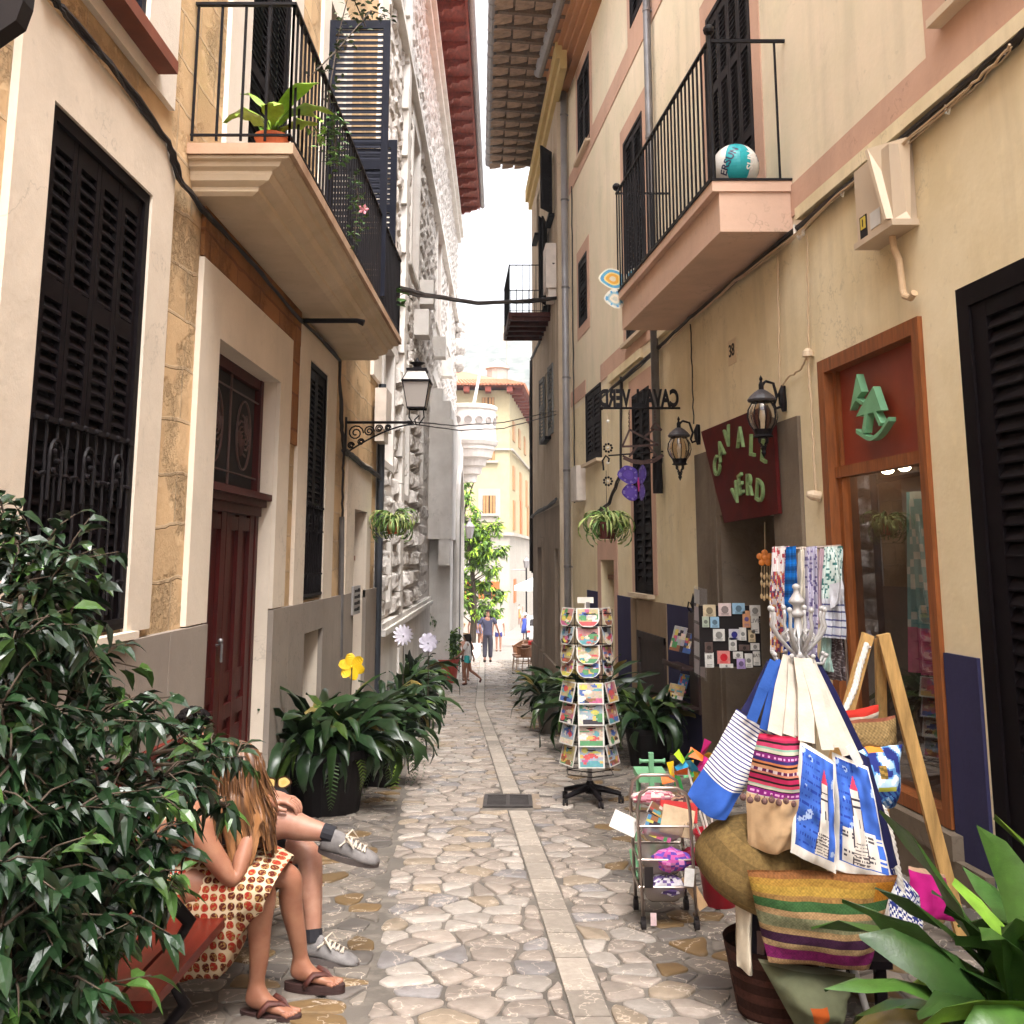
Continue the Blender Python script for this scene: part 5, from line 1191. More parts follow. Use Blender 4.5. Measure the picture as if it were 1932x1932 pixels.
b.build('dress_skirt',M_dress,W_t,smooth=True)
skinmesh('dress_bodice',[[(hip,(.165,.14)),(wa,(.145,.118)),(ch_-V((.02,0,.02)),(.165,.118)),(ch_+V((.04,0,.03)),(.13,.09))],[(ch_-V((.02,0,.02)),(.165,.118)),(sh+V((-.02,.06,.0)),.07)],[(ch_-V((.02,0,.02)),(.165,.118)),(sh2+V((-.02,-.06,0)),.07)]],M_dress,W_t)
# hair: a cap plus falling strands
m=NT('streaked_hair');p_=m.attr('pat','Vector');s_=m.sep(p_);st=m.noise(1,m.vm(p_,(34,1.5,1)),4,.6)
m.base(m.mix(m.ramp(st,[(.36,0),(.62,1)]),(.035,.014,.006),m.mix(s_[1],(.11,.045,.017),(.34,.155,.06))),.4,0,.5);m.bump(st,.6,.01);M_hair=m.mat
b=MB();hc=hd+V((.02,0,.03));axis=V((.55,-.05,.83)).normalized()
for lay in range(3):
    def hf(u,v,lay=lay):
        a=-math.pi*1.02+2.04*math.pi*u;R_=.112+.006*lay
        ex=V((1,0,0));ey=V((0,1,0))
        if v<.42:
            th=v/.42*math.pi*.56;q=hc+V((math.sin(th)*math.cos(a)*R_*1.08,math.sin(th)*math.sin(a)*R_*.95,math.cos(th)*R_*1.1))
        else:
            th=math.pi*.56;k=(v-.42)/.58;q=hc+V((math.sin(th)*math.cos(a)*R_*1.08,math.sin(th)*math.sin(a)*R_*.95,math.cos(th)*R_*1.1))
            L=.22+.05*math.sin(a*5+lay)+.04*math.sin(a*11)
            q+=V((.045*k*math.cos(a*1)+.04*k*k,-.02*k+.012*math.sin(k*7+a*3),-L*k))
            sp=1+.10*math.sin(k*3);q=V((hc.x+(q.x-hc.x)*sp*(1-.12*k),hc.y+(q.y-hc.y)*sp*(1-.12*k),q.z))
        return q+V((math.cos(a),math.sin(a),0))*.006*math.sin(u*95+lay*2+v*4)
    b.grid(hf,90,16)
b.build('hair',M_hair,W_t,smooth=True)
rnd=random.Random(9);b=MB()
for k in range(260):
    a=rnd.uniform(-math.pi,math.pi*.9);q=hc+V((math.cos(a)*.118,math.sin(a)*.108,rnd.uniform(-.02,.08)));L=rnd.uniform(.16,.33);pts=[];r0=b.v.__len__()
    for j in range(7):
        t_=j/6;pts.append(q+V((.05*t_*math.cos(a)+.03*t_*t_,-.015*t_+.01*math.sin(5*t_+k),-L*t_)))
    b.tube(pts,[.003,.0042,.0042,.004,.0035,.0025,.0008],4)
    u_=rnd.random()
    for i in range(r0,len(b.v)): b.pt[i]=(u_,(i-r0)/28,0)
b.build('hair_locks',M_hair,W_t,smooth=True)
# sandals
M_sole=plain('dark_sandal_sole',(.035,.014,.012),.6,.2,20,.15);M_strap=plain('brown_sandal_strap',(.075,.018,.012),.5,.4,60,.5)
def sandal(an,d,par):
    d=V(d).normalized();sd=d.cross(V((0,0,1)));g=an-V((0,0,.095));t=thing('sandal','','');
    bpy.data.objects.remove(t)
    b=MB();out=[]
    for k in range(24):
        a=2*math.pi*k/24;c,s=math.cos(a),math.sin(a);x=.065+.132*c;w_=.043+.008*c
        out.append(g+d*x+sd*s*w_)
    for lo,hi in ((0,.012),(.013,.032)):
        e=.004 if lo==0 else 0
        b.prism([q+V((0,0,lo)) for q in out],V((0,0,hi-lo)))
    so=b.build('sandal_sole',M_sole,par)
    b=MB()
    for s in (-1,1):
        A=g+d*.03+sd*s*.045+V((0,0,.03));B2=g+d*.07+sd*s*.035+V((0,0,.075));C2=g+d*.135+sd*-.012+V((0,0,.05));E2=g+d*.155+sd*-.014+V((0,0,.032))
        b.tube([A,A.lerp(B2,.6)+sd*s*.006,B2,B2.lerp(C2,.6)+V((0,0,.008)),C2,E2],[.014,.016,.015,.012,.007,.005],6,True,.5)
    b.build('strap',M_strap,so,smooth=True)
sandal(an,(1,-.22,0),W_t);sandal(af,(1,-.12,0),W_t)
# --- seated man
M_t=thing('person','seated man in dark shorts and grey sneakers with one leg crossed over','person',(-1.4,5.15,gz(5.15)))
hip=V((-1.50,5.15,.22));wa=V((-1.48,5.15,.38));ch_=V((-1.45,5.12,.55));nk=V((-1.49,5.06,.64));hd=V((-1.50,5.02,.715))
k1=V((-1.05,5.02,.345));a1=V((-.83,5.0,.285));k2=V((-.95,5.17,.17));a2=V((-.91,5.06,-.185))
sh=V((-1.42,4.93,.58));el=V((-1.33,4.90,.36));wr=V((-1.12,4.99,.44));sh2=V((-1.44,5.32,.58));el2=V((-1.28,5.36,.36));wr2=V((-1.12,5.12,.43))
chains=[[(hip,(.16,.12)),(wa,(.15,.11)),(ch_,(.17,.11)),(nk,.06),(hd,.088),(hd+V((.01,-.01,.07)),.078)],
 [(hip,(.16,.12)),(V((-1.42,5.06,.24)),.11),(V((-1.25,5.03,.29)),.092),(k1,.080),(k1.lerp(a1,.35)+V((0,0,-.015)),.062),(k1.lerp(a1,.75),.045),(a1,.036)],
 [(hip,(.16,.12)),(V((-1.42,5.25,.20)),.11),(V((-1.2,5.22,.17)),.092),(k2,.07),(k2.lerp(a2,.32)+V((-.012,0,0)),.062),(k2.lerp(a2,.7),.045),(a2,.036)],
 [(ch_,(.17,.11)),(sh,.068),(sh.lerp(el,.5),.052),(el,.046),(wr,.03)],[(ch_,(.17,.11)),(sh2,.068),(el2,.046),(wr2,.03)]]
chains+=hand(wr,(1,.05,-.05),(0,-.3,1),1.05,.75)+hand(wr2,(1,-.3,-.1),(0,.2,1),1.05,.8,-1)+[[(a1,.036),(a1+V((.03,0,-.015)),.03)],[(a2,.036),(a2+V((.02,0,-.03)),.03)]]
# face: nose, ear, chin
chains+=[[(hd,.088),(hd+V((.088,-.02,.01)),.016),(hd+V((.10,-.025,-.005)),.012)],[(hd,.088),(hd+V((.06,-.015,-.06)),.03)],[(hd,.088),(hd+V((0,-.092,.0)),.014)]]
skinmesh('body',chains,M_sk2,M_t)
b=MB()
for k in range(320):
    a=random.uniform(0,6.28);th=random.uniform(0,1.75);d=V((math.sin(th)*math.cos(a),math.sin(th)*math.sin(a),math.cos(th)))
    if d.x>.55 and d.z<.45: continue
    b.ball(hd+V((.0,-.005,.045))+d*.083,random.uniform(.007,.015),5)
b.build('curly_hair',plain('black_curls',(.005,.003,.003),.8,.3,60,.5,0,.15),M_t,smooth=True)
M_shirt=plain('navy_shirt',(.02,.015,.035),.85,.2,9,.2);M_short=plain('black_shorts',(.010,.009,.013),.85,.2,9,.2)
skinmesh('shirt',[[(hip,(.18,.14)),(wa,(.17,.13)),(ch_,(.185,.128)),(nk-V((0,0,.03)),.075)],[(ch_,(.185,.128)),(sh,.082),(sh.lerp(el,.5),.07)],[(ch_,(.185,.128)),(sh2,.082),(sh2.lerp(el2,.5),.07)]],M_shirt,M_t)
skinmesh('shorts',[[(hip,(.18,.135)),(V((-1.42,5.06,.24)),.125),(V((-1.25,5.03,.29)),.11),(V((-1.13,5.02,.32)),.098)],[(hip,(.18,.135)),(V((-1.42,5.25,.2)),.125),(V((-1.2,5.22,.16)),.115),(V((-1.00,5.18,.16)),.10)]],M_short,M_t)
M_snk=plain('grey_sneaker_mesh',(.17,.155,.15),.75,.25,30,.4);M_lace=plain('cream_lace',(.48,.41,.33),.8)
def sneaker(par,an,d,up,sk):
    d=V(d).normalized();up=V(up).normalized();sd=d.cross(up);up=sd.cross(d);b=MB()
    se=[]
    for x,w_,h,hz,dn in ((-.075,.02,.03,.0,.9),(-.068,.034,.055,.0,.95),(-.03,.04,.075,.0,.8),(.01,.041,.07,.0,.75),(.06,.043,.05,-.01,.8),(.11,.047,.04,-.018,.7),(.155,.046,.034,-.022,.7),(.19,.034,.024,-.026,.8),(.205,.012,.012,-.03,.9)):
        se.append((an+d*x+up*(-.03+hz),sd*w_,up*h,.55*dn))
    loft(b,se,18);u=b.build('sneaker',M_snk,par,smooth=True)
    b=MB();out=[]
    for k in range(26):
        a=2*math.pi*k/26;c,s=math.cos(a),math.sin(a);out.append(an+d*(.062+.147*c)+sd*s*(.045+.006*c)-up*.078)
    b.prism(out,up*.028);b.build('sole',plain('sneaker_sole',(.10,.08,.075),.8),u)
    b=MB()
    for i in range(5):
        x=.035+i*.022;h=.035-.006*i
        b.tube([an+d*x+sd*-.026+up*(h-.024),an+d*(x+.006)+up*(h-.008),an+d*(x+.012)+sd*.026+up*(h-.024)],.0042,5);b.tube([an+d*(x+.012)+sd*-.026+up*(h-.024),an+d*(x+.006)+up*(h-.008),an+d*x+sd*.026+up*(h-.024)],.0042,5)
    for s in (-1,1): b.tube([an+d*.03+up*.02,an+d*.05+sd*s*.04+up*.04,an+d*.085+sd*s*.045+up*.005,an+d*.045+sd*s*.015+up*.015,an+d*.02+sd*s*.05+up*.0],.0045,5)
    b.build('laces',M_lace,u)
    b=MB();q=V(sk[0]);w_=V(sk[1]);b.tube([q+(w_-q).normalized()*-.01,q+(w_-q).normalized()*.045],[.040,.041],12);b.build('sock',M_short,u)
sneaker(M_t,a1+V((.03,-.0,-.02)),(1,-.06,-.22),(.25,-.25,.9),(a1,k1));sneaker(M_t,a2+V((.02,-.005,-.012)),(1,-.25,-.06),(0,0,1),(a2,k2))
# --- standing and walking people
def walker(name_label,p,H,skin,parts,pose,face=(0,1),hair=None,hl=.1,group=None,extra=None):
    """p feet point; face = facing direction; pose: dict of joint offsets in units of H (side, forward, up)"""
    f=V((face[0],face[1],0)).normalized();s=V((f.y,-f.x,0));P=lambda q:V(p)+s*q[0]*H+f*q[1]*H+V((0,0,q[2]*H))
    J=dict(hip=(0,0,.52),wa=(0,0,.61),ch=(0,0,.74),nk=(0,.005,.84),hd=(0,.012,.905),tp=(0,.015,.955),
     lh=(-.05,0,.50),rh=(.05,0,.50),lk=(-.052,.01,.28),rk=(.052,.01,.28),la=(-.05,0,.05),ra=(.05,0,.05),lt=(-.055,.08,.018),rt=(.055,.08,.018),
     ls=(-.11,0,.80),rs=(.11,0,.80),le=(-.15,-.01,.64),re=(.15,-.01,.64),lw=(-.155,.03,.49),rw=(.155,.03,.49),lf=(-.155,.05,.43),rf=(.155,.05,.43))
    J.update(pose);g={k:P(v) for k,v in J.items()};r=lambda x:x*H
    t=thing('person',name_label,'person',p,group)
    ch=[[(g['hip'],(r(.085),r(.06))),(g['wa'],(r(.075),r(.052))),(g['ch'],(r(.092),r(.058))),(g['nk'],r(.032)),(g['hd'],(r(.045),r(.055))),(g['tp'],(r(.040),r(.046)))]]
    for a in 'lr':
        ch.append([(g['hip'],(r(.085),r(.06))),(g[a+'h'],r(.052)),(g[a+'k'],r(.033)),((g[a+'k']*2+g[a+'a'])/3-f*r(.008),r(.03)),(g[a+'a'],r(.02)),(g[a+'t'],(r(.026),r(.014)))])
        ch.append([(g['ch'],(r(.092),r(.058))),(g[a+'s'],r(.034)),(g[a+'e'],r(.023)),(g[a+'w'],r(.016)),((g[a+'w']+g[a+'f'])/2,r(.018)),(g[a+'f'],r(.011))])
        w_,ff=g[a+'w'],g[a+'f']
        for k in (-1,0,1): ch.append([((w_+ff)/2,r(.018)),(ff+s*k*r(.009)+f*r(.004),r(.007)),(ff+s*k*r(.010)+(ff-w_)*.25,r(.006))])
        ch.append([((w_+ff)/2,r(.018)),((w_+ff)/2+f*r(.022),r(.007)),(ff+f*r(.02),r(.006))])
    ch.append([(g['hd'],(r(.045),r(.055))),(g['hd']+f*r(.056)-V((0,0,r(.002))),r(.009))])
    skinmesh('body',ch,skin,t,2)
    for nm,mat,kind,ext in parts:
        if kind=='top':
            c=[[(g['hip']-V((0,0,r(.05))),(r(.1),r(.075))),(g['hip'],(r(.1),r(.076))),(g['wa'],(r(.09),r(.068))),(g['ch'],(r(.118),r(.08))),(g['nk']-V((0,0,r(.03))),(r(.10),r(.068))),(g['nk']+V((0,0,r(.012))),r(.054))]]
            for a in 'lr':
                e=g[a+'s'].lerp(g[a+'e'],ext);c.append([(g['ch'],(r(.118),r(.08))),(g[a+'s'],r(.055)),(e,r(.036))])
            skinmesh(nm,c,mat,t)
        elif kind=='legs':
            c=[[(g['wa'],(r(.085),r(.062))),(g['hip'],(r(.098),r(.074)))]]
            for a in 'lr':
                q=[(g['hip'],(r(.098),r(.074))),(g[a+'h'],r(.064))]
                if ext>1: q+=[(g[a+'k'],r(.048)),(g[a+'a']+V((0,0,r(.03))),r(.04))]
                else: q+=[(g[a+'h'].lerp(g[a+'k'],ext),r(.056))]
                c.append(q)
            skinmesh(nm,c,mat,t)
        elif kind=='dress':
            b=MB();se=[]
            for z,w_,dd in ((.80,.085,.05),(.74,.105,.07),(.62,.088,.064),(.52,.115,.085),(.40,.13,.10),(ext,.15,.115)): se.append((P((0,0,z)),s*r(w_),f*r(dd),1))
            loft(b,se,20);b.build(nm,mat,t,smooth=True)
        elif kind=='shoes':
            for a in 'lr':
                skinmesh(nm,[[(g[a+'a'],r(.026)),(g[a+'t']*.5+g[a+'a']*.5-V((0,0,r(.012))),(r(.03),r(.02))),(g[a+'t'],(r(.03),r(.018)))],[(g[a+'a'],r(.026)),(g[a+'a']-f*r(.02)-V((0,0,r(.025))),r(.022))]],mat,t)
    if hair:
        c=[[(g['hd']-f*r(.012)+V((0,0,r(.012))),(r(.066),r(.072))),(g['tp']-f*r(.006)+V((0,0,r(.006))),(r(.056),r(.060)))]]
        if hl>.1: c.append([(g['hd']-f*r(.012)+V((0,0,r(.012))),(r(.052),r(.060))),(g['nk']-f*r(.05),r(.028)),(g['ch']-f*r(.075),r(.02)),(g['ch']-f*r(.08)-V((0,0,r(hl-.1))),r(.01))])
        skinmesh('hair',c,hair,t)
    # eyes and mouth
    b=MB()
    for e in (-1,1): b.ball(g['hd']+f*r(.050)+s*e*r(.019)+V((0,0,r(.008))),r(.006),6)
    b.build('eyes',M_dark,t)
    b=MB();b.tube([g['hd']+f*r(.053)+s*e*r(.012)-V((0,0,r(.028))) for e in (-1,0,1)],r(.003),4);b.build('mouth',plain('lips',(.35,.09,.07),.5),t)
    return t,g,r,f,s
C=lambda n,c:plain(n,c,.8,.12,6,.15)
Mdk=plain('dark_hair',(.015,.008,.006),.5);Mbr=plain('brown_hair',(.07,.03,.015),.5);Mbl=plain('blond_hair',(.40,.26,.12),.5)
q=gr(920,1250)
walker('man seen from behind in a navy tee and dark cargo trousers walking away',q,1.80,M_sk2,
 [('t_shirt',C('navy_tee',(.045,.045,.085)),'top',.75),('cargo_trousers',C('cargo_trousers',(.028,.025,.04)),'legs',2),('boots',M_iron,'shoes',0)],
 dict(le=(-.16,-.03,.64),lw=(-.14,.06,.52),lf=(-.13,.1,.48),re=(.17,.0,.65),rw=(.21,.07,.52),rf=(.22,.09,.46),la=(-.05,-.07,.06),lt=(-.055,-.01,.018),lk=(-.05,-.01,.29)),(.02,1),Mdk)
q=gr(882,1293)
walker('little girl with a dark plait in a white tee and turquoise shorts',q,1.14,M_sk1,
 [('white_t_shirt',C('white_tee',(.75,.70,.68)),'top',.7),('turquoise_shorts',C('turquoise',(.05,.42,.42)),'legs',.45),('sandals',M_strap,'shoes',0)],
 dict(lk=(-.04,.06,.29),la=(-.04,.02,.05),lt=(-.04,.10,.018),rk=(.045,-.05,.28),ra=(.045,-.26,.13),rt=(.045,-.24,.05),le=(-.15,.08,.64),lw=(-.12,.19,.55),lf=(-.1,.25,.53),re=(.15,-.05,.64),rw=(.16,-.1,.5),rf=(.16,-.1,.44)),(-1,.15),Mdk,.28)
q=V((-1.12,25.6,gz(25.6)))
walker('fair-haired child in a peach top facing us half hidden behind the little girl',q,1.12,M_sk2,
 [('peach_top',C('peach_top',(.70,.38,.27)),'top',.3),('dark_skirt',C('dark_skirt',(.05,.02,.03)),'legs',.6),('shoes',M_strap,'shoes',0)],
 dict(le=(-.16,.06,.66),lw=(-.10,.16,.68),lf=(-.05,.2,.7),rk=(.07,.10,.30)),(.2,-1),Mbl,.16)
PG='people in the sunny plaza'
def far(lab,x,y,Y,H,parts,face,hair,skin=M_sk2,pose={},hl=.1):
    X=(x-966)/1960*Y;return walker(lab,V((X,Y,gz(Y))),H,skin,parts,pose,face,hair,hl,PG)
far('woman in a blue patterned sundress and white hat beside the café chairs',990,0,68,1.68,[('blue_dress','%'and C('blue_dress',(.04,.07,.36)),'dress',.25),('shoes',M_strap,'shoes',0)],(0,1),None)
h=V(((990-966)/1960*68,68,gz(68)+1.68*.93));b=MB();b.lathe(h,[(.24,0),(.25,.02),(.12,.03),(.11,.13),(.02,.16)],16);tag(b.build('sun_hat',C('white_hat',(.8,.78,.72))),'wide white sun hat worn by the woman in the blue dress','hat')
far('person in a white top and navy shorts left of the blue-dress woman',941,0,46,1.62,[('white_top',C('white_top2',(.7,.66,.64)),'top',.5),('navy_shorts',C('navy_shorts',(.03,.03,.18)),'legs',.6),('shoes',M_strap,'shoes',0)],(0,-1),Mbl)
far('woman in a blue sleeveless dress walking at the plaza tree',905,0,52,1.68,[('denim_dress',C('denim_dress',(.10,.16,.32)),'dress',.42),('shoes',M_strap,'shoes',0)],(1,.3),Mdk,M_sk1)
far('tall man in a dark vest walking ahead of the navy T-shirt man',913,0,58,1.82,[('dark_vest',C('dark_vest',(.06,.06,.10)),'top',.2),('shorts',C('grey_shorts',(.2,.2,.22)),'legs',.9),('shoes',M_iron,'shoes',0)],(0,1),Mbr,M_sk1)
far('person in peach clothes standing by the plaza tree trunk',893,0,50,1.55,[('peach_dress',C('peach_dress',(.62,.36,.25)),'dress',.4),('shoes',M_strap,'shoes',0)],(.4,1),Mbl)
far('person with dark hair and orange sash in the far café crowd',979,0,86,1.7,[('white_shirt',C('white_shirt',(.72,.68,.62)),'top',.5),('orange_sarong',C('orange_sarong',(.6,.2,.06)),'dress',.3)],(-1,.2),Mdk)
far('person in pink next to the orange sash in the far café crowd',984,0,90,1.7,[('pink_shirt',C('pink_shirt',(.62,.36,.32)),'top',.5),('tan_trousers',C('tan_trousers',(.4,.3,.2)),'legs',2)],(-1,-.4),Mbr)
# seated at the palace corner
X=-1.9;Y=41.5
walker('blond woman in jeans seated on the stone ledge at the palace corner','%'and V((X,Y,gz(Y)+.0)),1.65,M_sk2,
 [('floral_top',C('floral_top',(.5,.34,.28)),'top',.4),('jeans',C('jeans',(.07,.11,.22)),'legs',2),('shoes',M_strap,'shoes',0)],
 dict(hip=(0,-.14,.32),wa=(0,-.13,.40),ch=(0,-.09,.53),nk=(0,-.06,.62),hd=(0,-.03,.68),tp=(0,-.02,.73),lh=(-.05,-.1,.31),rh=(.05,-.1,.31),lk=(-.055,.12,.31),rk=(.055,.12,.31),la=(-.05,.12,.06),ra=(.05,.16,.06),lt=(-.05,.2,.02),rt=(.05,.24,.02),ls=(-.11,-.09,.6),rs=(.11,-.09,.6),le=(-.14,-.06,.45),re=(.14,-.06,.45),lw=(-.06,.06,.42),rw=(.06,.06,.42),lf=(-.03,.1,.42),rf=(.03,.1,.42)),(1,-.2),Mbl,.2)
b=MB();b.box(-2.4,-1.75,40.2,43,gz(41.5)-.2,gz(41.5)+.44);b.box(-2.6,-1.3,38.2,44,gz(38.5)-.4,gz(38.5)+.10);tag(b.build('stone_ledge',M_smooth),'pale stone steps and ledge at the palace corner under the tree','steps')
# ---------------------------------------------------------------- café furniture, parasol, car
M_wick=plain('brown_wicker',(.20,.085,.035),.6,.3,30,.5)
def wchair(label,p,rz):
    t=thing('wicker_chair',label,'chair',(0,0,0),'wicker café chairs at the plaza corner')
    b=MB();b.box(-.25,.25,-.24,.24,.40,.44);b.build('seat',M_wick,t)
    b=MB()
    def fn(u,v):
        a=-math.pi*.62+u*math.pi*1.24;r=.29+.03*v;return V((r*math.sin(a),-r*math.cos(a)*.95,.44+v*(.36-.16*abs(math.sin(a))**2)))
    b.grid(fn,18,3,False)
    b.tube([fn(i/18,1) for i in range(19)],.018,6);b.build('backrest',M_wick,t)
    for sx in (-1,1):
        for sy in (-1,1):
            b=MB();b.tube([(sx*.22,sy*.2,.42),(sx*.25,sy*.24,0)],.014,6);b.build('leg',plain('chair_leg',(.25,.16,.10),.5),t)
    b=MB();b.tube([(-.22,-.2,.25),(.22,-.2,.25),(.22,.2,.25),(-.22,.2,.25),(-.22,-.2,.25)],.008,4);b.build('stretcher',M_wick,t)
    t.location=p;t.rotation_euler=(0,0,rz);return t
wchair('nearest wicker chair, turned side-on at the foot of the weathered house',V((.30,29.6,gz(29.6))),R(100))
wchair('second wicker chair, behind the nearest one and facing the table',V((.33,31.2,gz(31.2))),R(160))
wchair('third wicker chair half hidden behind the house corner by the red cushion',V((.62,30.6,gz(30.6))),R(-120))
t=thing('cafe_table','small round café table between the wicker chairs','table',(.62,29.9,gz(29.9)))
c=V((.62,29.9,gz(29.9)));b=MB();b.lathe(c,[(.36,.70),(.36,.73)],24);b.build('tabletop',M_wick,t);b=MB();b.tube([c,c+V((0,0,.7))],.03,8);b.tube([c+V((-.25,0,.02)),c+V((.25,0,.02))],.02,6);b.tube([c+V((0,-.25,.02)),c+V((0,.25,.02))],.02,6);b.build('leg',M_iron,t)
b=MB();b.box(.46,.78,29.75,30.05,c.z+.735,c.z+.83);tag(b.build('red_box',C('red_plastic',(.55,.02,.02))),'red box standing on the café table','box')
t=thing('parasol','wide white parasol over the café terrace at the end of the street','parasol',(2.0,52,gz(52)))
c=V((2.05,52,gz(52)));b=MB();n=8;zt=2.95;ap=b.vert(c+V((0,0,zt+.75)));r1=[b.vert(c+V((1.0*math.cos(a),1.0*math.sin(a),zt+.45))) for a in [k*math.pi/4+.39 for k in range(8)]];r2=[b.vert(c+V((2.1*math.cos(a),2.1*math.sin(a),zt))) for a in [k*math.pi/4+.39 for k in range(8)]];r3=[b.vert(c+V((2.1*math.cos(a),2.1*math.sin(a),zt-.2))) for a in [k*math.pi/4+.39 for k in range(8)]]
for k in range(8): b.face((ap,r1[k],r1[(k+1)%8]));b.face((r1[k],r2[k],r2[(k+1)%8],r1[(k+1)%8]));b.face((r2[k],r3[k],r3[(k+1)%8],r2[(k+1)%8]))
b.build('canopy',C('white_canvas',(.80,.78,.74)),t);b=MB();b.tube([c,c+V((0,0,zt+.75))],.04,8);b.build('pole',M_gutter,t)
for k in range(8):
    a=k*math.pi/4+.39;b=MB();b.tube([c+V((0,0,zt+.35)),c+V((2.05*math.cos(a),2.05*math.sin(a),zt))],.012,4);b.build('rib',M_gutter,t)
# car
c=V((1.75,66,gz(66)));t=thing('parked_car','white car parked behind the café terrace, partly hidden by the weathered house','car',c)
b=MB();Mw=plain('white_car_paint',(.75,.74,.72),.25,.02,2,0)
pf=[(-2.1,.35),(-2.15,.75),(-1.4,.92),(-.8,1.4),(.9,1.45),(1.7,.95),(2.1,.85),(2.12,.4)]
pr=[c+V((-.82,y,z)) for y,z in pf];b.prism(pr,V((1.64,0,0)));bd=b.build('body',Mw,t)
b=MB();b.hexa([c+V(q) for q in ((-.7,-1.36,.95),(.7,-1.36,.95),(.7,-1.34,.97),(-.7,-1.34,.97),(-.62,-.9,1.36),(.62,-.9,1.36),(.62,-.86,1.36),(-.62,-.86,1.36))]);b.build('rear_window',M_dark,t)
for sx in (-1,1):
    b=MB();b.prism([c+V((sx*.825,y,z)) for y,z in ((-1.2,.95),(-.75,1.34),(.8,1.38),(1.4,.97))],V((sx*.01,0,0)));b.build('side_window',M_dark,t)
    for y in (-1.35,1.35):
        b=MB();b.lathe(c+V((sx*.72,y,.32)),[(.32,0),(.32,.14*1)],20,V((sx,0,0)));wl=b.build('wheel',M_dark,t);b=MB();b.lathe(c+V((sx*.86,y,.32)),[(.19,0),(.19,.012)],16,V((sx,0,0)));b.build('rim',M_gutter,wl)
    b=MB();b.box(c.x+sx*.72-.1,c.x+sx*.72+.1,c.y-2.16,c.y-2.12,c.z+.62,c.z+.78);b.build('tail_light',C('red_lens',(.5,.03,.02)),t)
# ---------------------------------------------------------------- lettering
def textpts(s,size,ext,off=0.):
    c=bpy.data.curves.new('txt','FONT');c.body=s;c.size=size;c.extrude=ext;c.offset=off;c.align_x='CENTER';c.align_y='CENTER';c.resolution_u=4
    o=bpy.data.objects.new('txt',c);COL.objects.link(o);dg=bpy.context.evaluated_depsgraph_get()
    me=bpy.data.meshes.new_from_object(o.evaluated_get(dg));vs=[v.co.copy() for v in me.vertices];fs=[tuple(p.vertices) for p in me.polygons]
    bpy.data.objects.remove(o);bpy.data.curves.remove(c);bpy.data.meshes.remove(me);return vs,fs
def addtext(b,s,size,ext,O,u,up,nr,off=0.,fn=None):
    vs,fs=textpts(s,size,ext,off);o=len(b.v)
    for v in vs: b.vert(fn(v) if fn else V(O)+V(u)*v.x+V(up)*v.y+V(nr)*v.z)
    for f in fs: b.face([i+o for i in f])
F=FCc
uR=(F.p(0,0,0)-F.p(1,0,0)).normalized();uZ=V((0,0,1));nO=V((-1,0,0))
# red sign board over the shop door
t=thing('shop_sign_board','dark red slanted board with green wooden letters CAVALL VERD above the shop doorway','sign',F.p(9.5,.05,2.4))
b=MB();b.prism([F.p(y,.04,z) for y,z in ((10.59,2.83),(8.54,2.83),(8.50,1.9),(9.93,1.87))],V((-.03,0,0)));b.build('board',plain('oxblood_board',(.075,.005,.004),.65,.2,5,.1,0,.1),t)
M_grl=colattr('green_letter_paint',.6,.25,25,.2);Cs=lambda a,c_,X0,Y0,s:((X0+a/s)/1.5528,(Y0+c_/s)/1.5528)
for ch,a,c_,rot in (('C',522,1100,40),('A',560,955,26),('V',616,842,14),('A',730,845,-2),('L',838,915,-10),('L',942,965,-18),('V',690,1335,28),('E',735,1255,12),('R',812,1258,-4),('D',905,1315,-18)):
    x,y=Cs(a,c_,1950,1000,2.972);Y,z=F.w(x,y);r=R(rot);u=uR*math.cos(r)+uZ*math.sin(r);up=uZ*math.cos(r)-uR*math.sin(r)
    b=MB();b.col=(.19,.29,.11);addtext(b,ch,.275,.012,F.p(Y,.085,z),u*1.0,up,nO,.002);b.build('letter',M_grl,t)
# green rocking horse emblem on the fascia
def emb(pts,X0,Y0,s): return [F.w(*Cs(a,c_,X0,Y0,s)) for a,c_ in pts]
t=thing('rocking_horse_emblem','mint green wooden rocking horse emblem fixed to the red-brown panel over the shop window','sign',F.p(6.9,0,2.6))
M_mint=plain('mint_paint',(.16,.38,.20),.6,.12,10,.1)
for nm,pts in (('head',[(600,540),(640,682),(603,735),(548,835)]),('body',[(735,640),(800,832),(595,885),(650,785)]),('neck',[(588,725),(655,768),(640,790),(580,742)]),('leg',[(665,865),(690,862),(668,1018),(638,1022)]),('leg',[(735,848),(755,842),(800,935),(782,960)])):
    b=MB();b.prism([F.p(y,-.03,z) for y,z in emb(pts,2300,900,2.76)],V((-.05,0,0)));b.build(nm,M_mint,t)
b=MB();po=[];pi_=[]
for k in range(13):
    q=k/12;a=595+265*q;c_=1000+ (75*math.sin(math.pi*min(1,q*1.1)*.75)) -135*max(0,q-.35)**1.6*2.2
    po.append((a,c_+18));pi_.append((a,c_-16))
pp=emb(po+pi_[::-1],2300,900,2.76);n=len(po)
for k in range(n-1):
    b.prism([F.p(*((pp[k][0],-.03,pp[k][1]))),F.p(pp[k+1][0],-.03,pp[k+1][1]),F.p(pp[2*n-2-k][0],-.03,pp[2*n-2-k][1]),F.p(pp[2*n-1-k][0],-.03,pp[2*n-1-k][1])],V((-.05,0,0)))
b.build('rocker',M_mint,t)
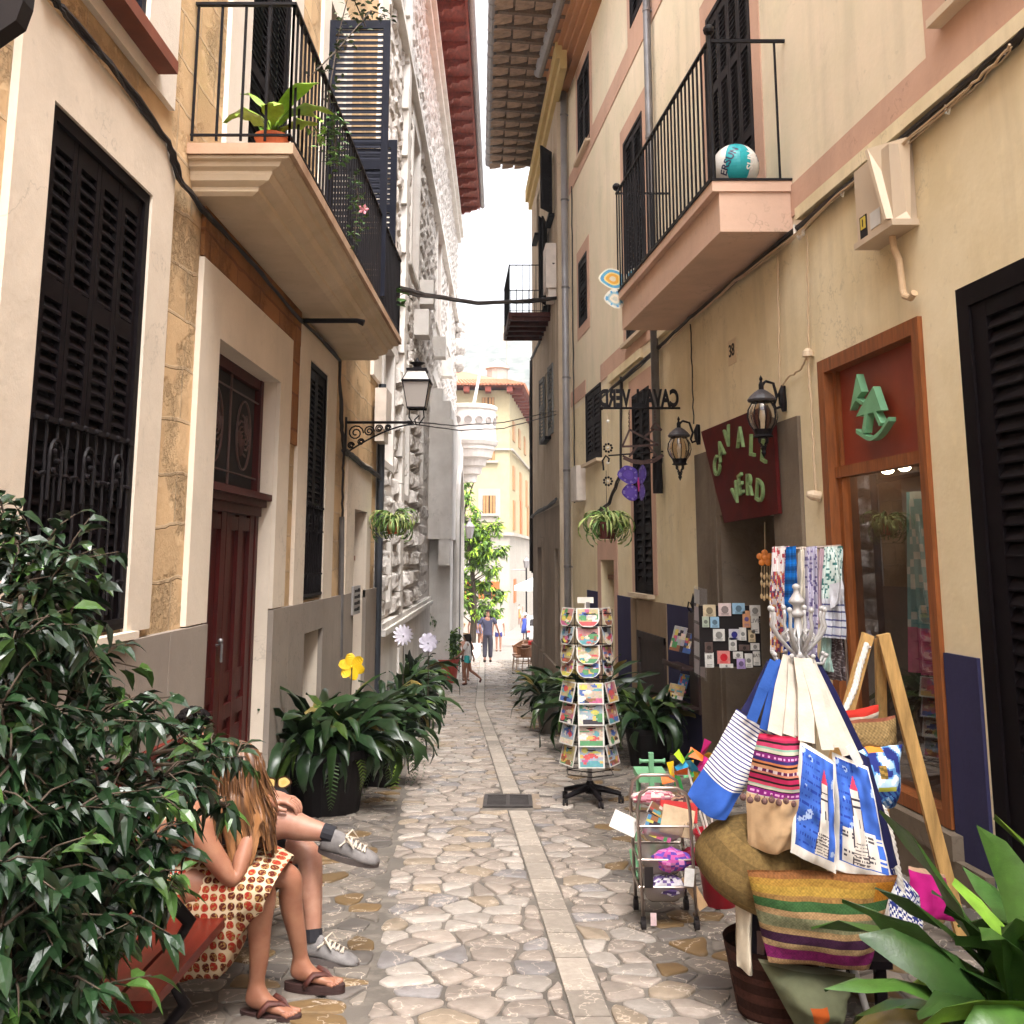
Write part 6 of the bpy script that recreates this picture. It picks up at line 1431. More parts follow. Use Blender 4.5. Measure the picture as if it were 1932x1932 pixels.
# iron sign with cut-out letters, read from the far side
Ys=11.6;zr=at(1200,770,Ys).z;xr=F.p(Ys,0,0).x;xl=at(1135,770,Ys).x
t=thing('iron_letter_sign','black iron rod sign with upright letters CAVALL VERD seen from behind','sign',(xr,Ys,zr))
b=MB();b.tube([(xr,Ys,zr),(xl,Ys,zr)],.013,6);b.ball((xl,Ys,zr),.025,8);b.build('rod',M_iron,t)
b=MB();addtext(b,'CAVALL VERD',.27,.008,V(((xr+xl)/2-.02,Ys,zr+.105)),V((-1,0,0))*.53,uZ,V((0,1,0)),.012);b.build('letters',M_iron,t)
t2=thing('iron_rocking_horse','rusty iron rocking horse outline hanging on two chains under the letter sign','sign',(xl+.3,Ys,zr-.5))
M_rir=plain('rusty_brown_iron',(.055,.02,.014),.6,.3,25,.2)
def q11(a,c_): x,y=Cs(a,c_,1500,900,3.22);return at(x,y,Ys)
def bar(b,P,Q,w_=.022):
    P,Q=q11(*P),q11(*Q);d=(Q-P).normalized();s=V((-d.z,0,d.x))*w_*.5;b.prism([P-s,Q-s,Q+s,P+s],V((0,.012,0)))
for nm,L_ in (('head',[((1350,1090),(1312,1150)),((1312,1150),(1412,1160)),((1412,1160),(1350,1090))]),('body',[((1110,1155),(1040,1315)),((1040,1315),(1380,1298)),((1110,1155),(1380,1298)),((1240,1230),(1340,1150))]),('leg',[((1180,1312),(1105,1412))]),('leg',[((1290,1305),(1360,1405))]),('rocker',[((1045,1402),(1130,1442)),((1130,1442),(1230,1455)),((1230,1455),(1340,1435)),((1340,1435),(1420,1388)),((1050,1425),(1140,1465)),((1140,1465),(1230,1475)),((1230,1475),(1345,1458)),((1345,1458),(1430,1400))])):
    b=MB()
    for P,Q in L_: bar(b,P,Q)
    b.build(nm,M_rir,t2)
for a,c0,c1 in ((1105,975,1150),(1348,970,1090)):
    b=MB();P,Q=q11(a,c0),q11(a,c1);n=9
    for k in range(n):
        c_=P.lerp(Q,(k+.5)/n);r=(P-Q).length/n*.62;ax=V((1,0,0)) if k%2 else V((0,1,0))
        b.tube([c_+ax*r*.5*math.cos(j*math.pi/4)+uZ*r*math.sin(j*math.pi/4) for j in range(9)],.004,4)
    b.build('chain',M_rir,t2)
# number tile 38
t=thing('house_number_tile','pale tile with the number 38 on the yellow wall above the red sign','sign',F.p(9.68,0,3.5))
b=MB();b.fb(F,9.60,9.82,.001,.008,3.38,3.62);b.build('tile',plain('cream_tile',(.66,.50,.30),.5,.03,3,0),t)
b=MB();addtext(b,'38',.17,.002,F.p(9.71,.010,3.51),uR,uZ,nO,.002);b.build('number',M_dark,t)
# inflatable ball on the balcony
bc=V((1.91,8.33,4.63+.2));t=thing('inflatable_ball','turquoise and white inflatable ball with SUN lettering on the right balcony','ball',bc)
b=MB();n=40;m_=24
for j in range(m_):
    for i in range(n):
        def sp(i,j): th=math.pi*j/m_;ph=2*math.pi*i/n;return bc+V((math.sin(th)*math.cos(ph),-math.sin(th)*math.sin(ph)*.0+math.sin(th)*math.sin(ph),math.cos(th)))*.2
        k=int(((i+.5)/n*6+.1))%6
        b.col=(.02,.34,.38) if k%2==0 else (.72,.70,.66)
        if j<3: b.col=(.72,.70,.66)
        b.poly([sp(i,j),sp(i+1,j),sp(i+1,j+1),sp(i,j+1)])
bo=b.build('ball_skin',colattr('vinyl',.25,.05,8,.02),t,smooth=True)
for s_,ph,col,tilt in (('ERSUN',R(-118),(.015,.02,.07),60),('SUN',R(-62),(.75,.75,.72),85),('NUS',R(-22),(.015,.02,.07),-60)):
    b=MB()
    def fn(v,ph=ph,tilt=tilt):
        a,c=math.cos(R(tilt)),math.sin(R(tilt));x=v.x*a-v.y*c;z=v.x*c+v.y*a;p_=ph+x/.2;th=math.pi/2-z/.2
        return bc+V((math.sin(th)*math.cos(p_),math.sin(th)*math.sin(p_),math.cos(th)))*(.2025)
    addtext(b,s_,.09,0,None,None,None,None,.002,fn);b.build('lettering',plain('ball_ink'+s_,col,.4,.02,5,0),t)
# drain grate
t=thing('drain_grate','dark iron drain grate set into the stone strip of the alley','drain',(-.03,9.2,gz(9.2)))
M_gr2=plain('worn_grate_iron',(.05,.042,.04),.6,.3,12,.3);g_=lambda x,y,h:V((x,y,gz(y)+h))
def gbar(b,x0,x1,y0,y1,h0,h1): b.hexa([g_(x0,y0,h0),g_(x1,y0,h0),g_(x1,y1,h0),g_(x0,y1,h0),g_(x0,y0,h1),g_(x1,y0,h1),g_(x1,y1,h1),g_(x0,y1,h1)])
b=MB();gbar(b,-.24,.17,8.92,8.96,-.002,.012);gbar(b,-.24,.17,9.44,9.48,-.002,.012);gbar(b,-.24,-.21,8.96,9.44,-.002,.012);gbar(b,.14,.17,8.96,9.44,-.002,.012);gbar(b,-.05,-.02,8.96,9.44,-.002,.011)
for s_ in (-.21,-.02):
    for i in range(8): y=8.99+i*.057;b.hexa([g_(s_,y,-.002),g_(s_+.16,y+.0,-.002),g_(s_+.16,y+.022,-.002),g_(s_,y+.022,-.002),g_(s_,y,.009),g_(s_+.16,y,.009),g_(s_+.16,y+.022,.009),g_(s_,y+.022,.009)])
b.build('grate_bars',M_gr2,t);b=MB();gbar(b,-.23,.16,8.93,9.47,-.005,-.0035);b.build('pit',M_dark,t)
for xx in ((-.30,-.245),(.175,.24)): b=MB();gbar(b,xx[0],xx[1],8.86,9.54,-.004,.004);b.build('mortar_frame',M_grey,t)
# ---------------------------------------------------------------- pinwheels, butterflies, garland
def petals(label,name,cat,c,R_,n,col,stem,wid=.5,ax=(0,-1,0),tilt=.15,group=None,mat=None):
    c=V(c);ax=V(ax).normalized();u=ax.cross(uZ).normalized();v=uZ;t=thing(name,label,cat,c,group)
    m_=mat or plain(name+str(len(bpy.data.materials)),col,.5,.06,9,.02)
    for k in range(n):
        a=2*math.pi*k/n+.3;d=u*math.cos(a)+v*math.sin(a);s=u*-math.sin(a)+v*math.cos(a);b=MB();L=[]
        for j in range(7):
            q=j/6;w_=R_*wid*math.sin(math.pi*(.12+.8*q))**.8*(.55+.45*q);L.append((c+d*R_*q-s*w_*.5+ax*tilt*R_*q,c+d*R_*q+s*w_*.5-ax*.05*R_*q))
        for A,B2 in zip(L,L[1:]): b.prism([A[0],A[1],B2[1],B2[0]],ax*-.003)
        b.build('petal',m_,t)
    b=MB();b.ball(c+ax*.01,R_*.1,8);b.build('hub',m_,t)
    if stem: b=MB();b.tube([c,V(stem)],.006,5);b.build('stick',M_stem,t)
    return t
c=at(664,1258,9.2);petals('bright yellow six-petalled flower pinwheel among the aspidistras on the left','flower_pinwheel','pinwheel',c,.115,6,(.80,.50,.01),(c.x,9.1,-.1),.95)
c=at(761,1198,12.0);petals('nearer white daisy pinwheel with many narrow petals above the planters','flower_pinwheel','pinwheel',c,.118,14,(.62,.58,.66),(c.x,12.1,-.3),.42)
c=at(808,1212,13.2);petals('farther white round-petalled flower pinwheel beside the bush in the red pot','flower_pinwheel','pinwheel',c,.12,9,(.58,.54,.64),(c.x,13.3,-.3),.85)
def butterfly(label,c,s,cols,name='butterfly_ornament',open_=.5,rz=0,spots=None):
    c=V(c);t=thing(name,label,'ornament',c);m_=colattr('wing_print',.35,.08,20,.02);rr=Matrix.Rotation(rz,3,'Z')
    for sd in (-1,1):
        for (cx,cz,rx,rz_,ci) in ((.5,.45,.52,.42,0),(.42,-.35,.40,.38,1)):
            b=MB();N=22
            for j in range(8):
                for i in range(N):
                    def P(i,j):
                        a=2*math.pi*i/N;r=j/8;x=(cx+rx*r*math.cos(a)*(1+.12*math.cos(3*a)));z=cz+rz_*r*math.sin(a)*(1+.1*math.sin(2*a))
                        x=max(x,.03);return c+rr@V((sd*x*math.cos(open_),-abs(x)*math.sin(open_),z))*s
                    k=cols[ci][(j*len(cols[ci]))//8];b.col=k if not(spots and j in(5,6) and i%3==0) else spots
                    b.poly([P(i,j),P(i+1,j),P(i+1,j+1),P(i,j+1)])
            b.build('wing',m_,t)
    b=MB();b.tube([c+uZ*-.3*s,c+uZ*.1*s,c+uZ*.35*s],[.02*s,.06*s,.04*s],8);b.build('body',plain(name+'_body'+label[:9],cols[2],.5),t)
    for sd in (-1,1): b=MB();b.tube([c+uZ*.33*s,c+rr@V((sd*.12,0,.6))*s,c+rr@V((sd*.22,0,.75))*s],.012*s,4);b.build('antenna',M_dark,t)
P1=((.11,.07,.28),(.09,.05,.26),(.06,.03,.19),(.07,.04,.24));P2=((.10,.06,.27),(.09,.05,.25),(.05,.02,.17))
butterfly('purple glittery butterfly with white dots hanging beside the tall shutter',at(1205,915,11.3),.24,(P1,P2,(.4,.02,.15)),open_=.85,rz=-.5,spots=(.20,.16,.33))
butterfly('small pale yellow butterfly pick by the couple on the bench',at(521,1489,5.6),.075,(((.65,.42,.12),(.70,.50,.18),(.05,.02,.01)),((.65,.45,.12),(.70,.5,.2)),(.02,.01,.01)),open_=.4,rz=.4)
b=MB();c=at(521,1495,5.6);b.tube([c,(c.x,5.6,gz(5.6))],.003,4);tag(b.build('butterfly_stick',M_stem),'thin stick carrying the small yellow butterfly','stick')
Bo=((.60,.50,.35),(.65,.32,.05),(.75,.55,.2),(.10,.35,.5),(.72,.66,.52));Bb=((.5,.5,.42),(.70,.6,.45),(.3,.45,.5),(.70,.66,.56))
butterfly('big orange, blue and white butterfly at the far end of the right balcony',at(1180,548,11.7),.30,(Bo,Bb,(.65,.06,.02)),open_=.35,rz=-.2,spots=(.1,.3,.5))
t=thing('daisy_garland','string of black metal daisies and white beads hanging by the small shutter window','garland',at(1147,800,14))
yg=14.2
b=MB();b.tube([at(1145,735,yg),at(1147,860,yg),at(1148,925,yg)],.004,4);b.build('string',M_cablec,t)
for x,y in ((1147,845),(1147,908)):
    c=at(x,y,yg);b=MB()
    for k in range(9): a=k*.698;d=V((math.cos(a),0,math.sin(a)));b.ball(c+d*.055,.018,6)
    b.build('daisy',M_iron,t);b=MB();b.ball(c,.02,8);b.build('daisy_centre',MC['white_plastic'],t)
for y in (795,873): b=MB();b.ball(at(1147,y,yg),.025,8);b.build('bead',MC['white_plastic'],t)
t=thing('wind_chime','orange flower wind chime with little hanging shells in the shop doorway','wind chime',at(1443,1050,9.0))
b=MB();c=at(1443,1053,9.0)
for k in range(5): a=k*1.2566+.3;b.ball(c+V((math.cos(a),0,math.sin(a)))*.045,.03,8,(1,.3,1))
b.ball(c,.03,8,(1,.5,1));b.build('orange_flower',plain('orange_wood',(.60,.17,.02),.5),t)
b=MB();b.tube([at(1443,985,9.0),c],.003,4)
for k in range(4):
    x=1437+k*5;b.tube([at(x,1068,9.0),at(x,1128,9.0)],.0025,4)
    for q in (1085,1100,1125): b.ball(at(x,q+k%2*4,9.0),.014,6,(.8,.8,1.7))
b.build('shell_strings',plain('shell',(.55,.38,.2),.35),t)
# ---------------------------------------------------------------- cards, magnets and books
rndc=random.Random(77)
def rc(r,l=.15,h=.75): return tuple(r.uniform(l,h)**1.3 for _ in range(3))
PAL=[(.65,.10,.10),(.70,.45,.12),(.10,.30,.12),(.08,.15,.42),(.72,.60,.45),(.55,.12,.25),(.75,.70,.62),(.30,.12,.06),(.12,.35,.40),(.70,.62,.12),(.04,.03,.04)]
def painted(b,O,u,up,w_,h_,th,seed,nu=16,nv=18,round_=False,sky=None):
    r=random.Random(seed);O=V(O);u=V(u).normalized();up=V(up).normalized();nr=u.cross(up)
    bgc=sky or r.choice([(.55,.42,.32),(.50,.40,.22),(.35,.42,.48),(.5,.22,.2)]);fields=[(r.uniform(.1,.9),r.uniform(.1,.9),r.uniform(.05,.22),r.uniform(.04,.14),r.choice(PAL)) for _ in range(12)];base_=r.choice(PAL)
    def P(i,j):
        a=i/nu*2-1;c=j/nv*2-1
        if round_ and c<0: a*=math.sqrt(max(0,1-c*c*.9))
        return O+u*a*w_/2+up*c*h_/2
    for j in range(nv):
        for i in range(nu):
            uu=(i+.5)/nu;vv=(j+.5)/nv
            if min(uu,1-uu,vv,1-vv)<.05: k=(.60,.57,.52)
            else:
                k=bgc if vv>.3 else base_
                for cx,cy,sx,sy,cc_ in fields:
                    if ((uu-cx)/sx)**2+((vv-cy)/sy)**2<1.2: k=cc_
                k=tuple(x*r.uniform(.75,1.0) for x in k)
            b.col=k;b.poly([P(i,j),P(i+1,j),P(i+1,j+1),P(i,j+1)])
    b.col=(.6,.56,.5);b.prism([P(0,0)-nr*-.0+(-nr if False else nr)*-.0-nr*.001,P(nu,0)-nr*.001,P(nu,nv)-nr*.001,P(0,nv)-nr*.001] if not round_ else [P(0,nv//2)-nr*.001,P(nu,nv//2)-nr*.001,P(nu,nv)-nr*.001,P(0,nv)-nr*.001],-nr*th)
M_card=colattr('glossy_print',.35,.12,30,.0,.3)
g=gr(1120,1515);rx,ry,rz0=.66,9.12,g.z
t=thing('postcard_rack','tall revolving wire rack of postcards and souvenir plates on black castors','display rack',(rx,ry,rz0))
b=MB();b.tube([(rx,ry,rz0+.08),(rx,ry,rz0+1.66)],.02,8);b.build('pole',M_gutter,t)
b=MB()
for k in range(5):
    a=k*1.2566-1.3;d=V((math.cos(a),math.sin(a),0));b.tube([V((rx,ry,rz0+.13)),V((rx,ry,rz0+.11))+d*.12,V((rx,ry,rz0+.075))+d*.26],[.032,.026,.018],8)
b.lathe((rx,ry,rz0+.08),[(.04,0),(.045,.06),(.025,.1)],10);sb_=b.build('star_base',M_iron,t)
for k in range(5):
    a=k*1.2566-1.3;c=V((rx+.26*math.cos(a),ry+.26*math.sin(a),rz0+.03));b=MB()
    for s in (-1,1): b.lathe(c+V((s*.014,0,0)),[(.03,-.008),(.03,.008)],12,V((1,0,0)))
    b.tube([c,c+V((0,0,.04))],.01,5);b.build('castor',M_dark,sb_)
rows=[(1165,1,.15),(1200,1,.15),(1235,1,.15),(1262,1,.14),(1308,0,.165),(1348,0,.165),(1388,0,.165),(1428,0,.165)]
cols=((-62,'left'),(0,'front'),(62,'right'))
b=MB()
for k in range(6):
    a=R(-90+30+k*60);q=V((rx+.21*math.cos(a),ry+.21*math.sin(a),0));b.tube([q+uZ*(rz0+.33),q+uZ*(rz0+1.6)],.004,4)
for y,_,h_ in rows+[(1445,0,.1),(1145,0,.1)]:
    z=at(1120,y,ry).z-h_/2
    b.tube([V((rx+.22*math.cos(R(30+60*k)),ry+.22*math.sin(R(30+60*k)),z)) for k in range(7)],.0045,4)
b.build('wire_frame',M_iron,t)
b=MB();zt=at(1105,1140,ry).z;b.box(rx-.09,rx+.05,ry-.01,ry+.01,zt+.01,zt+.06);b.tube([(rx-.02,ry,zt-.15),(rx-.02,ry,zt+.02)],.012,5);b.build('price_plate',MC['white_plastic'],t)
ordn=('top','second','third','fourth','fifth','sixth','seventh','bottom')
for i,(y,rd,h_) in enumerate(rows):
    for a0,nm in cols:
        a=R(-90+a0);r_=.215 if i>3 else .20;c=V((rx+r_*math.cos(a),ry+r_*math.sin(a),at(1120,y,ry-.2).z));nrm=V((math.cos(a),math.sin(a),0));u=V((-nrm.y,nrm.x,0))
        if i<4: c.x-=.015
        b=MB();tl=uZ*.97+nrm*-.25
        painted(b,c,u,tl,.218 if i>3 else .20,h_*1.06,.004,i*10+a0+100,round_=bool(rd))
        if rd: tag(b.build('souvenir_plate',M_card),'%s souvenir plate in the %s column of the postcard rack'%(ordn[i],nm),'souvenir plate','souvenir plates in the upper half of the rack')
        else: tag(b.build('postcard',M_card),'%s card in the %s column of the postcard rack'%(ordn[i],nm),'postcard','postcards in the lower half of the rack')
# magnet board
Yb=9.6;q=at(1375,1200,Yb);t=thing('magnet_board','black board full of small fridge magnets beside the shop doorway','display board',q)
A0=at(1322,1258,Yb);A1=at(1433,1143,Yb);b=MB();b.box(A0.x,A1.x,Yb,Yb+.02,A0.z,A1.z);b.build('board',M_dark,t)
mg=[(1338,1152,26,24,'c'),(1367,1150,26,26,'p'),(1393,1148,26,22,'b'),(1424,1152,22,22,'w'),(1331,1173,14,22,'g'),(1348,1174,18,22,'b'),(1408,1168,16,34,'o'),(1424,1178,16,36,'w','LIVE'),(1356,1198,24,24,'w'),(1385,1197,22,22,'n'),(1401,1196,14,26,'w'),(1418,1200,14,24,'c'),(1337,1222,16,22,'d'),(1382,1215,16,26,'w'),(1404,1222,22,12,'d'),(1424,1220,18,14,'w'),(1365,1240,26,26,'r'),(1392,1236,20,14,'w'),(1338,1245,18,30,'w','BE'),(1398,1252,18,20,'l'),(1412,1246,16,28,'w'),(1427,1242,14,28,'w','EAT'),(1370,1256,28,8,'w')]
MCOL=dict(c=(.62,.50,.32),p=(.70,.55,.52),b=(.30,.48,.62),w=(.70,.67,.62),g=(.45,.5,.4),o=(.62,.30,.15),n=(.6,.58,.6),r=(.70,.25,.22),l=(.45,.32,.6),d=(.12,.08,.07))
WC=dict(c='cream',p='pale pink',b='light blue',w='white',g='grey-green',o='orange picture',n='navy medallion',r='red heart',l='lilac',d='dark')
for k,m_ in enumerate(mg):
    x,y,w_,h_,cc_=m_[:5];c=at(x,y,Yb);s=Yb/1960.;b=MB();W,H=w_*s*.9,h_*s*.9
    b.col=MCOL[cc_];b.box(c.x-W/2,c.x+W/2,Yb-.014,Yb,c.z-H/2,c.z+H/2)
    b.col={'r':(.6,.02,.03),'n':(.03,.03,.2),'o':(.15,.1,.25)}.get(cc_,tuple(v*.35 for v in MCOL[cc_]))
    if len(m_)>5: addtext(b,m_[5],H*.32,.001,V((c.x,Yb-.016,c.z+H*.2)),V((1,0,0)),uZ,V((0,-1,0)),.001)
    else: b.lathe((c.x,Yb-.0145,c.z),[(min(W,H)*.3,0),(min(W,H)*.3,.0015)],10,V((0,-1,0)))
    for q in range(2): b.box(c.x-W*.3,c.x+W*.3,Yb-.0155,Yb-.014,c.z-H*(.32+.1*q),c.z-H*(.28+.1*q))
    pos='topmost' if y<1160 else 'second-row' if y<1185 else 'middle-row' if y<1205 else 'fourth-row' if y<1230 else 'bottom-row'
    nth=1+sum(1 for o in mg if abs((o[1]>=1160)+(o[1]>=1185)+(o[1]>=1205)+(o[1]>=1230)-((y>=1160)+(y>=1185)+(y>=1205)+(y>=1230)))<.5 and o[0]<x)
    tag(b.build('fridge_magnet',M_card),'%s %s magnet, %s from the left on the black board'%(WC[cc_],pos,('first','second','third','fourth','fifth','sixth','seventh')[min(nth-1,6)]),'magnet','magnets on the black board')
t=thing('plastic_pocket_sheet','clear plastic pocket sheet of cards hanging on the stone door frame','display sheet',F.p(10.6,.1,1))
m=NT('clear_plastic');m.base((.5,.5,.55),.15,0,.6);m.b.inputs['Alpha'].default_value=.28;M_clr=m.mat
Pc=[at(1309,1272,10.45),at(1334,1287,9.95),at(1334,1112,9.95),at(1309,1105,10.45)]
b=MB();b.poly(Pc);b.build('sheet',M_clr,t)
for k in range(9):
    i,j=k%2,k//2;f=lambda a,c:(Pc[0].lerp(Pc[1],a)).lerp(Pc[3].lerp(Pc[2],a),c)+V((-.006,-.004,0))
    b=MB();b.poly([f(.08+.46*i,.03+.195*j),f(.48+.44*i,.03+.195*j),f(.48+.44*i,.19+.195*j),f(.08+.46*i,.19+.195*j)]);b.build('pocket_card',plain('pocket_card%d'%(k%3),((.35,.3,.32),(.25,.2,.2),(.42,.40,.40))[k%3],.4),t)
t=thing('wall_bookstand','dark wooden bookstand with iron finial fixed to the blue dado','bookstand',F.p(11,.03,.8))
b=MB();a0,_=0,0
Yq,zt_=F.w(1298,1152);_,zb_=F.w(1300,1330);b.fb(F,10.98,11.3,.03,.06,zb_-.02,zt_);b.build('back_board',plain('dark_bookstand_wood',(.035,.012,.010),.5),t)
for z in (zb_+.03,zb_+.42): b=MB();b.fb(F,10.98,11.75,.06,.24,z,z+.02);b.fb(F,10.98,11.75,.22,.24,z,z+.05);b.build('shelf',MC['dark_bookstand_wood'],t)
b=MB();c=F.p(11.14,.045,zt_);b.lathe(c,[(.03,0),(.012,.03),(.035,.09),(.02,.13),(.003,.2)],8)
for s in (-1,1): b.tube([c+V((s*.02,0,0)),c+V((s*.06,0,.05)),c+V((s*.05,0,.11)),c+V((s*.025,0,.09))],.009,5)
b.build('finial',M_iron,t)
for (x0,y0,x1,y1,lb,cl,sd_) in ((1268,1183,1292,1228,'black and white patterned booklet on the upper bookstand shelf',(.45,.42,.42),5),(1287,1195,1306,1232,'white-edged dark booklet at the right end of the upper bookstand shelf',(.1,.08,.08),6),(1262,1292,1290,1318,'tan scalloped booklet on the lower bookstand shelf',(.62,.40,.22),7),(1280,1273,1297,1306,'bright blue booklet leaning on the lower bookstand shelf',(.06,.22,.55),8)):
    c=at((x0+x1)/2,(y0+y1)/2,11.2);b=MB();painted(b,c,V((1,-.15,-.2)),V((.25,-.15,1)),(x1-x0)*.0058,(y1-y0)*.0058,.012,sd_,8,8,sky=cl);tag(b.build('booklet',M_card),lb,'booklet')
# ---------------------------------------------------------------- trolley with baskets
tx,ty=.83,5.73;tz=gz(ty);zs=lambda y:at(1260,y,5.62).z
t=thing('trolley','narrow chrome three-tier trolley with grey plastic trays full of purses and papers','trolley',(tx,ty,tz))
M_chr=plain('dull_chrome',(.42,.34,.30),.28,.1,10,.05,.9);m=NT('smoky_plastic');m.base((.33,.27,.24),.25,0,.6);m.b.inputs['Alpha'].default_value=.72;M_smk=m.mat
xa,xb=at(1203,1600,5.58).x,at(1302,1600,5.58).x;zt_=zs(1482);zb_=tz+.06
for yy in (5.56,5.88):
    b=MB();pts=[(xa+.02,yy,zb_),(xa,yy,zt_-.1),(xa+.015,yy,zt_-.03),(xa+.06,yy,zt_),(xb-.06,yy,zt_),(xb-.015,yy,zt_-.03),(xb,yy,zt_-.1),(xb+.02,yy,zb_)];b.tube(pts,.009,8);b.build('hoop_frame',M_chr,t,smooth=True)
for k,y in enumerate((1592,1655,1706)):
    z=zs(y);b=MB()
    def sh_(u,v,z=z): 
        x=xa+.02+(xb-xa-.04)*u;Yp=5.56+.32*v;e=min(u,1-u,v,1-v)*4;return V((x,Yp,z+.0-.0+(.10*(1-min(1,e)**.5))))
    b.grid(sh_,12,10,False);b.build('plastic_tray',M_smk,t,smooth=True)
    b=MB();b.tube([(xa,5.56,z+.1),(xb,5.56,z+.1),(xb,5.88,z+.1),(xa,5.88,z+.1),(xa,5.56,z+.1)],.006,6);b.build('tray_rail',M_chr,t)
for x,y in ((xa+.02,5.56),(xb+.02,5.56),(xa+.02,5.88),(xb+.02,5.88)):
    b=MB();b.lathe(V((x-.012,y,tz+.028)),[(.028,0),(.028,.024)],14,V((1,0,0)));b.tube([(x,y,tz+.03),(x,y,tz+.07)],.012,6);b.build('castor',M_dark,t)
def flat(name,label,cat,c,u,up,w_,h_,th,cl,seed=0,plainc=False,group=None):
    b=MB();c=V(c);u=V(u).normalized();up=V(up).normalized()
    if plainc: b.col=cl;b.prism([c-u*w_/2-up*h_/2,c+u*w_/2-up*h_/2,c+u*w_/2+up*h_/2,c-u*w_/2+up*h_/2],u.cross(up)*-th)
    else: painted(b,c,u,up,w_,h_,th,seed,8,8,sky=cl)
    return tag(b.build(name,M_card),label,cat,group)
z1,z2,z3=zs(1592)+.05,zs(1655)+.04,zs(1706)+.03
flat('notebook','cream notebook lying askew in the top trolley tray','notebook',(.86,5.62,z1+.06),(1,.1,-.25),(.25,.4,.9),.17,.14,.012,(.62,.46,.30),0,True)
flat('notebook','red-edged notebook behind the cream one in the trolley','notebook',(.88,5.70,z1+.09),(1,.1,-.12),(.1,.4,.9),.20,.10,.014,(.45,.03,.03),0,True)
flat('notebook','blue and white booklet at the left of the top trolley tray','notebook',(.76,5.60,z1+.03),(1,0,-.35),(.4,.3,.9),.15,.10,.01,(.10,.25,.45),3)
flat('notebook','brown striped booklet standing in the top trolley tray','notebook',(.80,5.66,z1+.08),(1,.1,-.6),(.5,.3,.8),.18,.06,.02,(.25,.13,.08),4)
flat('notebook','white card sticking out on the left of the trolley','notebook',(xa-.06,5.62,z1+.05),(1,0,-.45),(.4,.3,.8),.14,.09,.006,(.70,.66,.62),0,True)
def purse(label,c,s,cl,seed,sc3=(1.3,.7,.75)):
    r=random.Random(seed);b=MB();c=V(c);n=26;m_=14
    for j in range(m_):
        for i in range(n):
            def P(i,j):
                th=math.pi*j/m_;ph=2*math.pi*i/n;d=V((math.sin(th)*math.cos(ph)*sc3[0],math.sin(th)*math.sin(ph)*sc3[1],math.cos(th)*sc3[2]))
                return c+d*s*(1+.22*noise.noise(d*2+V((seed,0,0)))+.08*noise.noise(d*7))
            k=noise.noise(V((i*.55+seed*3,j*.8,0)));b.col=cl[0] if k>.08 else cl[1] if k>-.22 else cl[2];b.poly([P(i%n,j),P((i+1)%n,j),P((i+1)%n,j+1),P(i%n,j+1)])
    return tag(b.build('cloth_purse',colattr('cloth_print',.8,.15,30,.2,.2),smooth=True),label,'purse')
purse('pink and purple printed cloth purse in the middle trolley tray',(.82,5.60,z2+.05),.075,((.45,.08,.28),(.12,.06,.35),(.55,.2,.4)),1)
purse('crimson cloth purse at the right of the middle trolley tray',(.95,5.66,z2+.05),.06,((.30,.02,.05),(.22,.01,.03),(.35,.05,.08)),2)
purse('pink fringed cloth bundle hanging over the back of the trolley top',(.76,5.84,z1+.13),.075,((.50,.2,.25),(.6,.5,.45),(.35,.08,.1)),3,(1.6,.7,.5))
purse('dark cloth bundle across the top of the trolley',(.93,5.84,z1+.10),.08,((.06,.03,.03),(.30,.18,.12),(.03,.02,.02)),4,(1.6,.7,.5))
purse('purple and white scarf bundle in the bottom trolley tray',(.80,5.62,z3+.06),.075,((.16,.10,.28),(.6,.56,.6),(.05,.03,.1)),5)
flat('swing_tag','white swing tag with tiny writing hanging from the middle trolley tray','tag',(.90,5.545,z2-.02),(1,0,-.1),(.1,0,1),.05,.085,.003,(.72,.70,.68),0,True)
flat('swing_tag','black swing tag hanging at the left of the trolley','tag',(xa+.05,5.545,z3+.12),(1,0,0),(0,0,1),.045,.10,.003,(.02,.015,.015),0,True)
flat('swing_tag','small white and red tag at the foot of the trolley','tag',(xa+.07,5.55,z3-.08),(1,0,0),(0,0,1),.03,.06,.003,(.68,.5,.5),0,True)
flat('cardboard_sleeve','brown cardboard sleeve leaning in the bottom trolley tray','cardboard',(.93,5.58,z3+.04),(.9,0,.55),(-.5,.2,.85),.05,.17,.01,(.48,.30,.16),0,True)
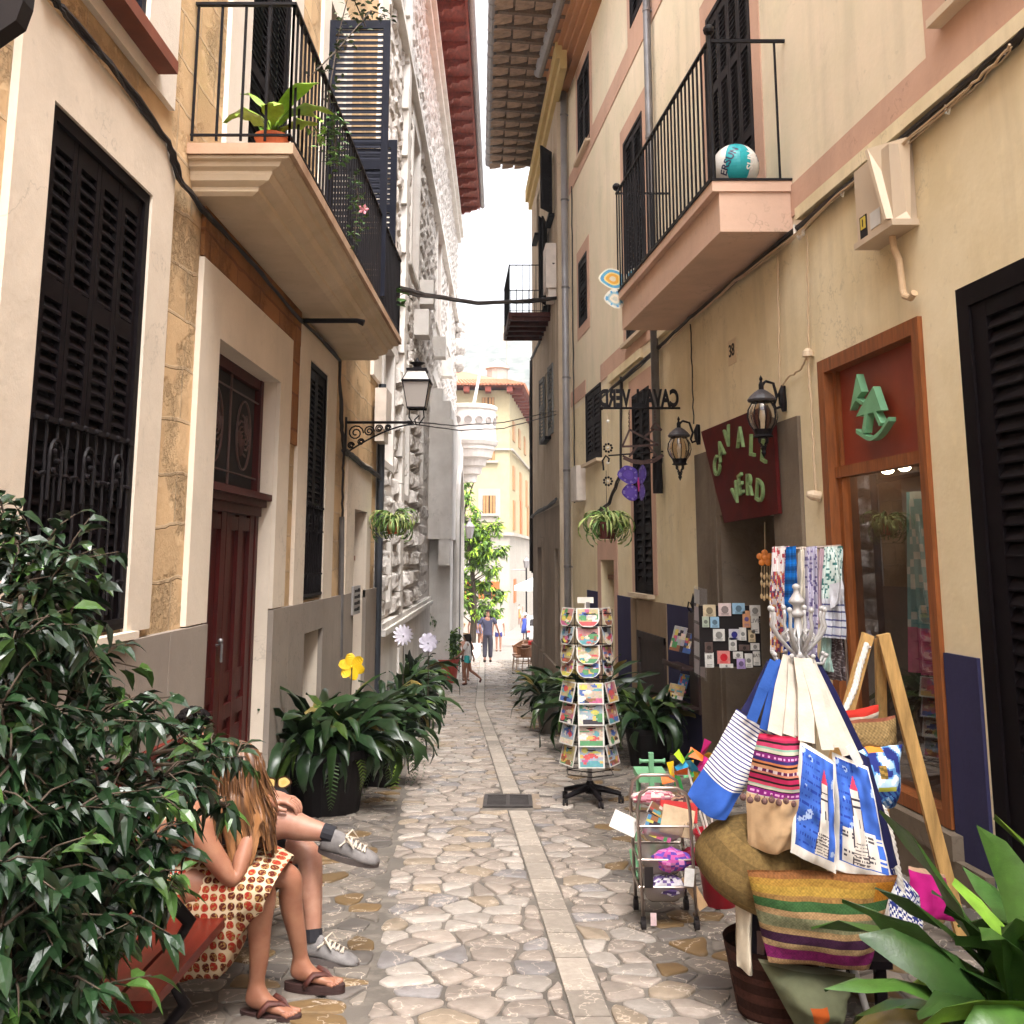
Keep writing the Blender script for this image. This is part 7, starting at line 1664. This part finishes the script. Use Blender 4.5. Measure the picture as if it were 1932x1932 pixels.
# bucket with pinwheels and mint toy
t=thing('red_bucket','tall tapered red bucket standing between the trolley and the bag stand','bucket',(1.14,6.0,gz(6)))
b=MB();b.lathe((1.14,6.0,gz(6)),[(.07,0),(.085,.005),(.13,.36),(.137,.365),(.137,.38),(.125,.38),(.08,.02),(.0,.02)],28,None,False);b.build('bucket_wall',plain('red_plastic_glossy',(.50,.008,.03),.35,.05,4,.02),t,smooth=True)
PC=[(.75,.16,.02),(.70,.45,.02),(.05,.40,.10),(.03,.30,.55),(.60,.03,.2)]
for k,(x,y,Y,r_,lb) in enumerate(((1272,1462,5.95,.075,'orange and red pinwheel at the left of the bucket'),(1293,1435,6.0,.07,'lime and blue pinwheel between the orange ones'),(1328,1425,6.0,.085,'orange and yellow pinwheel rising highest from the bucket'),(1308,1455,6.1,.06,'magenta pinwheel low among the other pinwheels'))):
    c=at(x,y,Y);t=thing('toy_pinwheel',lb,'pinwheel',c,'toy pinwheels in the bucket')
    for q in range(4):
        a=q*math.pi/2+k*.5;d=V((math.cos(a),0,math.sin(a)));s=V((-math.sin(a),0,math.cos(a)));b=MB()
        b.col=PC[(k*2+q%2+(q==3))%5] if k!=1 else (PC[2],(.4,.6,.03),PC[3],PC[3])[q];A=[c,c+d*r_,c+d*r_*.95+s*r_*.6+V((0,-.03,0)),c+s*r_*.35+V((0,-.04,0))];b.prism(A,V((0,.002,0)));b.build('blade',colattr('foil_blade',.25,.05,9,0,.6),t)
    b=MB();b.tube([c+V((0,.01,0)),V((1.14+(c.x-1.14)*.2,6.0,gz(6)+.25))],.006,6);b.build('stick',MC['white_plastic'],t)
ty_=6.45;c=at(1231,1470,ty_);t=thing('toy_rocking_horse','mint green wooden ride-on toy with a cross handle behind the trolley','toy',(c.x,ty_,gz(ty_)))
b=MB();p=at(1228,1420,ty_);b.box(p.x-.014,p.x+.014,ty_-.02,ty_+.02,gz(ty_)+.1,p.z);b.build('post',M_mint,t)
b=MB();p=at(1230,1436,ty_);b.tube([(p.x-.075,ty_,p.z),(p.x-.06,ty_,p.z),(p.x+.06,ty_,p.z),(p.x+.078,ty_,p.z)],[.018,.010,.010,.018],8);b.build('handle',M_mint,t)
b=MB();b.box(p.x-.08,p.x+.10,ty_-.0,ty_+.3,c.z-.02,c.z+.015);b.build('seat',M_mint,t)
for s in (-1,1):
    b=MB();b.tube([(p.x+s*.09,ty_+.15+.3*math.sin(a*.25),gz(ty_)+.02+.06*(a*.25)**2) for a in range(-4,5)],.014,6);b.build('rocker',M_mint,t)
    b=MB();b.tube([(p.x+s*.07,ty_+.1,c.z),(p.x+s*.09,ty_+.12,gz(ty_)+.03)],.014,6);b.build('leg',M_mint,t)
# ---------------------------------------------------------------- cloth helper
M_cloth=colattr('cotton_cloth',.85,.2,9,.3,.15);M_jute=colattr('woven_fibre',.85,.25,70,.8,.15)
def wv(u,v,s): return .010*math.sin(u*9+s)+.008*math.sin(v*7+u*5+s*2)+.006*noise.noise(V((u*6,v*6,s)))*2
def sheet(name,mat,label,cat,cor,paint,nu,nv,bulge=.05,th=.03,seed=1,parent=None,shape=None,group=None):
    """cor: TL,TR,BR,BL as (x,y,depth)"""
    TL,TR,BR,BL=[at(*c) for c in cor];b=MB();ex=[]
    def P(u,v,k):
        p=(BL.lerp(BR,u)).lerp(TL.lerp(TR,u),v)
        if shape: p=p+shape(u,v,TR-TL,TL-BL)
        e=(math.sin(math.pi*u)**.6)*(math.sin(math.pi*min(1,v*1.0+.02))**.5 if v<1 else 0)
        return p+V((0,-1,0))*(k*bulge*e+wv(u,v,seed)) if k>0 else p+V((0,1,0))*(th*e)+V((0,-1,0))*wv(u,v,seed)
    for k in (1,-1):
        g_=[[b.vert(P(i/nu,j/nv,k)) for i in range(nu+1)] for j in range(nv+1)]
        for j in range(nv):
            for i in range(nu):
                b.col=paint((i+.5)/nu,(j+.5)/nv);f_=(g_[j][i],g_[j][i+1],g_[j+1][i+1],g_[j+1][i]);b.face(f_ if k>0 else f_[::-1])
    o=b.build(name,mat,parent,smooth=True)
    if parent is None: tag(o,label,cat,group)
    return o
def strap(par,pts,w_,col,name='strap'):
    b=MB();b.col=col;pts=[at(*p) for p in pts];L=[]
    for i,p in enumerate(pts):
        d=(pts[min(i+1,len(pts)-1)]-pts[max(i-1,0)]).normalized();s=V((d.z,0,-d.x)).normalized();L.append((p-s*w_/2,p+s*w_/2))
    for A,B2 in zip(L,L[1:]): b.prism([A[0],A[1],B2[1],B2[0]],V((0,.006,0)))
    return b.build(name,M_cloth,par)
def bag(name,label,cor,paint,nu,nv,straps=(),scol=(.50,.44,.37),mat=None,**k):
    c=at(*cor[2]);t=thing(name,label,'bag',c);sheet('bag_body',mat or M_cloth,'','',cor,paint,nu,nv,parent=t,**k)
    for s in straps: strap(t,s[0],s[1],s[2] if len(s)>2 else scol)
    return t
# white coat stand
YS=4.55;cx=at(1508,1240,YS);t=thing('coat_stand','white iron coat stand with scrolled hooks carrying the shop bags','coat stand',(cx.x,YS,gz(YS)))
M_wi=plain('white_enamel',(.42,.40,.39),.35,.05,5,.02)
b=MB();z=lambda y:at(1508,y,YS).z;zb=gz(YS)
b.tube([(cx.x,YS,zb+.3),(cx.x,YS,z(1165))],.016,10)
b.lathe((cx.x,YS,0),[(.02,z(1165)),(.03,z(1160)),(.03,z(1155)),(.018,z(1150)),(.018,z(1142)),(.032,z(1138)),(.036,z(1135)),(.03,z(1130)),(.012,z(1118)),(.012,z(1112)),(.018,z(1108)),(.016,z(1104)),(.003,z(1101))],16)
b.lathe((cx.x,YS,0),[(.034,z(1243)),(.036,z(1236)),(.034,z(1229))],16);b.build('pole',M_wi,t,smooth=True)
for k in range(8):
    a=k*math.pi/4+.25;d=V((math.cos(a),math.sin(a),0));o_=V((cx.x,YS,0));pf=[(.018,1236),(.05,1222),(.095,1200),(.118,1180),(.108,1163),(.118,1150)];b=MB()
    b.tube([o_+d*r+uZ*z(y) for r,y in pf],.008,7);b.ball(o_+d*.118+uZ*z(1149),.013,8)
    b.tube([o_+d*r+uZ*z(y) for r,y in ((.025,1232),(.02,1205),(.045,1188),(.068,1196),(.06,1210),(.045,1207),(.05,1200))],.006,6);b.build('hook',M_wi,t,smooth=True)
    b=MB();b.tube([o_+d*r+uZ*z(y) for r,y in ((.03,1236),(.06,1250),(.10,1250),(.115,1236))],.007,6);b.ball(o_+d*.115+uZ*z(1234),.011,8);b.build('small_hook',M_wi,t,smooth=True)
for k in range(4):
    a=k*math.pi/2+.6;d=V((math.cos(a),math.sin(a),0));b=MB();b.tube([V((cx.x,YS,zb+.34)),V((cx.x,YS,zb+.26))+d*.08,V((cx.x,YS,zb+.2))+d*.2,V((cx.x,YS,zb+.015))+d*.27],.014,8);b.build('leg',M_wi,t,smooth=True)
# bags
def p_str(u,v):
    if v<.30: return (.03,.09,.36)
    return (.02,.02,.16) if int(v*76)%3==0 else (.66,.63,.58)
bag('striped_tote_bag','white tote with navy stripes and plain blue bottom, leftmost on the coat stand',((1390,1337,4.6),(1466,1388,4.45),(1370,1548,4.35),(1297,1498,4.5)),p_str,14,76,[(((1462,1248,4.5),(1440,1300,4.45),(1418,1360,4.42)),.045,(.03,.09,.34)),(((1475,1246,4.52),(1462,1300,4.46),(1444,1378,4.42)),.05,(.03,.09,.36)),(((1455,1250,4.56),(1425,1310,4.52),(1405,1345,4.5)),.035,(.02,.02,.07))],bulge=.06,seed=2,shape=lambda u,v,a,c:(c*-.06*math.sin(math.pi*u)*(1-v)))
ETH=[(.93,(.35,.02,.07)),(.90,(.02,.01,.01)),(.86,(.5,.05,.12)),(.83,(.25,.45,.33)),(.80,(.6,.55,.42)),(.78,(.02,.01,.01)),(.72,(.22,.02,.16)),(.69,(.04,.03,.15)),(.66,(.62,.2,.08)),(.64,(.03,.01,.01)),(.61,(.65,.3,.15)),(.57,(.12,.02,.08)),(.54,(.60,.22,.14)),(.52,(.02,.01,.01)),(.47,(.42,.02,.08)),(.45,(.02,.01,.01)),(.41,(.52,.05,.1)),(.395,(.25,.45,.33)),(.375,(.6,.5,.4)),(.36,(.02,.01,.01)),(.295,(.26,.02,.2)),(.28,(.7,.62,.5))]
def p_eth(u,v):
    if v>.965: return (.4,.02,.06)
    if v<.45: return (.52,.34,.19)
    v=.275+(v-.45)/.55*.725
    for h_,c_ in ETH:
        if v>=h_:
            if h_ in (.72,.295) and abs(v-h_-.03)<.013 and int(u*22)%2: return (.62,.3,.5)
            if h_==.57 and int(u*26)%3==0: return (.5,.4,.4)
            return tuple(x*.72 for x in c_)
    return (.5,.33,.18)
def sh_eth(u,v,a,c): return a*((u-.5)*(.5*(1-v)**.8 if v>.42 else .33-.9*(.42-v)*.9))+c*(-.05*math.sin(math.pi*u)*(1 if v<.2 else 0))
t=bag('woven_shoulder_bag','Andean striped crimson and purple bag with a beige base and pompoms, second from the left',((1432,1383,4.35),(1512,1392,4.25),(1500,1600,4.2),(1410,1592,4.28)),p_eth,30,110,[(((1490,1240,4.5),(1475,1300,4.4),(1462,1384,4.3)),.06),(((1500,1240,4.48),(1497,1310,4.38),(1490,1388,4.28)),.055),(((1505,1242,4.46),(1512,1320,4.36),(1506,1390,4.28)),.035)],bulge=.09,seed=3,shape=sh_eth)
for k in range(8):
    p=at(1402+k*13.5,1504+k*1.2+(k%2)*4,4.19-.003*k);b=MB();b.ball(p,.0135,8);b.tube([p,p+uZ*.02],.003,4);b.build('pompom',plain('brown_pompom',(.16,.08,.07),.9,.4,60,.8),t)
def p_lh(off):
    def f(u,v):
        nz_=noise.noise(V((u*14,v*18,off)))*.03
        if u<.07 or v<.09 or v>.965 or (u>.95): return (.72,.67,.60)
        edge=.10+nz_
        xt=.66+.05*(v-.5) if off==0 else .45
        wd=.17*(1.05-v*.5)
        if abs(u-xt)<wd and .10<v<.74:
            if abs(abs(u-xt)-wd)<.014: return (.05,.04,.06)
            if v<.30 and (int(v*70)%2==0 and noise.noise(V((u*40,v*40,1)))>-.15): return (.12,.10,.10)
            if abs(v-.60)<.008 or abs(v-.66)<.006: return (.05,.04,.05)
            if abs(u-xt-.02)<.018 and abs(v-.47)<.035: return (.06,.05,.06)
            return (.68,.62,.55)
        if abs(u-xt)<wd*(.88-v)*6.5 and .74<=v<.86: return (.60,.05,.10)
        if off and .10<v<.40 and u>.12:
            if abs(v-.36)<.006 or abs(v-.33)<.006 or abs(v-.2)<.006 or abs(v-.16)<.006:
                return (.08,.07,.08) if noise.noise(V((u*60,v*5,2)))>-.05 and u<.75 else (.70,.65,.58)
            return (.70,.65,.58) if u<.82 else (.05,.14,.55)
        if u<.52 and int(v*44)%3==0 and noise.noise(V((u*45,int(v*44),4)))>-.02: return (.02,.05,.30)
        k=.9+.5*noise.noise(V((u*6,v*9,7)));return (.05*k,.13*k,.50*k) if noise.noise(V((u*5,v*7,3)))<.42 else (.35,.45,.66)
    return f
bag('lighthouse_tote_bag','blue and white tote printed with handwriting and a red-capped lighthouse',((1510,1397,4.22),(1574,1436,4.18),(1576,1648,4.12),(1491,1608,4.15)),p_lh(0),44,110,[(((1512,1242,4.44),(1520,1300,4.34),(1522,1400,4.22)),.065),(((1520,1242,4.44),(1540,1310,4.32),(1562,1415,4.2)),.05),(((1525,1245,4.46),(1550,1300,4.36),(1582,1410,4.24)),.035)],bulge=.05,seed=4)
bag('lighthouse_tote_bag','folded second lighthouse tote with a cream written panel, right of the first one',((1572,1420,4.26),(1636,1446,4.24),(1684,1672,4.14),(1578,1642,4.16)),p_lh(5),44,100,[(((1528,1246,4.5),(1560,1330,4.4),(1600,1425,4.28)),.045),(((1532,1250,4.5),(1575,1340,4.4),(1622,1440,4.28)),.03)],bulge=.04,seed=5)
bag('navy_tote_bag','plain navy tote with a broad strap behind the lighthouse totes',((1590,1400,4.42),(1640,1430,4.4),(1694,1632,4.3),(1640,1650,4.28)),lambda u,v:(.012,.012,.05),10,20,[(((1525,1245,4.52),(1560,1310,4.46),(1612,1420,4.4)),.085,(.012,.012,.055))],bulge=.05,seed=6)
def p_trop(u,v):
    a=noise.noise(V((u*4.5,v*5,1)));c_=noise.noise(V((u*7,v*8,9)))
    if v>.93 and .3<u<.6: return (.65,.25,.04)
    if abs(u-.45)<.07 and .55<v<.75: return (.30,.18,.04) if int(u*60+v*60)%2 else (.12,.08,.02)
    if abs(u-.5)<.22 and abs(v-.38)<.035: return (.33,.33,.05)
    if v<.35 and int((u+v*1.3)*14)%2==0: return (.05,.14,.33)
    return (.02,.03,.17) if a>.12 else (.10,.26,.52) if a>-.05 else (.38,.52,.66) if c_>-.1 else (.62,.66,.70)
bag('tropical_print_bag','bag with blue toucan and pineapple print tucked behind the easel leg',((1602,1412,4.72),(1702,1404,4.7),(1690,1520,4.6),(1632,1530,4.6)),p_trop,34,40,bulge=.12,th=.08,seed=7)
def p_sea(u,v): k=.75+.35*((int(u*30)+int(v*16))%2)+.2*noise.noise(V((u*20,v*20,0)));return (.26*k,.17*k,.07*k) if v<.95 else (.22,.07,.04)
bag('seagrass_basket','oval seagrass basket with a leather rim hanging by the easel apex',((1588,1362,4.9),(1690,1350,4.85),(1694,1410,4.8),(1598,1418,4.8)),p_sea,30,16,mat=M_jute,bulge=.12,th=.12,seed=8)
bag('red_striped_bag','bag with a red rim glimpsed behind the easel and the white rope',((1570,1345,5.0),(1660,1330,5.0),(1655,1372,5.0),(1575,1385,5.0)),lambda u,v:(.45,.03,.02) if v>.7 or .3<v<.45 else (.6,.5,.4),12,10,bulge=.05,seed=9)
def p_bk(u,v):
    for h_,c_ in ((.93,(.30,.12,.04)),(.87,(.40,.22,.04)),(.79,(.46,.28,.05)),(.73,(.35,.19,.06)),(.63,(.05,.13,.04)),(.57,(.44,.27,.13)),(.44,(.24,.24,.13)),(.37,(.44,.28,.13)),(.27,(.055,.015,.045)),(.20,(.48,.32,.16)),(.07,(.26,.02,.14)),(-1,(.46,.28,.14))):
        if v>=h_:
            k=.85+.2*((int(u*90)+int(v*70))%2)
            if h_>.6 and c_[0]>.3 and u>.85: c_=(.50,.20,.02)
            return tuple(x*k*.66 for x in c_)
bag('striped_basket_bag','wide jute beach basket with green, sage, purple and magenta stripes under the hats',((1408,1640,4.2),(1693,1650,4.12),(1640,1828,4.08),(1448,1812,4.15)),p_bk,80,60,mat=M_jute,bulge=.10,th=.15,seed=1)
bag('cream_canvas_bag','upright cream canvas bag at the left side of the striped basket',((1388,1650,4.4),(1420,1655,4.3),(1420,1842,4.25),(1390,1822,4.3)),lambda u,v:(.58,.50,.38),8,20,bulge=.04,th=.1,seed=2)
bag('dark_panel_bag','black bag with pale panel between the cream bag and the striped basket',((1412,1660,4.36),(1452,1660,4.3),(1456,1830,4.3),(1420,1835,4.3)),lambda u,v:(.16,.10,.09) if .25<u<.55 and .2<v<.45 else (.012,.008,.012),12,20,bulge=.02,th=.04,seed=2)
bag('paper_wrapped_bag','beige paper edges sticking out beneath the lighthouse totes',((1556,1625,4.24),(1668,1640,4.2),(1656,1672,4.18),(1560,1665,4.22)),lambda u,v:(.46,.33,.2) if int(u*4)%2 else (.52,.40,.26),12,6,bulge=.03,seed=4)
def p_wick(u,v): k=.6+.7*((int(u*26)+int(v*30))%2);return (.05*k,.018*k,.012*k)
c=at(1470,1900,4.35);t=thing('dark_wicker_basket','dark brown wicker basket on the paving under the striped beach basket','basket',(c.x,4.45,gz(4.4)))
b=MB();n=40
for j in range(22):
    for i in range(n):
        b.col=p_wick(i/n*3,j/22*1.2);P=lambda i,j:V((c.x+.02+(.16+.05*j/22)*math.cos(2*math.pi*i/n),4.45+(.16+.05*j/22)*math.sin(2*math.pi*i/n),gz(4.4)+.005+.27*j/22));b.poly([P(i,j),P(i+1,j),P(i+1,j+1),P(i,j+1)])
b.build('woven_wall',M_jute,t,smooth=True)
bag('green_canvas_bag','slumped olive canvas bag with a terracotta print in front of the wicker basket',((1432,1812,4.22),(1612,1835,4.2),(1590,1925,4.1),(1500,1935,4.1)),lambda u,v:(.30,.06,.01) if abs(u-.45)<.12 and abs(v-.35)<.15 else (.10,.105,.06) if v<.95 else (.2,.2,.13),24,20,bulge=.12,th=.12,seed=11)
b=MB();a_,c2=at(1548,1800,4.3),at(1562,1990,4.3);b.tube([a_,V((c2.x,4.3,gz(4.3)))],.012,8);tag(b.build('steel_stand_leg',plain('pale_steel',(.36,.37,.37),.4)),'pale steel leg below the striped basket','stand leg')
b=MB();a_=at(1500,1850,4.35);b.box(a_.x-.02,a_.x+.03,4.33,4.37,gz(4.35),a_.z);tag(b.build('wooden_stand_leg',wood('pine_leg',(.42,.25,.10),.6,(10,10,1))),'short wooden leg beside the dark wicker basket','stand leg')
# low table that carries the hats and baskets
t=thing('display_table','low wooden display table hidden under the baskets and hats','table',(1.45,4.62,gz(4.6)))
zt_=at(1500,1815,4.3).z-.02
b=MB();b.box(1.08,1.5,4.36,4.8,zt_-.03,zt_);b.build('tabletop',M_shut,t)
for x,y in ((1.12,4.40),(1.46,4.40),(1.12,4.76),(1.46,4.76)): b=MB();b.box(x-.02,x+.02,y-.02,y+.02,gz(y),zt_-.03);b.build('leg',M_shut,t)
# straw hats
def hat(label,x,y,Y,rw,rh,tilt,roll,seed,k=1.):
    c=at(x,y,Y);b=MB();rr=Matrix.Rotation(tilt,3,'X')@Matrix.Rotation(roll,3,'Y');N=48
    pf=[(.02,.50),(.25,.50),(.5,.46),(.72,.34),(.88,.18),(.98,0),(1.03,-.2),(1.0,-.36),(.92,-.46),(.8,-.45),(.72,-.3),(.6,-.1),(.3,.1)]
    rg=[]
    for j,(r,h) in enumerate(pf):
        ring_=[]
        for i in range(N):
            a=2*math.pi*i/N;w_=1+.05*math.sin(3*a+seed);ring_.append(b.vert(c+rr@V((r*rw*math.cos(a)*w_,r*rw*.85*math.sin(a),h*rh+.05*rh*math.sin(2*a+seed)*(r>.6)))))
        rg.append(ring_)
    for j,(A,B2) in enumerate(zip(rg,rg[1:])):
        for i in range(N):
            q=.8+.25*(j%2)+.15*noise.noise(V((i*.5,j,seed)));b.col=(.175*q*k,.112*q*k,.04*q*k);b.face((A[i],A[(i+1)%N],B2[(i+1)%N],B2[i]))
    tag(b.build('straw_hat',M_jute,smooth=True),label,'straw hat','big straw hats on the display table')
hat('big dark golden straw hat lying at the left below the striped tote',1438,1618,4.42,.262,.27,R(14),R(14),1)
hat('straw hat half under the lighthouse tote, right of the bigger hat',1535,1640,4.36,.17,.20,R(10),R(-14),3,.85)
# easel
t=thing('wooden_easel','pale pine A-frame easel leaning against the shop window','easel',at(1655,1200,5.3))
M_pine=wood('pine_wood',(.56,.33,.12),.5,(8,8,1.2))
def plank(P,Q,w_,th):
    P,Q=V(P),V(Q);d=(Q-P).normalized();s=d.cross(V((0,1,0))).normalized();b=MB();b.prism([P-s*w_/2,P+s*w_/2,Q+s*w_/2,Q-s*w_/2],V((0,th,0)));return b
plank(at(1640,1197,5.3),at(1560,1500,5.15),.055,.035).build('leg',M_pine,t)
e0=at(1668,1197,5.3);e1=at(1800,1700,5.3);e1=e0.lerp(e1,(e0.z-gz(5.3))/(e0.z-e1.z));plank(e0,e1,.062,.035).build('leg',M_pine,t)
plank(at(1662,1205,5.36),V((1.95,5.72,gz(5.7))),.05,.03).build('leg',M_pine,t)
b=MB();b.ball(at(1642,1222,5.27),.008,8);b.build('bolt',M_chr,t)
def rope(label,pts,r=.016):
    pts=[at(*p) for p in pts];P=[];N=14
    for i in range(len(pts)-1):
        for k in range(N):
            tt=k/N;p0=pts[max(i-1,0)];p1=pts[i];p2=pts[i+1];p3=pts[min(i+2,len(pts)-1)]
            P.append(.5*((2*p1)+(p2-p0)*tt+(2*p0-5*p1+4*p2-p3)*tt*tt+(3*p1-p0-3*p2+p3)*tt**3))
    P.append(pts[-1]);t=MB()
    for s in range(3):
        t.tube([p+V((math.cos(i*.75+s*2.09),.6*math.sin(i*.75+s*2.09),.5*math.sin(i*.75+s*2.09)))*r*.5 for i,p in enumerate(P)],r*.62,6)
    tag(t.build('rope_handle',plain('white_rope',(.68,.62,.55),.85,.1,50,.3),smooth=True),label,'rope handle')
rope('thick white rope hanging over the left side of the easel apex',[(1636,1215,5.24),(1622,1260,5.2),(1612,1300,5.15),(1592,1345,5.1),(1578,1375,5.05)],.015)
rope('pair of white rope handles standing up from the navy-patterned beach bag',[(1672,1740,4.4),(1668,1680,4.4),(1655,1600,4.42),(1640,1545,4.45),(1648,1520,4.48),(1668,1528,4.48),(1682,1580,4.46),(1694,1640,4.45),(1702,1690,4.45)],.013)
def p_wave(u,v):
    s=(math.hypot((u*4)%1-.5,(v*3)%1-.1)*6)%1
    return (.62,.60,.58) if s<.45 else (.02,.03,.16)
bag('patterned_beach_bag','navy and white wave-patterned beach bag with rope handles behind the big plant',((1655,1600,4.55),(1735,1690,4.5),(1740,1800,4.4),(1655,1790,4.4)),p_wave,30,30,bulge=.08,th=.06,seed=12)
bag('magenta_bag','bright magenta bag with a woven edge at the foot of the easel',((1712,1632,4.9),(1782,1650,5.0),(1812,1738,4.9),(1726,1730,4.8)),lambda u,v:(.50,.30,.2) if v>.93 else (.42,.012,.16),14,14,bulge=.06,th=.06,seed=13)
flat('price_tag','white price tag with handwriting clipped to the navy strap','tag',at(1612,1425,4.2),(.45,0,-.85),(.85,0,.45),.085,.03,.003,(.70,.70,.68),0,True)
# ---------------------------------------------------------------- scarves
Ysc=6.6;t=thing('scarf_rail','thin metal rail on two posts carrying the scarves by the shop door','clothes rail',at(1520,1040,Ysc))
b=MB();A_1,B_1=at(1462,1038,Ysc),at(1586,1030,Ysc);b.tube([A_1,B_1],.010,8);b.build('rail',M_chr,t)
for p in (A_1,B_1): b=MB();b.tube([p,V((p.x,p.y,gz(Ysc)))],.010,8);b.build('post',M_chr,t)
def fl(c1,c2,s=18,th=.18):
    return lambda u,v:c2 if noise.noise(V((u*s*.4,v*s*1.6,3)))>th else c1
def zig(u,v): return (.55,.05,.22) if (v*26+abs((u*2)%1-.5)*2)%1<.4 else (.65,.60,.60)
def bluef(u,v): k=.8+.4*math.sin(v*60);return (.01,.13*k,.42*k) if v>.3 else (.01,.03*k,.22*k)
def gypsy(u,v):
    a=noise.noise(V((u*6,v*16,8)));return (.66,.60,.58) if v>.75 and a<.3 else (.35,.05,.06) if a>.2 else (.10,.05,.12) if a>.02 else (.55,.30,.12) if a>-.1 else (.6,.55,.55)
def mint(u,v):
    if v<.42:
        if (v*42)%1<.22 : return (.10,.10,.22)
        return (.60,.60,.64)
    return (.05,.16,.15) if noise.noise(V((u*13,v*30,5)))>.2 else (.56,.64,.60)
SG='scarves on the rail by the shop door'
for nm,lb,x0,x1,yb,pt,dY,sd_ in (('scarf','leftmost scarf, multicoloured red and purple patchwork print',1450,1482,1232,gypsy,-.03,1),('scarf','pink and white zigzag scarf between the patchwork and the turquoise ones',1470,1492,1180,zig,.02,2),('scarf','bright turquoise-blue scarf hanging long behind the coat stand',1478,1506,1262,bluef,-.05,3),('scarf','cream scarf just right of the turquoise one',1502,1524,1190,lambda u,v:(.64,.58,.48),0,4),('scarf','lilac scarf with small dark dots',1516,1545,1238,fl((.50,.46,.56),(.15,.12,.25)),-.03,5),('scarf','pale pink scarf between the lilac and the mint ones',1540,1558,1180,lambda u,v:(.62,.45,.50),.01,6),('blouse','mint blouse with dark leaf print and striped hem at the right end of the rail',1548,1592,1206,mint,-.06,7),('scarf','light mint scarf hanging below the striped blouse hem',1546,1570,1268,lambda u,v:(.42,.56,.50),.03,8),('scarf','knotted grey-brown scarf at the lower right of the rail',1560,1598,1285,fl((.10,.07,.07),(.30,.26,.26)),.05,9)):
    ys=1032 if sd_<8 else 1200
    def shp(u,v,a,c,sd_=sd_): return a*(.10*math.sin(v*6+sd_)*(1-v))+V((0,-1,0))*.022*math.sin(u*19+sd_)*(1.1-v*.5)
    sheet(nm,M_cloth,lb,'scarf' if nm=='scarf' else 'blouse',((x0+5,ys,Ysc+dY),(x1-3,ys-2,Ysc+dY),(x1,yb,Ysc+dY-.04),(x0-2,yb-4,Ysc+dY-.04)),pt,22,54,bulge=.03,th=.04,seed=sd_,shape=shp,group=SG)
b=MB();cl=at(1583,1085,Ysc-.08);b.col=(.56,.64,.60)
# sleeve of the blouse
sheet('blouse_sleeve',M_cloth,'','',((1566,1036,Ysc-.1),(1586,1040,Ysc-.1),(1592,1130,Ysc-.14),(1566,1150,Ysc-.14)),mint,16,22,bulge=.04,th=.03,seed=4,parent=[o for o in COL.objects if o.name.startswith('blouse')][0])
# goods behind the shop window
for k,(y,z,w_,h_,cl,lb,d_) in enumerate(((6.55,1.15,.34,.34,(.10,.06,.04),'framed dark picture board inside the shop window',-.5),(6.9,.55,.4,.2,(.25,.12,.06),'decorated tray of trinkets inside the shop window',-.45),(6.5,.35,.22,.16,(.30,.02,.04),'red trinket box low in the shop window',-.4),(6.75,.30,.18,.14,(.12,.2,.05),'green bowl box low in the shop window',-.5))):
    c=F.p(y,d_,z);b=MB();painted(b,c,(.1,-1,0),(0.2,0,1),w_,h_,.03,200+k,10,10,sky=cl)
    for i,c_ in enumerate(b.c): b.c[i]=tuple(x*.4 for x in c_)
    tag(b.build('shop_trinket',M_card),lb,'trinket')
b=MB();n=20
def hs(u,v): return F.p(7.25-.35*(u-.5)*(1.3-v),-.45+.05*math.sin(u*16),2.0-1.25*(1-v))
for j in range(24):
    for i in range(n):
        b.col=(.10,.25,.30) if noise.noise(V((i*.9,j*.9,1)))<.15 else (.35,.4,.42)
        if j<6: b.col=(.35,.08,.18)
        b.poly([hs(i/n,j/24),hs((i+1)/n,j/24),hs((i+1)/n,(j+1)/24),hs(i/n,(j+1)/24)])
tag(b.build('hanging_shawl',M_cloth,smooth=True),'blue and pink shawl hanging inside the shop window','shawl')
t=thing('white_lantern_ornament','small white pierced lantern standing low inside the shop window','ornament',F.p(6.35,-.3,.3))
c=F.p(6.36,-.28,.12);b=MB()
for sx,sy in ((-1,-1),(1,-1),(1,1),(-1,1)): b.box(c.x+sx*.06-.008,c.x+sx*.06+.008,c.y+sy*.06-.008,c.y+sy*.06+.008,c.z,c.z+.3)
b.lathe(c+uZ*.3,[(.1,0),(.1,.02),(.05,.09),(.01,.12)],4);b.box(c.x-.07,c.x+.07,c.y-.07,c.y+.07,c.z,c.z+.02);b.build('lantern_frame',M_cream,t)
